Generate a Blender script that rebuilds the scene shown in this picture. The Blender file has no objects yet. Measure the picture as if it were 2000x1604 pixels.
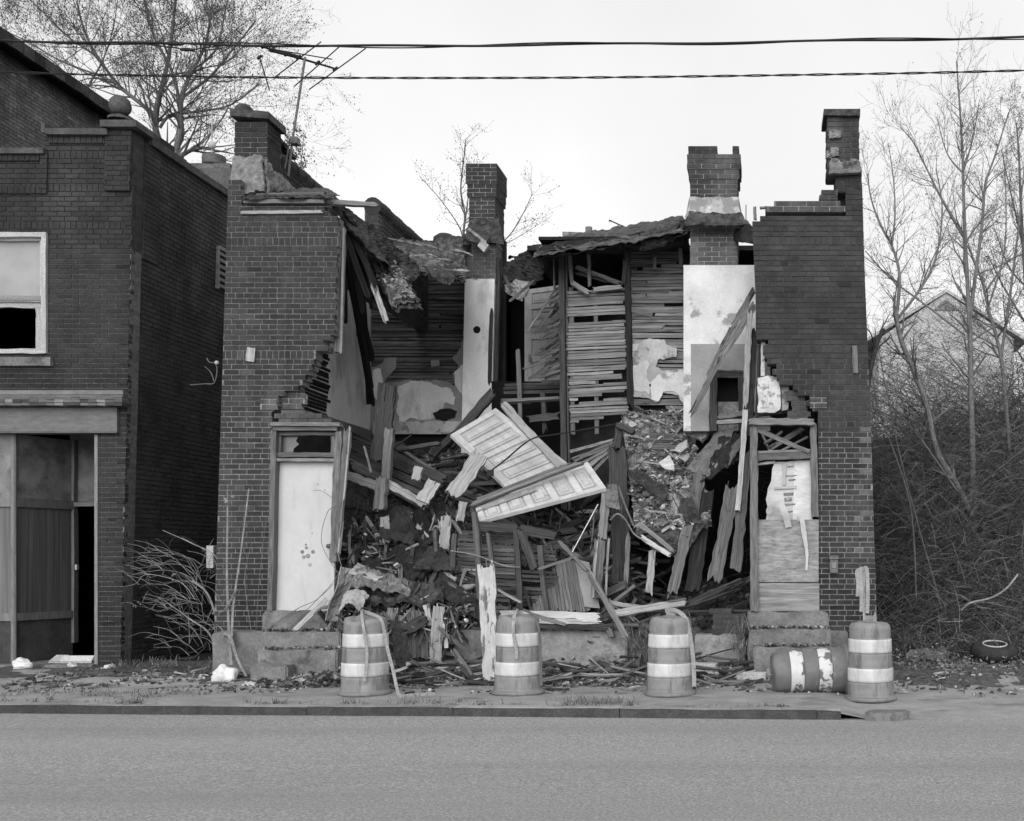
import bpy, bmesh, math, random
from mathutils import Vector, Matrix, noise

# ------------------------------------------------------------------ camera, sky, sun, exposure
scene = bpy.context.scene
COL = scene.collection
FPX, PPX, PPY, CD, CH = 2150.0, 1500.0, 1090.0, 14.0, 1.5   # focal length and principal point of the 2000 x 1604 photograph
cam = bpy.data.cameras.new('camera'); cam_o = bpy.data.objects.new('camera', cam); COL.objects.link(cam_o)
cam_o.location = (0, -CD, CH); cam_o.rotation_euler = (math.radians(90), 0, 0)
cam.sensor_width = 36; cam.lens = 36*FPX/2000; cam.shift_x = -(PPX-1000)/2000; cam.shift_y = (PPY-802)/2000
cam.clip_start = .1; cam.clip_end = 3000
scene.camera = cam_o
SUN_DIR = Vector((-.08, -1.0, .43)).normalized()            # towards the sun: over the photographer's left shoulder
wd = bpy.data.worlds.new('World'); scene.world = wd; wd.use_nodes = True
nt = wd.node_tree; bg = nt.nodes['Background']
sky = nt.nodes.new('ShaderNodeTexSky'); sky.sky_type = 'NISHITA'; sky.sun_disc = False
sky.sun_elevation = math.asin(SUN_DIR.z); sky.sun_rotation = math.atan2(SUN_DIR.x, SUN_DIR.y)
sky.air_density = 1.0; sky.dust_density = 4.0
bw = nt.nodes.new('ShaderNodeRGBToBW'); pw = nt.nodes.new('ShaderNodeMath'); pw.operation = 'POWER'; pw.inputs[1].default_value = .22
mu = nt.nodes.new('ShaderNodeMath'); mu.operation = 'MULTIPLY'; mu.inputs[1].default_value = 7.95   # overcast: the sky's range is flattened
tcw = nt.nodes.new('ShaderNodeTexCoord'); cl = nt.nodes.new('ShaderNodeTexNoise'); cl.inputs['Scale'].default_value = 2.6; cl.inputs['Detail'].default_value = 4; nt.links.new(tcw.outputs['Generated'], cl.inputs['Vector'])
cr_ = nt.nodes.new('ShaderNodeMapRange'); cr_.inputs['From Min'].default_value = .36; cr_.inputs['From Max'].default_value = .62; cr_.inputs['To Min'].default_value = .90; cr_.inputs['To Max'].default_value = 1.04   # faint unevenness of the cloud
nt.links.new(cl.outputs['Fac'], cr_.inputs['Value']); m2 = nt.nodes.new('ShaderNodeMath'); m2.operation = 'MULTIPLY'
nt.links.new(sky.outputs[0], bw.inputs[0]); nt.links.new(bw.outputs[0], pw.inputs[0]); nt.links.new(pw.outputs[0], mu.inputs[0])
nt.links.new(mu.outputs[0], m2.inputs[0]); nt.links.new(cr_.outputs[0], m2.inputs[1]); nt.links.new(m2.outputs[0], bg.inputs[0]); bg.inputs[1].default_value = .1
sun = bpy.data.lights.new('sun', 'SUN'); sun.energy = 2.0; sun.angle = math.radians(45); sun.color = (1, 1, 1)
sun_o = bpy.data.objects.new('sun', sun); COL.objects.link(sun_o); sun_o.location = (-6, -14, 18)
sun_o.rotation_euler = (-SUN_DIR).to_track_quat('-Z', 'Y').to_euler()
scene.view_settings.view_transform = 'Standard'; scene.view_settings.look = 'None'
scene.view_settings.exposure = 0; scene.view_settings.gamma = 1

# ------------------------------------------------------------------ helpers
R = random.Random(7)
def P(px, py, Y=0.0):
    d = Y+CD
    return Vector(((px-PPX)*d/FPX, Y, CH-(py-PPY)*d/FPX))
def S(Y=0.0): return FPX/(Y+CD)
def PX_(x, Y): return (x)*FPX/(Y+CD)+PPX
def PY_(z, Y): return PPY-(z-CH)*FPX/(Y+CD)
def nz(x, y=0, z=0): return noise.noise(Vector((x, y, z)))

def tag(o, label=None, cat=None, group=None, kind=None):
    if label: o['label'] = label
    if cat: o['category'] = cat
    if group: o['group'] = group
    if kind: o['kind'] = kind
    return o
def empty(name, loc, label, cat, group=None):
    o = bpy.data.objects.new(name, None); COL.objects.link(o); o.location = loc; o.empty_display_size = .2
    return tag(o, label, cat, group)

class MB:
    def __init__(s): s.v = []; s.f = []; s.uv = []; s.t = []; s.m = []
    def add(s, vs, fs, tone=1.0, mat=0, uvs=None):
        b = len(s.v); s.v += [tuple(p) for p in vs]
        s.t += ([tone]*len(vs) if not isinstance(tone, (list, tuple)) else list(tone))
        for i, f in enumerate(fs):
            s.f.append([b+k for k in f]); s.m.append(mat)
            if uvs is not None: s.uv.append([uvs[k] for k in f])
            else:
                p0 = Vector(vs[f[0]]); e = Vector(vs[f[1]])-p0
                if e.length < 1e-9: e = Vector((1, 0, 0))
                e.normalize(); n = e.cross(Vector(vs[f[2]])-p0); g = n.cross(e)
                if g.length > 1e-9: g.normalize()
                s.uv.append([((Vector(vs[k])-p0).dot(e)+p0.x+p0.y*.7, (Vector(vs[k])-p0).dot(g)+p0.z) for k in f])
    def hexa(s, o, ax, ay, az, tone=1.0, mat=0, jit=0):
        vs = []
        for k in (0, 1):
            for j in (0, 1):
                for i in (0, 1):
                    p = o+ax*i+ay*j+az*k
                    if jit: p = p+Vector((R.uniform(-jit, jit), R.uniform(-jit, jit), R.uniform(-jit, jit)))
                    vs.append(p)
        s.add(vs, [(0, 2, 3, 1), (4, 5, 7, 6), (0, 1, 5, 4), (2, 6, 7, 3), (0, 4, 6, 2), (1, 3, 7, 5)], tone, mat)
    def box(s, x0, x1, y0, y1, z0, z1, tone=1.0, mat=0, jit=0):
        s.hexa(Vector((x0, y0, z0)), Vector((x1-x0, 0, 0)), Vector((0, y1-y0, 0)), Vector((0, 0, z1-z0)), tone, mat, jit)
    def tube(s, pts, rad, sides=5, tone=1.0, mat=0, cap=True):
        n = len(pts); vs = []; uvs = []; L = 0
        ref = Vector((.3, .9, .2))
        for i, p in enumerate(pts):
            a = pts[max(i-1, 0)]; b = pts[min(i+1, n-1)]; d = (b-a)
            if d.length < 1e-9: d = Vector((0, 0, 1))
            d.normalize(); u = d.cross(ref)
            if u.length < .05: u = d.cross(Vector((1, 0, 0)))
            u.normalize(); w = d.cross(u); r = rad[i] if isinstance(rad, (list, tuple)) else rad
            if i: L += (p-pts[i-1]).length
            for k in range(sides):
                an = 2*math.pi*k/sides
                vs.append(p+(u*math.cos(an)+w*math.sin(an))*r); uvs.append((L, k/sides*.3))
        fs = [(i*sides+k, i*sides+(k+1) % sides, (i+1)*sides+(k+1) % sides, (i+1)*sides+k) for i in range(n-1) for k in range(sides)]
        if cap: fs += [tuple(range(sides))[::-1], tuple((n-1)*sides+k for k in range(sides))]
        s.add(vs, fs, tone, mat, uvs)
    def lathe(s, prof, c, ax=Vector((0, 0, 1)), n=28, tone=1.0, mat=0, fn=None):
        ax = ax.normalized(); u = ax.orthogonal().normalized()
        if abs(ax.z) > .9: u = Vector((1, 0, 0))
        w = ax.cross(u); vs = []; uvs = []
        for (r, h) in prof:
            for k in range(n):
                a = 2*math.pi*k/n; rr = r; hh = h
                if fn: rr, hh = fn(r, h, a)
                vs.append(c+u*math.cos(a)*rr+w*math.sin(a)*rr+ax*hh); uvs.append((k/n*1.6, h))
        m = len(prof)
        fs = [(i*n+k, i*n+(k+1) % n, (i+1)*n+(k+1) % n, (i+1)*n+k) for i in range(m-1) for k in range(n)]
        s.add(vs, fs, tone, mat, uvs)
    def plank(s, a, b, w, t, nrm=None, jag=.0, bend=.0, k=3, n=7, tone=1.0, mat=0, taper=1.0):
        d = b-a; L = d.length
        if L < 1e-6: return
        d.normalize(); nrm = nrm or Vector((R.uniform(-.35, .35), -1, R.uniform(-.1, .6)))
        wdv = d.cross(nrm)
        if wdv.length < .05: wdv = d.cross(Vector((0, 0, 1)))
        wdv.normalize(); nn = wdv.cross(d)
        if nn.y > 0: nn = -nn
        vs = []; uvs = []; off = R.uniform(0, 50); bx = R.uniform(-bend, bend); by = R.uniform(-bend, bend)
        cut0 = [R.uniform(0, jag) for _ in range(k+1)]; cut1 = [R.uniform(0, jag) for _ in range(k+1)]
        for i in range(n+1):
            f = i/n; bow = 4*f*(1-f)
            ww = w*(1+(taper-1)*f)
            for side in (0, 1):
                for j in (range(k+1) if side == 0 else range(k, -1, -1)):
                    q = j/k-.5; l = f*L
                    if i == 0: l += cut0[j]
                    if i == n: l -= cut1[j]
                    ed = (nz(l*9+off, j*3.1, off)*.16+nz(l*31+off, j*7.1)*.06)*w if j in (0, k) else 0
                    p = a+d*l+wdv*(q*ww+ed+bx*bow)+nn*((.5-side)*t+by*bow)
                    vs.append(p); uvs.append((l+off, q*w+side*.31+off*.37))
        r = 2*(k+1)
        fs = [(i*r+j, i*r+(j+1) % r, (i+1)*r+(j+1) % r, (i+1)*r+j) for i in range(n) for j in range(r)]
        for base in (0, n*r):
            for j in range(k):
                fs.append((base+j, base+j+1, base+r-2-j, base+r-1-j))
        s.add(vs, fs, tone, mat, uvs)
    def layered(s, c, n=4, off=.03, **kw):
        """several thin plies of roofing, each torn back differently"""
        for i in range(n):
            d = Vector((R.uniform(-.05, .05), R.uniform(-.06, .06), -off*i))
            s.sheet([p+d+Vector((0, -.05*i*(1 if q < 2 else 0), 0)) for q, p in enumerate(c)], tone=kw.get('tones', (1, .7, 1.6, .8, 1.3))[i % 5], **{k_: v_ for k_, v_ in kw.items() if k_ != 'tones'})
    def sheet(s, c, nx=14, ny=14, amp=.03, fr=3.0, jag=.05, th=.012, tone=1.0, mat=0, sag=0, curl=0):
        c00, c10, c11, c01 = c; o = R.uniform(0, 99); vs = []; uvs = []
        n0 = (c10-c00).cross(c01-c00)
        if n0.length < 1e-6: n0 = Vector((0, -1, 0))
        n0.normalize()
        W = ((c10-c00).length+(c11-c01).length)/2; H = ((c01-c00).length+(c11-c10).length)/2
        for layer in (0, 1):
            for j in range(ny+1):
                for i in range(nx+1):
                    u = i/nx; v = j/ny
                    if i == 0: u += abs(nz(v*7+o, o))*jag*2
                    if i == nx: u -= abs(nz(v*7-o, o+9))*jag*2
                    if j == 0: v += abs(nz(u*7+o, o+3))*jag*2
                    if j == ny: v -= abs(nz(u*7-o, o+5))*jag*2
                    p = (c00*(1-u)+c10*u)*(1-v)+(c01*(1-u)+c11*u)*v
                    q = p*fr
                    h = nz(q.x+o, q.y, q.z)+.5*nz(q.x*2.3, q.y*2.3+o, q.z*2.3)+.35*nz(q.x*5.1, q.y*5.1, q.z*5.1+o)+.25*nz(q.x*10.7, q.y*10.7, q.z*10.7+o)
                    p = p+n0*(h*amp+curl*(4*(u-.5)**2))+Vector((0, 0, -sag*4*u*(1-u)))
                    vs.append(p+n0*(layer*th)); uvs.append((u*W+o, v*H))
        m = (nx+1)*(ny+1); fs = []
        for j in range(ny):
            for i in range(nx):
                a = j*(nx+1)+i; fs.append((a, a+1, a+nx+2, a+nx+1)); fs.append((m+a, m+a+nx+1, m+a+nx+2, m+a+1))
        rim = [i for i in range(nx+1)]+[j*(nx+1)+nx for j in range(1, ny+1)]+[ny*(nx+1)+i for i in range(nx-1, -1, -1)]+[j*(nx+1) for j in range(ny-1, 0, -1)]
        for a, b in zip(rim, rim[1:]+rim[:1]): fs.append((a, a+m, b+m, b))
        s.add(vs, fs, tone, mat, uvs)
    def slab(s, poly, dv, jag=0.0, step=.06, tone=1.0, mat=0):
        """a flat polygon (3-D points) with ragged edges, given a thickness along dv"""
        pts = []; o = R.uniform(0, 99); nrm = dv.normalized()
        for a, b in zip(poly, poly[1:]+poly[:1]):
            L = (b-a).length; n = max(1, int(L/step)) if jag else 1
            e = (b-a).normalized(); sd = e.cross(nrm)
            for i in range(n):
                p = a+(b-a)*(i/n)
                if jag: p = p+sd*(nz(p.x*9+o, p.y*9, p.z*9)+.6*nz(p.x*23+o, p.y*23, p.z*23))*jag+e*R.uniform(-.2, .2)*step
                pts.append(p)
        n = len(pts); vs = pts+[p+dv for p in pts]
        uvs = [(p.x+p.y*.7, p.z+p.y*.3) for p in vs]
        s.add(vs, [tuple(range(n)), tuple(range(2*n-1, n-1, -1))]+[(i, i+n, (i+1) % n+n, (i+1) % n) for i in range(n)], tone, mat, uvs)
    def chip(s, c, r, flat=.4, tone=1.0, mat=0):
        n = R.choice((4, 5, 6)); a0 = R.uniform(0, 6.3); q = Matrix.Rotation(R.uniform(-.9, .9), 3, 'X') @ Matrix.Rotation(R.uniform(-.9, .9), 3, 'Y')
        top = []; bot = []
        for k in range(n):
            a = a0+6.283*k/n; rr = r*R.uniform(.55, 1.1)
            top.append(c+q @ Vector((math.cos(a)*rr*.9, math.sin(a)*rr*.9, r*flat*R.uniform(.35, .6))))
            bot.append(c+q @ Vector((math.cos(a)*rr, math.sin(a)*rr, -r*flat*.5)))
        s.add(top+bot, [tuple(range(n)), tuple(range(2*n-1, n-1, -1))]+[(k, k+n, (k+1) % n+n, (k+1) % n) for k in range(n)], tone, mat)
    def build(s, name, mats, parent=None, smooth=False, auto=None):
        if not isinstance(mats, (list, tuple)): mats = [mats]
        if parent is not None: L = world_loc(parent)
        else:
            xs = [p[0] for p in s.v]; ys = [p[1] for p in s.v]; zs = [p[2] for p in s.v]
            L = Vector(((min(xs)+max(xs))/2, (min(ys)+max(ys))/2, min(zs)))
        me = bpy.data.meshes.new(name)
        me.from_pydata([(p[0]-L.x, p[1]-L.y, p[2]-L.z) for p in s.v], [], s.f)
        for m in mats: me.materials.append(m)
        me.polygons.foreach_set('material_index', s.m)
        if smooth: me.polygons.foreach_set('use_smooth', [True]*len(s.f))
        ul = me.uv_layers.new(name='UVMap')
        ul.data.foreach_set('uv', [c for fu in s.uv for q in fu for c in q])
        at = me.attributes.new('tone', 'FLOAT', 'POINT'); at.data.foreach_set('value', s.t)
        me.validate(); me.update()
        o = bpy.data.objects.new(name, me); COL.objects.link(o)
        if parent is not None: o.parent = parent
        else: o.location = L
        if auto:
            md = o.modifiers.new('b', 'BEVEL'); md.width = auto; md.segments = 2; md.limit_method = 'ANGLE'
        return o
def world_loc(o):
    L = Vector((0, 0, 0))
    while o is not None: L = L+Vector(o.location); o = o.parent
    return L

# ------------------------------------------------------------------ materials (the photograph is black and white: all greys)
def mat(name, lo, hi, sc=(6, 6, 6), det=6, rough=.9, bump=.4, bsc=60, tone=True, uv=False, spots=(), spec=.2, ramp=(.35, .65), bst=None, metal=0, spk=.3):
    m = bpy.data.materials.new(name); m.use_nodes = True; t = m.node_tree; N = t.nodes; K = t.links
    b = N['Principled BSDF']; b.inputs['Roughness'].default_value = rough; b.inputs['Specular IOR Level'].default_value = spec
    b.inputs['Metallic'].default_value = metal
    tc = N.new('ShaderNodeTexCoord'); src = tc.outputs['UV' if uv else 'Object']
    def ntex(scale, detail=6, rg=.55):
        mp = N.new('ShaderNodeMapping'); mp.inputs['Scale'].default_value = scale; K.new(src, mp.inputs[0])
        x = N.new('ShaderNodeTexNoise'); x.inputs['Scale'].default_value = 1; x.inputs['Detail'].default_value = detail; x.inputs['Roughness'].default_value = rg
        K.new(mp.outputs[0], x.inputs['Vector']); return x.outputs['Fac']
    def rampf(fac, a, b_, lo_, hi_):
        r = N.new('ShaderNodeMapRange'); r.inputs['From Min'].default_value = a; r.inputs['From Max'].default_value = b_
        r.inputs['To Min'].default_value = lo_; r.inputs['To Max'].default_value = hi_; K.new(fac, r.inputs['Value']); return r.outputs[0]
    col = rampf(ntex(sc, det, .62), ramp[0], ramp[1], lo, hi)
    for (g, scale, thr, soft) in spots:
        if not isinstance(scale, (tuple, list)): scale = (scale,)*3
        f = rampf(ntex(scale, 7, .65), thr-soft, thr+soft, 0, 1)
        mx = N.new('ShaderNodeMix'); mx.data_type = 'FLOAT'; K.new(f, mx.inputs['Factor']); K.new(col, mx.inputs['A']); mx.inputs['B'].default_value = g
        col = mx.outputs['Result']
    if spk:
        q = N.new('ShaderNodeMath'); q.operation = 'MULTIPLY'; K.new(col, q.inputs[0]); K.new(rampf(ntex(tuple(c*.75 for c in (bst or (bsc,)*3)), 4, .75), .34, .66, 1-spk, 1+spk), q.inputs[1]); col = q.outputs[0]
    if tone:
        at = N.new('ShaderNodeAttribute'); at.attribute_name = 'tone'
        q = N.new('ShaderNodeMath'); q.operation = 'MULTIPLY'; K.new(col, q.inputs[0]); K.new(at.outputs['Fac'], q.inputs[1]); col = q.outputs[0]
    cr = N.new('ShaderNodeCombineColor'); [K.new(col, cr.inputs[i]) for i in range(3)]
    K.new(cr.outputs[0], b.inputs['Base Color'])
    if bump:
        bs = bst or ((bsc,)*3)
        bn = N.new('ShaderNodeBump'); bn.inputs['Strength'].default_value = bump; bn.inputs['Distance'].default_value = .02
        K.new(ntex(bs, 5, .7), bn.inputs['Height']); K.new(bn.outputs[0], b.inputs['Normal'])
    return m
M = {}
M['brick'] = mat('ruin_brick', .036, .058, (3, 3, 3), bump=.5, bsc=45, spots=((.085, (1.6, 1.6, .5), .64, .08), (.034, (2.6, 2.6, .45), .63, .08)), spk=.2)
M['brick_s'] = mat('shop_brick', .027, .045, (2, 2, 2), bump=.4, bsc=45, spots=((.035, 1.1, .62, .08),))
M['brick_d'] = mat('side_brick', .032, .062, (2, 2, 2), bump=.4, bsc=45, spots=((.028, .8, .58, .08), (.09, 3.5, .72, .03)))
M['brick_t'] = mat('far_brick', .08, .15, (2, 2, 2), bump=.4, bsc=30)
M['mortar'] = mat('mortar', .19, .33, (14, 14, 14), bump=.6, bsc=90)
M['concrete'] = mat('concrete', .13, .23, (2.5, 2.5, 2.5), bump=.5, bsc=35, spots=((.09, 3, .62, .05), (.27, 7, .68, .03)), spk=0.22)
M['concrete_l'] = mat('pale_concrete', .24, .36, (3, 3, 3), bump=.6, bsc=30, spots=((.14, 3, .62, .05), (.10, (9, 9, 9), .68, .03)), spk=.2)
M['stone_d'] = mat('dark_cast_stone', .06, .11, (6, 6, 6), bump=.6, bsc=40)
M['stucco'] = mat('stucco', .16, .26, (6, 6, 6), bump=1.0, bsc=22, spots=((.08, 5, .62, .05),))
M['plaster'] = mat('white_plaster', .50, .72, (2.2, 2.2, 2.2), bump=.25, bsc=40, spots=((.30, 2.6, .60, .03), (.17, 7, .73, .03)), spk=0.08)
M['plaster_w'] = mat('brightened_plaster', .70, .84, (2.2, 2.2, 1.2), bump=.25, bsc=40, spots=((.45, (2.6, 2.6, 1.2), .60, .08), (.22, 8, .75, .03)), spk=.06)  # albedo raised above the white plaster: missing indoor light put into colour
M['plaster_g'] = mat('grey_plaster', .24, .34, (2, 2, 2), bump=.25, bsc=40, spots=((.46, 6, .68, .02),), spk=0.08)
M['plaster_b'] = mat('stained_plaster', .36, .62, (3, 3, 3), bump=.3, bsc=40, spots=((.26, 4.0, .55, .02), (.62, 5, .67, .02)), spk=0.1)
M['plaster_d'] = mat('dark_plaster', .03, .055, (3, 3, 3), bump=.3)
wood = dict(uv=True, bst=(6, 130, 1), det=8)
M['wood'] = mat('weathered_wood', .09, .24, (1.1, 62, 1), bump=.6, spots=((.04, (2.5, 30, 1), .63, .05), (.045, (4, 9, 1), .66, .07), (.34, (3, 70, 1), .70, .03)), **wood)
M['wood_l'] = mat('pale_wood', .24, .44, (1.0, 58, 1), bump=.6, spots=((.06, (2.2, 22, 1), .65, .04), (.10, (4, 10, 1), .64, .06), (.16, (5, 60, 1), .62, .06)), **wood)
M['wood_d'] = mat('dark_wood', .03, .085, (1.2, 60, 1), bump=.6, spots=((.15, (2, 40, 1), .66, .05), (.018, (3, 8, 1), .64, .06)), **wood)
M['char'] = mat('charred_wood', .012, .035, (1.5, 26, 1), bump=.8, **wood)
M['lath'] = mat('lath_wood', .15, .33, (1.0, 30, 1), bump=.5, spots=((.05, (1.6, 10, 1), .64, .07),), **wood)
M['lath_d'] = mat('dark_lath', .055, .15, (1.0, 26, 1), bump=.5, spots=((.028, (1.3, 8, 1), .60, .08),), **wood)  # darker than the other lath, with darker blotches
M['paint'] = mat('peeling_white_paint', .44, .60, (2.5, 6, 1), bump=.4, uv=True, det=8, bst=(14, 50, 1), spots=((.17, (9, 24, 1), .66, .02), (.28, (3, 5, 1), .66, .05), (.09, (22, 60, 1), .72, .02)), spk=0.1)
M['paint_w'] = mat('flaking_white_post', .36, .50, (3, 8, 1), bump=.5, uv=True, det=8, bst=(14, 60, 1), spots=((.13, (2.2, 9, 1), .56, .02), (.05, (5, 20, 1), .68, .03)), spk=0.12)
M['door_w'] = mat('white_door_paint', .50, .57, (1.5, 1.5, 1.5), bump=.06, bsc=20, spots=((.38, (5, 5, 1.2), .68, .12), (.30, 9, .76, .03)), rough=.6, spk=0.03)
M['frame'] = mat('grey_frame_paint', .10, .20, (3, 24, 1), bump=.4, uv=True, bst=(8, 90, 1), det=8, spots=((.30, (3, 18, 1), .70, .04),))
M['ply'] = mat('plywood', .20, .34, (3, 9, 1), uv=True, bump=.25, det=10, bst=(9, 40, 1), spots=((.16, (10, 26, 1), .60, .05), (.20, (1.5, 2.5, 1), .66, .1)))
M['ply2'] = mat('plywood_swirl', .15, .32, (1.1, 16, 1), uv=True, bump=.25, det=9, bst=(4, 60, 1))
M['felt'] = mat('tar_felt', .015, .038, (7, 7, 7), bump=.9, bsc=30, rough=.8, spots=((.10, 14, .70, .04),))
M['felt_g'] = mat('grey_roofing', .11, .20, (6, 6, 6), bump=.7, bsc=45, spots=((.05, 5, .62, .06),))
M['tar'] = mat('lumpy_tar', .035, .10, (10, 10, 10), bump=1.0, bsc=22, rough=.7, spots=((.16, 16, .68, .04),))
M['sheet'] = mat('weathered_sheet', .24, .34, (5, 5, 5), bump=.3, bsc=30, spots=((.14, 6, .66, .05),), spk=0.12)
M['asphalt'] = mat('asphalt', .21, .43, (62, 62, 62), det=3, bump=.6, bsc=60, tone=False, spots=((.265, (.10, .9, 1), .56, .14), (.34, (.07, .7, 1), .62, .1), (.34, 75, .69, .03), (.13, 80, .69, .03), (.13, (.25, 8, 1), .77, .01), (.17, 1.7, .72, .05)), rough=.85, spk=.34)
M['walk'] = mat('pavement_concrete', .26, .35, (3, 3, 3), bump=.5, bsc=70, spots=((.18, (1.4, 2.6, 1), .60, .07), (.31, 60, .68, .04), (.08, 45, .72, .04)), spk=0.18)
M['mould'] = mat('leaf_mould', .014, .034, (8, 8, 8), bump=1, bsc=30)
M['soil'] = mat('soil', .06, .13, (8, 8, 8), bump=1, bsc=30, spots=((.19, 26, .68, .04),))
M['kerb'] = mat('kerb_face', .05, .08, (6, 6, 6), bump=.5, bsc=60, spots=((.12, 9, .70, .06),))
M['litter'] = mat('litter', .12, .26, (9, 9, 9), bump=.5, bsc=50)
M['chips'] = mat('plaster_chips', .26, .46, (5, 5, 5), bump=.5, bsc=50)
M['bark'] = mat('bark', .09, .18, (2, 26, 1), uv=True, bump=.8, bst=(14, 40, 1))
M['bark_l'] = mat('pale_bark', .13, .23, (2, 26, 1), uv=True, bump=.8, bst=(14, 40, 1))
M['peel'] = mat('peeling_wall', .11, .40, (7, 7, 7), det=9, bump=1.0, bsc=24, ramp=(.42, .58), spots=((.05, 4.5, .60, .04), (.55, 11, .65, .02), (.035, 17, .68, .03)), spk=.25)
M['bark_d'] = mat('dark_bark', .035, .075, (2, 26, 1), uv=True, bump=.8, bst=(14, 40, 1))
M['cane'] = mat('dry_cane', .15, .27, (6, 6, 6), bump=.2)
M['cane_d'] = mat('dark_twigs', .045, .10, (1, 1, 1), bump=0)
M['leaf'] = mat('bud_leaves', .07, .13, (3, 3, 3), bump=0)
M['dryleaf'] = mat('dry_leaves', .07, .2, (3, 3, 3), bump=0)
M['grass'] = mat('weedy_grass', .09, .2, (3, 3, 3), bump=0)
M['drum'] = mat('drum_plastic', .195, .255, (5, 5, 5), bump=.12, bsc=30, rough=.5, spec=.35, spots=((.11, (8, 8, 2.2), .60, .07), (.36, 15, .69, .02), (.07, 24, .71, .02)), spk=0.05)
M['refl'] = mat('reflective_band', .52, .64, (5, 5, 5), bump=.1, bsc=40, rough=.4, spec=.4, spots=((.32, (5, 5, 1.4), .60, .12), (.13, 14, .69, .02)), spk=0.04)
M['refl_p'] = mat('peeled_band', .55, .66, (5, 5, 5), bump=.1, bsc=40, rough=.45, spec=.4, spots=((.14, 4.2, .515, .012), (.10, 28, .72, .02)), spk=0.05)
M['drum_p'] = mat('peeling_drum', .13, .17, (5, 5, 5), bump=.2, bsc=30, rough=.5, spec=.35, spots=((.22, 3.6, .56, .012), (.07, 14, .70, .03)), spk=0.07)
M['rubber'] = mat('tyre_rubber', .025, .045, (8, 8, 8), bump=.4, bsc=60, rough=.7)
M['rim'] = mat('pale_rim', .35, .5, (8, 8, 8), bump=.2)
M['metal'] = mat('dull_metal', .08, .15, (9, 9, 9), bump=.3, rough=.5, spots=((.04, 9, .64, .05),), spec=.4)
M['wire'] = mat('black_cable', .015, .022, (9, 9, 9), bump=0, rough=.6)
M['glass'] = mat('dirty_glass', .10, .16, (4, 4, 4), bump=0, rough=.25, spec=.5, spk=0.05)
M['shade'] = mat('window_blind', .30, .38, (2, 2, 2), bump=.15, spk=0.03)
M['winwhite'] = mat('window_paint', .36, .50, (2, 20, 1), uv=True, bump=.3, spots=((.2, (3, 20, 1), .68, .04),))
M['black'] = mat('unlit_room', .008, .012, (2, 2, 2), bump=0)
M['plastic'] = mat('white_bag', .62, .74, (6, 6, 6), bump=.35, bsc=14, rough=.4, spec=.4, spk=0.03)
M['paper'] = mat('cardboard', .36, .5, (5, 5, 5), bump=.2)
M['tape'] = mat('barrier_tape', .24, .34, (6, 6, 6), uv=True, bump=.15, spots=((.07, (22, 18, 1), .62, .03),))
M['panel'] = mat('shopfront_panel', .11, .19, (3, 3, 3), bump=.2, bsc=40, spots=((.07, 3.2, .60, .1),), spk=0.1)
M['curtain'] = mat('dusty_curtain', .055, .10, (22, 22, .5), bump=.6, bst=(26, 26, .5), spk=.1)
M['fascia'] = mat('fascia_paint', .13, .19, (5, 16, 1), uv=True, bump=.3, spots=((.08, (7, 22, 1), .70, .04),), spk=0.12)
M['siding'] = mat('pale_siding', .42, .50, (2, 2, 2), bump=.1, spk=0.05)
M['tile'] = mat('dark_tile', .04, .07, (4, 4, 4), bump=.1, rough=.4)
# ------------------------------------------------------------------ masonry and lath builders
def poly_ivals(poly, y):
    """x-intervals of a polygon (2-D points) along the line y"""
    xs = []
    for (x0, y0), (x1, y1) in zip(poly, poly[1:]+poly[:1]):
        if (y0 <= y) != (y1 <= y): xs.append(x0+(y-y0)*(x1-x0)/(y1-y0))
    xs.sort(); return [(xs[i], xs[i+1]) for i in range(0, len(xs)-1, 2)]
CH_B = .0667
def lay(mb, ivals, zs, O, U, N, thick, tonef, mtone, hdr=6, soldiers=(), bl=.195, pad=.012, first=0):
    """courses of single bricks standing 7 mm proud of a bed of mortar; ivals(z) gives the runs of each course along U"""
    z = zs[0]; r = first; up = Vector((0, 0, 1))
    while z < zs[1]-.02:
        h = CH_B; sold = False
        for sz in soldiers:
            if abs(z-sz) < CH_B*.5: h = .107; sold = True
        jt = .0115
        L = .075 if sold else (.105 if (hdr and r % hdr == 3) else bl)+.0
        off = 0 if sold else (L*.5 if r % 2 else 0)
        for (a, b) in ivals(z+h*.5):
            if b-a < .03: continue
            q0 = O+U*a+up*z
            mb.hexa(q0-N*thick, U*(b-a), N*(thick-(.0045 if mtone(z) > .65 else .009)-R.uniform(0, .001)), up*h, mtone(z)*R.uniform(.85, 1.15), 1)
            k = math.floor((a-off)/L); x = k*L+off
            while x < b:
                x0 = max(x+jt*.5, a); x1 = min(x+L-jt*.5, b)
                if x1-x0 > .018:
                    pr = R.uniform(-.001, .0035)
                    c = O+U*x0+up*(z+jt*.5)
                    mb.hexa(c-N*.09, U*(x1-x0), N*(.09+pr), up*(h-jt), tonef(c, z), 0, .0011)
                x += L
        z += h; r += 1
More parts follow.
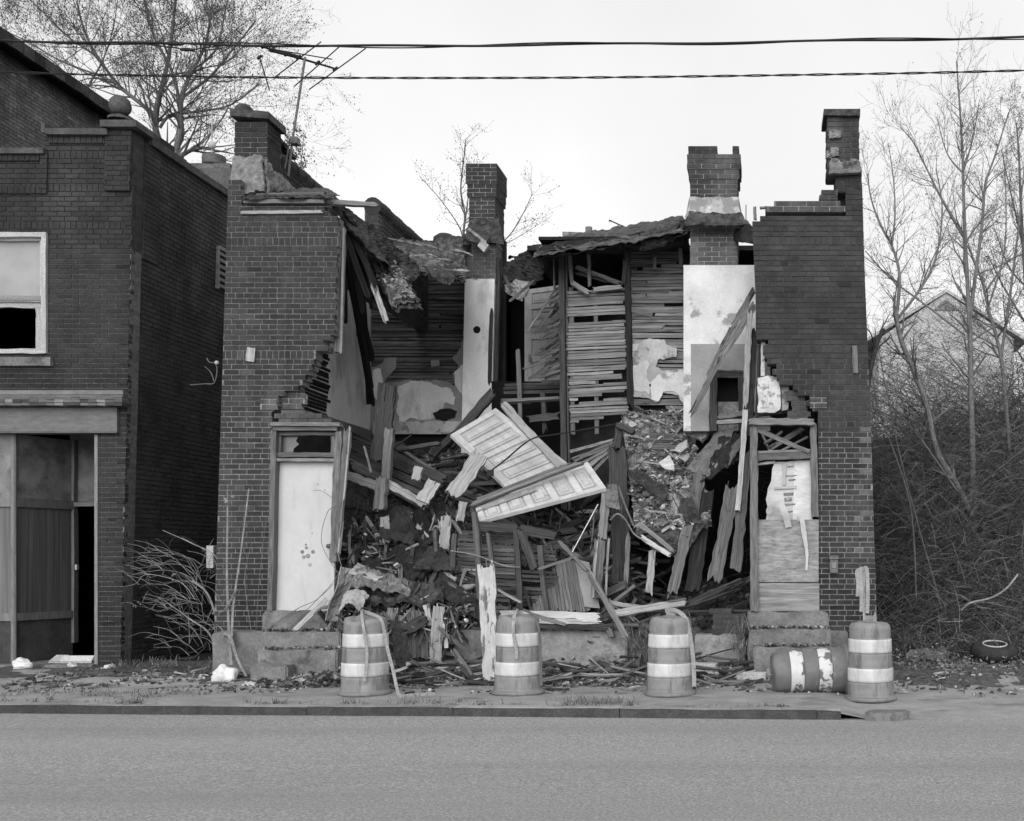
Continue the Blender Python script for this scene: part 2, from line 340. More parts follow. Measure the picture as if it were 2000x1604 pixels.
def front_wall(mb, poly, Y, thick=.22, tonef=None, mtone=None, soldiers=(), hdr=6, rag=0, zlo=None, ragr=None):
    zs = [CH-(p[1]-PPY)/S(Y) for p in poly]; s = S(Y)
    def iv(z):
        out = []
        yy = PPY-(z-CH)*s; rg = lambda k: R.uniform(-.05, .06) if ragr and ragr[0] == k and ragr[1] < yy < ragr[2] else 0
        for a, b in poly_ivals(poly, yy):
            out.append((rg('l')+(a-PPX)/s+(R.uniform(-rag, rag) if rag else 0), rg('r')+(b-PPX)/s+(R.uniform(-rag, rag) if rag else 0)))
        return out
    lay(mb, iv, (min(zs) if zlo is None else zlo, max(zs)), Vector((0, Y, 0)), Vector((1, 0, 0)), Vector((0, -1, 0)), thick, tonef or tone_b, mtone or (lambda z: 1.0),
        hdr, soldiers=[CH-(q-PPY)/s for q in soldiers])
def side_wall(mb, xf, y0, y1, z0, z1, sgn, thick=.2, tonef=None, mtone=None, hdr=6, top=None):
    """a wall running away from the street; xf(z) its plane, sgn the side its face looks to"""
    z = z0; r = 0; tonef = tonef or tone_b; up = Vector((0, 0, 1)); U = Vector((0, 1, 0)); N = Vector((sgn, 0, 0))
    lay_z = z0
    while lay_z < z1-.02:
        x = xf(lay_z)
        e = y1 if top is None else top(lay_z)
        if e > y0+.03:
            lay(mb, lambda q: [(y0, e)], (lay_z, lay_z+.05), Vector((x, 0, 0)), U, N, thick, tonef, mtone or (lambda z: 1.0), hdr, first=r)
        lay_z += CH_B; r += 1
def tone_b(c, z):
    t = R.gauss(1, .065)
    if R.random() < .03: t *= R.choice((.62, .75, 1.22))
    return max(.45, t)*(1+.30*nz(c.x*.9, c.y*.9+4, z*.7)+.22*nz(c.x*4, c.y*4, z*.9+7))
def tower(mb, x0, x1, y0, y1, z0, z1, tonef=None, mtone=None, corbel=(), hdr=0):
    """a chimney: courses on the front and both side faces round a solid core; corbel: (z0, z1, extra)"""
    tonef = tonef or tone_b; mtone = mtone or (lambda z: 1.0)
    z = z0; r = 0
    while z < z1-.02:
        e = 0
        for (ca, cb, ce) in corbel:
            if ca <= z < cb: e = ce
        jx = R.uniform(-.004, .004)
        a, b, c, d = x0-e+jx, x1+e+jx, y0-e, y1+e
        rc = .006 if mtone(z) > .65 else .008; mb.box(a+rc, b-rc, c+rc, d, z, z+CH_B, mtone(z)*R.uniform(.85, 1.15), 1)
        for (O, U, N, n) in ((Vector((a, c, 0)), Vector((1, 0, 0)), Vector((0, -1, 0)), b-a), (Vector((a, c, 0)), Vector((0, 1, 0)), Vector((-1, 0, 0)), d-c), (Vector((b, c, 0)), Vector((0, 1, 0)), Vector((1, 0, 0)), d-c)):
            x = 0 if r % 2 == 0 else -.1
            while x < n:
                p0 = max(x+.005, 0.001); p1 = min(x+.195, n-.001)
                if p1-p0 > .02:
                    q = O+U*p0+Vector((0, 0, z+.005))
                    mb.hexa(q-N*.06, U*(p1-p0), N*(.06+R.uniform(-.001, .003)), Vector((0, 0, CH_B-.01)), tonef(q, z), 0, .0012)
                x += .2
        z += CH_B; r += 1
def laths(mb, poly, Y, pitch=.062, h=.045, t=.009, tone=(.7, 1.2), miss=.03, slope=0.0, brk=.25, tonez=None):
    s = S(Y); zs = [CH-(p[1]-PPY)/s for p in poly]; z = min(zs)+pitch*.5
    while z < max(zs):
        for a, b in poly_ivals(poly, PPY-(z-CH)*s):
            X0 = (a-PPX)/s; X1 = (b-PPX)/s
            cuts = [X0]
            while R.random() < brk and X1-cuts[-1] > .5: cuts.append(R.uniform(cuts[-1]+.2, X1-.2))
            cuts.append(X1)
            for u0, u1 in zip(cuts, cuts[1:]):
                if R.random() < miss: continue
                dz = R.uniform(-.006, .006); dz1 = R.uniform(-.006, .006)+slope*(u1-u0)
                tn = R.uniform(*tone)*(tonez(z) if tonez else 1)
                mb.plank(Vector((u0+R.uniform(-.02, .01), Y+R.uniform(-.004, .004), z+dz+slope*(u0-X0))), Vector((u1+R.uniform(-.01, .02), Y+R.uniform(-.004, .004), z+dz+dz1+slope*(u0-X0))),
                         h*R.uniform(.85, 1.05), t, Vector((0, -1, R.uniform(-.15, .15))), jag=.03, bend=.006, k=1, n=3, tone=tn)
        z += pitch
def patch(mb, pts, Y, th=.015, jag=.015, step=.05, tone=1.0, mat=0):
    mb.slab([P(x, y, Y) for x, y in pts], Vector((0, th, 0)), jag, step, tone, mat)
def pframe(mb, x0, x1, y0, y1, Y, w, d, tone=1.0, mat=0, bottom=True):
    """a wooden frame round a pixel rectangle, four boards butted end to end"""
    a = P(x0, y0, Y); b = P(x1, y1, Y); W = w/S(Y)
    mb.plank(Vector((a.x, Y, a.z-W/2)), Vector((b.x, Y, a.z-W/2)), W, d, Vector((0, -1, 0)), tone=tone, mat=mat)
    zb = b.z+(W if bottom else 0)
    mb.plank(Vector((a.x+W/2, Y, zb)), Vector((a.x+W/2, Y, a.z-W)), W, d, Vector((0, -1, 0)), tone=tone, mat=mat)
    mb.plank(Vector((b.x-W/2, Y, zb)), Vector((b.x-W/2, Y, a.z-W)), W, d, Vector((0, -1, 0)), tone=tone, mat=mat)
    if bottom: mb.plank(Vector((a.x, Y, b.z+W/2)), Vector((b.x, Y, b.z+W/2)), W, d, Vector((0, -1, 0)), tone=tone, mat=mat)
def pbox(mb, x0, x1, y0, y1, Y, d, tone=1.0, mat=0, jit=0):
    """a box whose front face fills a pixel rectangle at depth Y, d metres deep"""
    a = P(x0, y0, Y); b = P(x1, y1, Y); mb.box(a.x, b.x, Y, Y+d, b.z, a.z, tone, mat, jit)
def rough_block(name, x0, x1, y0, y1, Y, d, m, parent, amp=.02, cuts=12):
    """a cast block with worn, slightly uneven faces and edges"""
    a = P(x0, y0, Y); b = P(x1, y1, Y)
    bm = bmesh.new(); bmesh.ops.create_cube(bm, size=1)
    for v in bm.verts: v.co = Vector((a.x+(v.co.x+.5)*(b.x-a.x), Y+(v.co.y+.5)*d, b.z+(v.co.z+.5)*(a.z-b.z)))
    bmesh.ops.bevel(bm, geom=bm.edges[:], offset=.018, segments=2, affect='EDGES')
    bmesh.ops.subdivide_edges(bm, edges=[e for e in bm.edges if e.calc_length() > .1], cuts=cuts, use_grid_fill=True)
    for v in bm.verts:
        q = v.co*4
        v.co += Vector((nz(q.x, q.y, q.z), nz(q.x+9, q.y, q.z), nz(q.x, q.y+9, q.z)+.7*nz(q.x*3, q.y*3, q.z*3)))*amp
    mb = MB(); bm.verts.ensure_lookup_table()
    for i, v in enumerate(bm.verts): v.index = i
    mb.add([v.co.copy() for v in bm.verts], [[v.index for v in f.verts] for f in bm.faces]); bm.free()
    return mb.build(name, m, parent, smooth=False)

# ------------------------------------------------------------------ the setting
def KY(x): return -3.02-.052*(x+3.0)           # the kerb runs slightly askew to the house fronts
mb = MB(); mb.add([(-400, -200, -.16), (400, -200, -.16), (400, 600, -.16), (-400, 600, -.16)], [(0, 1, 2, 3)])
tag(mb.build('ground', M['soil']), kind='structure')
mb = MB(); nx, ny = 60, 24; vs = []
xs = [-90+180*i/nx for i in range(nx+1)]
for j in range(ny+1):
    for i in range(nx+1):
        f = j/ny; x = xs[i]; y1 = KY(x) if x < .8 else KY(.8)+.15
        y = -30+(y1+.02+30)*(1-(1-f)**1.5); vs.append((x, y, -.085+.012*nz(x*.7, y*.9)+(.03 if y < -6 else 0)*min(1, (-6-y)/3)))
mb.add(vs, [(j*(nx+1)+i, j*(nx+1)+i+1, (j+1)*(nx+1)+i+1, (j+1)*(nx+1)+i) for j in range(ny) for i in range(nx)], 1, 0, [(v[0], v[1]) for v in vs])
tag(mb.build('road', M['asphalt'], smooth=True), kind='structure')
# pavement and the worn lot edge beside it: one uneven sheet that falls to the road where the kerb ends
mb = MB(); nx, ny = 400, 90; vs = []
for j in range(ny+1):
    for i in range(nx+1):
        x = -17+27*i/nx; f = j/ny; y = KY(min(x, .75))*(1-f)+1.6*f
        z = .004+.012*nz(x*1.3, y*1.5)+.006*nz(x*5, y*5)
        if x > .6: z -= .088*min(1, (x-.6)/.35)*max(0, 1-(f/.55)**1.5)
        if y > -1.1: z += .05*min(1, (y+1.1)/.8)*(1+nz(x*2.2, y*2.2))
        vs.append((x, y, z))
mb.add(vs, [(j*(nx+1)+i, j*(nx+1)+i+1, (j+1)*(nx+1)+i+1, (j+1)*(nx+1)+i) for j in range(ny) for i in range(nx)], 1, 0, [(v[0], v[1]) for v in vs])
ss = [1 if vs[f[0]][1] > (-.35 if vs[f[0]][0] < -6.9 else -.95)+.9*nz(vs[f[0]][0]*.9, vs[f[0]][1]*1.6)+.4*nz(vs[f[0]][0]*4, vs[f[0]][1]*4) else 0 for f in mb.f]
mb.m = ss
tag(mb.build('pavement', [M['walk'], M['soil']], smooth=True), kind='structure')
mb = MB()
x = -17.0
while x < .7:
    x1 = min(x+R.uniform(1.2, 2.2), .72); j0, j1 = R.uniform(-.009, .009), R.uniform(-.004, .004)
    for (a, b, z0, z1, m_) in ((-.01, .02, -.2, .004, 1), (.02, .15, -.2, .012, 0)):
        mb.hexa(Vector((x, KY(x)+a, z0)), Vector((x1-x-.008, KY(x1)-KY(x), 0)), Vector((0, b-a, 0)), Vector((0, 0, z1-z0+j0)), R.uniform(.8, 1.2), m_, .003)
    x = x1
tag(mb.build('kerb', [M['walk'], M['kerb']]), kind='structure')
# wooded bank rising behind the lot on the right, and flat yard ground behind the houses
mb = MB(); nx, ny = 60, 46; vs = []
for j in range(ny+1):
    for i in range(nx+1):
        x = -30+70*i/nx; y = 1.4+60*(j/ny)**1.6
        e = max(0, min(1, (x-.6)/2.5)); z = .03+e*(max(0, min(1, (y-2.2)/8))**1.1*4.1+max(0, min(1, (y-12)/25))*3.0)+.12*e*nz(x*.8, y*.8)
        z += (1-e)*max(0, min(1, (y-9)/25))*2.5
        vs.append((x, y, z-(.1 if y < 1.45 else 0)))
mb.add(vs, [(j*(nx+1)+i, j*(nx+1)+i+1, (j+1)*(nx+1)+i+1, (j+1)*(nx+1)+i) for j in range(ny) for i in range(nx)])
tag(mb.build('hill', M['mould'], smooth=True), kind='structure')

# ------------------------------------------------------------------ brick shop on the left
YS = .8
shop = empty('brick_shop', (P(235, 1300, YS).x-1.5, YS, 0), 'dark brick shop with a recessed doorway, sash window and stone ball on its parapet', 'shop')
def xsh(z):                                    # the shop's right-hand corner leans a little
    f = (z-0.05)/(7.3-.05); return P(235, 1300, YS).x*(1-f)+P(262, 245, YS).x*f
mb = MB()
SP = [(-420, 300), (85, 298), (88, 262), (205, 262), (206, 247), (262, 245), (235, 1302), (190, 1302), (190, 848), (-420, 848)]
SW = [(-75, 455), (94, 455), (94, 692), (-75, 692)]
def iv_shop(z):
    s = S(YS); y = PPY-(z-CH)*s
    out = []
    for a, b in poly_ivals(SP, y):
        if 455 < y < 692:
            if a < -75: out.append((a, -75))
            out.append((94, b))
        else: out.append((a, b))
    return [((a-PPX)/s, (b-PPX)/s) for a, b in out]
mt_shop = lambda z: .55 if z < 4.4 else (.55 if z < 5.6 else .2)
lay(mb, iv_shop, (.05, 7.32), Vector((0, YS, 0)), Vector((1, 0, 0)), Vector((0, -1, 0)), .25, tone_b, mt_shop, 0,
    soldiers=[CH-(q-PPY)/S(YS) for q in (452, 376, 312)])
# proud pier, panel border and header course of the parapet
q = MB()
mb2 = mb
def proud(poly, off, sol=()):
    front_wall(mb, poly, YS-off, thick=off-.004, tonef=lambda c, z: tone_b(c, z)*.95, mtone=mt_shop, hdr=0, soldiers=sol)
proud([(205, 250), (257, 248), (251, 372), (203, 372)], .05)
proud([(78, 300), (92, 300), (90, 378), (76, 378)], .03)
proud([(-300, 300), (76, 300), (76, 314), (-300, 314)], .03, (314,))
proud([(-300, 362), (76, 362), (76, 378), (-300, 378)], .03, (378,))
proud([(95, 264), (203, 264), (203, 280), (95, 280)], .03, (280,))
# alternate quoin bricks on the corner
z = .1; k = 0
while z < 6.6:
    if k % 2 == 0: mb.box(xsh(z)-.11, xsh(z)-.002, YS-.008, YS+.1, z, z+.058, R.uniform(.85, 1.05), 0, .002)
    z += .1334; k += 1
mb.build('front_wall', [M['brick_s'], M['mortar']], shop)
mb = MB()
def mt_sh(z): return .42 if z < 4.6 else .14
side_wall(mb, lambda z: xsh(z)-.003, YS+.26, 9.0, .05, 7.18, 1, thick=.2, mtone=mt_sh, tonef=lambda c, z: tone_b(c, z)*(1.25 if z > 5.2 else .95))
for z in range(0, 26): mb.box(xsh(5.6+z*.0667)-.1, xsh(5.6+z*.0667)+.018, YS+.262, YS+.62, 5.6+z*.0667, 5.6+z*.0667+.059, R.uniform(.8, 1.1), 0, .002)
mb.build('side_wall', [M['brick_d'], M['mortar']], shop)
mb = MB()                                     # rear and inside closings and roof
mb.box(-12.4, xsh(3)-.3, 8.8, 9.0, 0, 7.0); mb.box(-12.6, -12.4, YS+.3, 9.0, 0, 7.0); mb.box(-12.4, xsh(7)-.25, YS+.3, 8.8, 6.6, 6.75)
mb.build('roof', M['felt'], shop)
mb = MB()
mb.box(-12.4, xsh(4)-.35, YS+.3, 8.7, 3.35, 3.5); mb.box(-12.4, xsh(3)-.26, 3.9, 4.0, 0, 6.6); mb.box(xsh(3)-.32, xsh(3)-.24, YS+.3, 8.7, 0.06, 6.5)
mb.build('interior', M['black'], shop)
mb = MB()                                     # coping along the front and the side
for (a, b, y, hh) in ((88, 208, 250, 12), (198, 268, 236, 13)):
    p0 = P(a, y, YS-.1); p1 = P(b, y+hh, YS-.1); mb.box(p0.x, p1.x, YS-.1-(.03 if a > 150 else 0), YS+.3, p1.z, p0.z, 1, 0, .004)
p0 = P(-420, 288, YS-.08); p1 = P(84, 299, YS-.08); mb.box(p0.x, p1.x, YS-.08, YS+.3, p1.z, p0.z, 1, 0, .004)
p0 = P(80, 244, YS-.1); mb.box(p0.x, p0.x+.05, YS-.1, YS+.25, p0.z-.1, p0.z+.02)
y = YS+.32
while y < 8.9:
    y1 = min(y+.9, 9.0); e = R.uniform(-.01, .01); mb.box(xsh(7)-.26, xsh(7)+.06+e, y+.006, y1, 7.18, 7.27+e, R.uniform(.7, 1.1), 0, .006); y = y1
mb.build('coping', M['stone_d'], shop)
mb = MB(); c = P(235, 236, YS+.08)
def bl_(r, h, a): return r*(1+.05*nz(math.cos(a)*2, math.sin(a)*2, h*6)), h
mb.lathe([(.15, 0), (.15, .03), (.10, .05), (.06, .075), (.055, .09)]+[(.138*math.sin(t), .20-.138*math.cos(t)) for t in [.5+.265*i for i in range(11)]], c, n=22, fn=bl_)
mb.build('ball_finial', M['stone_d'], shop, smooth=True)
# sash window with its blind half drawn and the lower half open to a dark room
mb = MB(); pframe(mb, -75, 95, 456, 692, YS+.02, 9, .12); wf = mb.build('window', M['winwhite'], shop)
mb = MB(); pframe(mb, -66, 86, 465, 590, YS+.06, 6, .05); pframe(mb, -66, 84, 590, 690, YS+.10, 12, .05, .9, bottom=False); mb.plank(P(-68, 583, YS+.05), P(86, 583, YS+.05), .06, .06, Vector((0, -1, 0)), tone=.55); mb.build('sash', M['winwhite'], wf)
mb = MB(); pbox(mb, -62, 81, 470, 579, YS+.09, .01); mb.build('pane', M['shade'], wf)
mb = MB(); a = P(-90, 697, YS-.07); b = P(98, 714, YS-.07); mb.box(a.x, b.x, YS-.07, YS+.02, b.z, a.z, 1, 0, .004); mb.build('sill', M['concrete'], wf)
# shopfront: cornice, fascia board, bulkhead panels, curtained show window, open door
mb = MB()
def strip(x0, x1, y0, y1, Y, d, tone=1.0, m_=0):
    a = P(x0, y0, Y); b = P(x1, y1, Y); mb.box(a.x, b.x, Y, Y+d, b.z, a.z, tone, m_, .003)
strip(-420, 240, 762, 771, YS-.03, .03, 1.2); strip(-420, 239, 771.3, 776, YS-.06, .06, .9)
n = 40
for i in range(n):                             # weathered crown moulding, split and flaking along its edge
    xa = -420+(658/n)*i; xb = xa+658/n
    for (ya, yb, Y, tn) in ((776.3, 780, YS-.16, .8), (780.3, 786, YS-.2, R.choice((.35, .9, 1.5, .6))), (786.3, 792, YS-.19, R.choice((.4, .8, 1.5, 1.1)))):
        strip(xa, xb, ya+R.uniform(-.6, .6), yb, Y+R.uniform(-.008, .008), YS-Y, tn)
mb.build('cornice', M['fascia'], shop)
mb = MB(); strip(-420, 228, 796, 843, YS-.05, .046); strip(-420, 228, 843.3, 846, YS-.075, .07, .7); strip(-420, 240, 792.3, 796, YS-.03, .03, .4)
mb.build('fascia', M['fascia'], shop)
# the doorway recess: a panelled show window runs back at an angle to the door
mb = MB(); A0 = P(28, 850, YS+.1); A1 = P(142, 850, YS+.95); zb, zt = P(28, 1212, YS+.1).z, P(28, 846, YS).z
def qd(p, q, za, zb_, off, th, tn, m_):
    d = (q-p); d.z = 0; nn = Vector((d.y, -d.x, 0)).normalized()
    mb.hexa(Vector((p.x, p.y, za))+nn*off-nn*th, Vector((d.x, d.y, 0)), nn*th, Vector((0, 0, zb_-za)), tn, m_)
zm0, zm1 = P(28, 972, YS+.1).z, P(28, 990, YS+.1).z
qd(A0, A1, zm0, zt, 0, .04, 1, 0); qd(A0, A1, zm1, zm0, .03, .08, .6, 2); qd(A0, A1, P(28, 1198, YS+.1).z, zm1, 0, .03, 1, 1)
qd(A0, A1, P(28, 1213, YS+.1).z, P(28, 1198, YS+.1).z, .03, .08, .7, 2); qd(A0, A1, .08, P(28, 1213, YS+.1).z, 0, .05, 1, 3)
B0 = P(-420, 850, YS+.1); 
qd(B0, A0, zm0, zt, 0, .04, 1.35, 0); qd(B0, A0, zm1, zm0, .03, .08, 1.2, 2); qd(B0, A0, P(28, 1198, YS+.1).z, zm1, 0, .03, 1.9, 1)  # street-facing copies toned lighter than the receding ones: light put into colour
qd(B0, A0, P(28, 1213, YS+.1).z, P(28, 1198, YS+.1).z, .03, .08, 1.2, 2); qd(B0, A0, .08, P(28, 1213, YS+.1).z, 0, .05, 1, 3)
mb.tube([Vector((A0.x, A0.y-.01, .08)), Vector((A0.x, A0.y-.01, zt))], .035, 8, 1.2, 2)
mb.build('shopfront', [M['panel'], M['curtain'], M['fascia'], M['tile']], shop)
mb = MB(); YD = YS+.98
pframe(mb, 140, 214, 850, 1255, YD, 9, .1, .9, 0, False); mb.plank(P(148, 985, YD-.02), P(205, 985, YD-.02), .06, .1, Vector((0, -1, 0)), tone=.8)
mb.build('door_frame', M['fascia'], shop)
mb = MB(); pbox(mb, 150, 206, 858, 980, YD+.04, .03); mb.build('transom', M['panel'], shop)
mb = MB(); a = P(186, 988, YD); mb.hexa(Vector((a.x+.38, YD+.02, .2)), Vector((-.04, 0, 0)), Vector((.12, .82, 0)), Vector((0, 0, a.z-.2)), 1, 0)
dr = mb.build('door', M['wood_d'], shop)
mb = MB(); pbox(mb, 146, 150, 1103, 1113, YD-.1, .05, 3); mb.build('handle', M['metal'], dr)
mb = MB(); mb.box(P(-420, 0, YS).x, P(190, 0, YS).x, YS-.12, YS+1.05, .02, .075, 1, 0); mb.build('sill', M['concrete'], shop)
mb = MB(); pframe(mb, 187, 193, 850, 1300, YS+.02, 3, .06, 1.4); mb.build('door_jamb', M['fascia'], shop)
# vent on the side wall, rear chimney with a lightning ball
mb = MB(); xv = xsh(6); v0 = 3.1
for k in range(6): mb.box(xv-.02, xv+.03, v0, v0+.35, 5.72+k*.1, 5.77+k*.1, 1)
mb.box(xv-.02, xv+.04, v0-.04, v0, 5.68, 6.34, 1.2); mb.box(xv-.02, xv+.04, v0, v0+.5, 6.3, 6.36, 1.2)
mb.build('vent', M['metal'], shop)
mb = MB(); c = P(418, 360, 6.0); mb.box(c.x-.55, c.x+.5, 5.8, 6.5, 6.7, c.z+.22, .9); mb.box(c.x-.42, c.x+.36, 5.85, 6.4, c.z+.22, c.z+.33, 1.1)
mb.lathe([(.18, .33), (.2, .35), (.2, .5), (.15, .52), (0, .53)], c, n=16)
ch = mb.build('chimney', M['brick_t'], shop)
mb = MB(); c = P(414, 312, 6.1); mb.tube([c, c+Vector((0, 0, .9))], .012, 5); mb.lathe([(.07*math.sin(t*.314), .26-.07*math.cos(t*.314)) for t in range(11)], c, n=12)
mb.build('lightning_rod', M['rim'], ch)

# ------------------------------------------------------------------ taller brick house beyond the shop
tall = empty('brick_house', (-13.4, 4, 0), 'taller brick house whose long side wall and dark eave rise above the shop roof', 'house')
mb = MB(); XT = -13.02
side_wall(mb, lambda z: XT, 2.6, 9.2, 6.2, 10.1, 1, thick=.2, mtone=lambda z: .45, tonef=lambda c, z: tone_b(c, z)*(1.5 if R.random() < .06 else 1))
mb.build('wall', [M['brick_t'], M['mortar']], tall)
mb = MB(); mb.box(-17, XT-.25, 2.6, 9.2, 0, 10.0); mb.box(-12.9-.12, XT-.0, 9.21, 9.4, 0, 10.1); mb.build('rear_wall', M['brick_t'], tall)
mb = MB(); mb.box(-17.2, XT+.30, 2.2, 9.45, 10.12, 10.2, .6)
for k in range(26): mb.box(XT+.30, XT+.37, 2.2+k*.28, 2.2+k*.28+.272, 10.06+R.uniform(-.01, .01), 10.26, R.uniform(.6, 2.2))
mb.build('roof', M['felt'], tall)
# ------------------------------------------------------------------ the ruined brick house
ruin = empty('ruined_house', (-2.8, 0, 0), 'ruined two-storey brick house whose whole middle front has fallen in', 'house')
LP = [(446, 352), (470, 352), (472, 400), (632, 402), (640, 420), (657, 424), (661, 440), (655, 560), (652, 648), (649, 668), (637, 669), (637, 681), (621, 682), (621, 698), (618, 699), (617, 709),
      (602, 710), (601, 721), (603, 722), (602, 737), (588, 738), (586, 749), (572, 750), (571, 761), (555, 762), (554, 769), (540, 770), (539, 788), (536, 789), (534, 802), (531, 803), (528, 1234), (418, 1234)]
mt_l = lambda z: (.9 if z < 3.3 else .72) if z < 5 else .66
def eff(c, z):                                  # pale run-down streaks in the brick itself
    px = PX_(c.x, 0); py = PY_(z, 0); t = tone_b(c, z)
    if abs(px-(1674+6*nz(z*3))) < 7 and 840 < py < 1090: t *= R.uniform(1.3, 2.6)
    if abs(px-(466+5*nz(z*2))) < 5 and 540 < py < 1000: t *= R.uniform(1.1, 1.7)
    if py > 1120: t *= .85
    return t
mb = MB(); front_wall(mb, LP, 0, .22, eff, mt_l, soldiers=(697, 479), zlo=P(0, 1234, 0).z, ragr=('r', 655, 800))
mb.build('front_wall', [M['brick'], M['mortar']], ruin)
def remnant(name='brick_remnant'):
    global mb
    mb.build(name, [M['brick'], M['mortar'], M['plaster_b']], ruin); mb = MB()
mb = MB()                                       # the inner skin of brick left standing in steps, and the brick over the door lintel
front_wall(mb, [(540, 772), (556, 764), (575, 752), (588, 755), (588, 768), (592, 770), (592, 799), (538, 799)], .1, .1, lambda c, z: tone_b(c, z)*1.7, lambda z: 1.2, rag=.03); remnant()
front_wall(mb, [(540, 807), (600, 806), (604, 812), (640, 813), (648, 828), (540, 828)], -.005, .2, lambda c, z: tone_b(c, z)*1.7, lambda z: .35, rag=.03); remnant()
front_wall(mb, [(471, 398), (640, 398), (630, 424), (471, 424)], -.012, .1, lambda c, z: tone_b(c, z)*1.15, lambda z: 1.0, rag=.04)
mb.build('brick_remnant', [M['brick'], M['mortar']], ruin)
RP = [(1469, 432), (1484, 428), (1486, 421), (1652, 418), (1652, 374), (1668, 372), (1684, 360), (1690, 560), (1700, 800), (1713, 1233), (1603, 1233), (1601, 1195), (1598, 798), (1579, 797), (1579, 780), (1575, 779), (1574, 769), (1560, 768),
      (1559, 759), (1545, 758), (1543, 749), (1528, 748), (1527, 739), (1511, 738), (1510, 708), (1496, 707), (1494, 664), (1478, 660), (1475, 560)]
mt_r = lambda z: .85 if z < 3.1 else (.5 if z < 4 else .28)
mb = MB(); front_wall(mb, RP, 0, .22, eff, mt_r, soldiers=(694, 476), zlo=P(0, 1233, 0).z, ragr=('l', 662, 798))
mb.build('front_wall', [M['brick'], M['mortar']], ruin)
mb = MB()
front_wall(mb, [(1497, 405), (1508, 404), (1508, 397), (1640, 396), (1640, 406), (1652, 407), (1652, 412), (1497, 413)], -.01, .2, lambda c, z: tone_b(c, z)*1.5, lambda z: .9, rag=.03); remnant()
front_wall(mb, [(1600, 372), (1632, 370), (1632, 390), (1600, 391)], .02, .2, lambda c, z: tone_b(c, z)*1.2, lambda z: .6, rag=.03); remnant()
front_wall(mb, [(1540, 760), (1562, 772), (1580, 800), (1580, 822), (1560, 822), (1540, 824)], .09, .1, lambda c, z: tone_b(c, z)*1.6, lambda z: .5, rag=.05); remnant()
front_wall(mb, [(1582, 781), (1615, 781), (1615, 797), (1582, 797)], -.02, .05, lambda c, z: tone_b(c, z)*1.5, lambda z: 1.3); remnant()
front_wall(mb, [(508, 779), (540, 779), (540, 800), (508, 800)], -.018, .05, lambda c, z: tone_b(c, z)*1.5, lambda z: 1.3); remnant()
patch(mb, [(1480, 738), (1500, 733), (1524, 738), (1525, 800), (1512, 806), (1480, 805)], .1, .08, .012, .05, 1, 2); remnant('plaster')
patch(mb, [(1526, 742), (1540, 750), (1540, 800), (1526, 802)], .16, .05, .01, .05, .6, 2); remnant('plaster')
patch(mb, [(1486, 668), (1494, 668), (1494, 734), (1486, 735)], .13, .05, .01, .05, 1, 2); remnant('plaster')
# chimneys and party-wall parapets
cx = lambda px, Y: P(px, 0, Y).x
mb = MB(); Y = .3; dk = lambda c, z: tone_b(c, z)*.72
tower(mb, cx(458, Y), cx(522, Y), Y, Y+.42, 5.9, P(0, 236, Y).z, dk, lambda z: 1.0 if z < 6.95 else .5)
tower(mb, cx(441, Y), cx(459, Y), Y+.3, Y+.7, 5.9, P(0, 274, Y).z, dk, lambda z: .5)
c1 = mb.build('chimney', [M['brick'], M['mortar']], ruin)
mb = MB(); a = P(453, 217, Y); b = P(529, 236, Y); mb.hexa(Vector((a.x, Y-.06, b.z+.04)), Vector((b.x-a.x, 0, -.04)), Vector((0, .52, 0)), Vector((0, 0, .1)), .9, 0, .008)
c = P(476, 222, Y+.2); mb.lathe([(.11, 0), (.11, .07), (.07, .11), (0, .12)], c, n=12); mb.build('chimney_cap', M['tar'], c1)
mb = MB(); mb.sheet([P(452, 385, .12), P(520, 378, .12), P(516, 308, .27), P(456, 306, .27)], 16, 16, .05, 5, .04, .05); mb.sheet([P(516, 380, .12), P(574, 372, 1.0), P(530, 322, .7), P(515, 310, .26)], 12, 12, .05, 5, .04, .04, .8)
mb.build('chimney_flashing', M['stucco'], c1)
mb = MB(); xw = cx(522, .6)
side_wall(mb, lambda z: xw, .74, 3.0, 5.7, 6.94, 1, thick=.25, mtone=lambda z: .4, tonef=lambda c, z: tone_b(c, z)*.8)
c = Vector((xw-.12, .74, 7.0))
for k in range(9):
    y0 = .72+k*.27
    mb.lathe([(.02, 0), (.15, .01), (.15, .21), (.125, .22), (.125, .285)], Vector((xw-.12, y0, 6.95+R.uniform(-.008, .008))), Vector((0, 1, 0)), 14, R.uniform(.8, 1.1), 0)
for k in range(4): mb.box(xw-.2+R.uniform(-.02, .02), xw+.03, .9+k*.14, 1.03+k*.14, 7.08+.06*(3-k)*.3, 7.2-.02*k, R.uniform(.6, 1), 0, .01)
mb.build('parapet', [M['brick'], M['mortar']], ruin)
mb = MB(); Y = 2.0; xw = cx(739, Y)
side_wall(mb, lambda z: xw, Y, 4.35, 5.3, 6.6, 1, thick=.2, mtone=lambda z: .5)
lay(mb, lambda z: [(xw-.17, xw-.002)], (5.3, 6.62), Vector((0, Y-.003, 0)), Vector((1, 0, 0)), Vector((0, -1, 0)), .15, tone_b, lambda z: 1.0, 0)
for k in range(8):
    y0 = Y-.02+k*.28
    mb.lathe([(.02, 0), (.13, .01), (.13, .21), (.105, .22), (.105, .29)], Vector((xw-.08, y0, 6.62+R.uniform(-.008, .008))), Vector((0, 1, 0)), 14, R.uniform(.8, 1.1), 0)
mb.build('parapet', [M['brick'], M['mortar']], ruin)
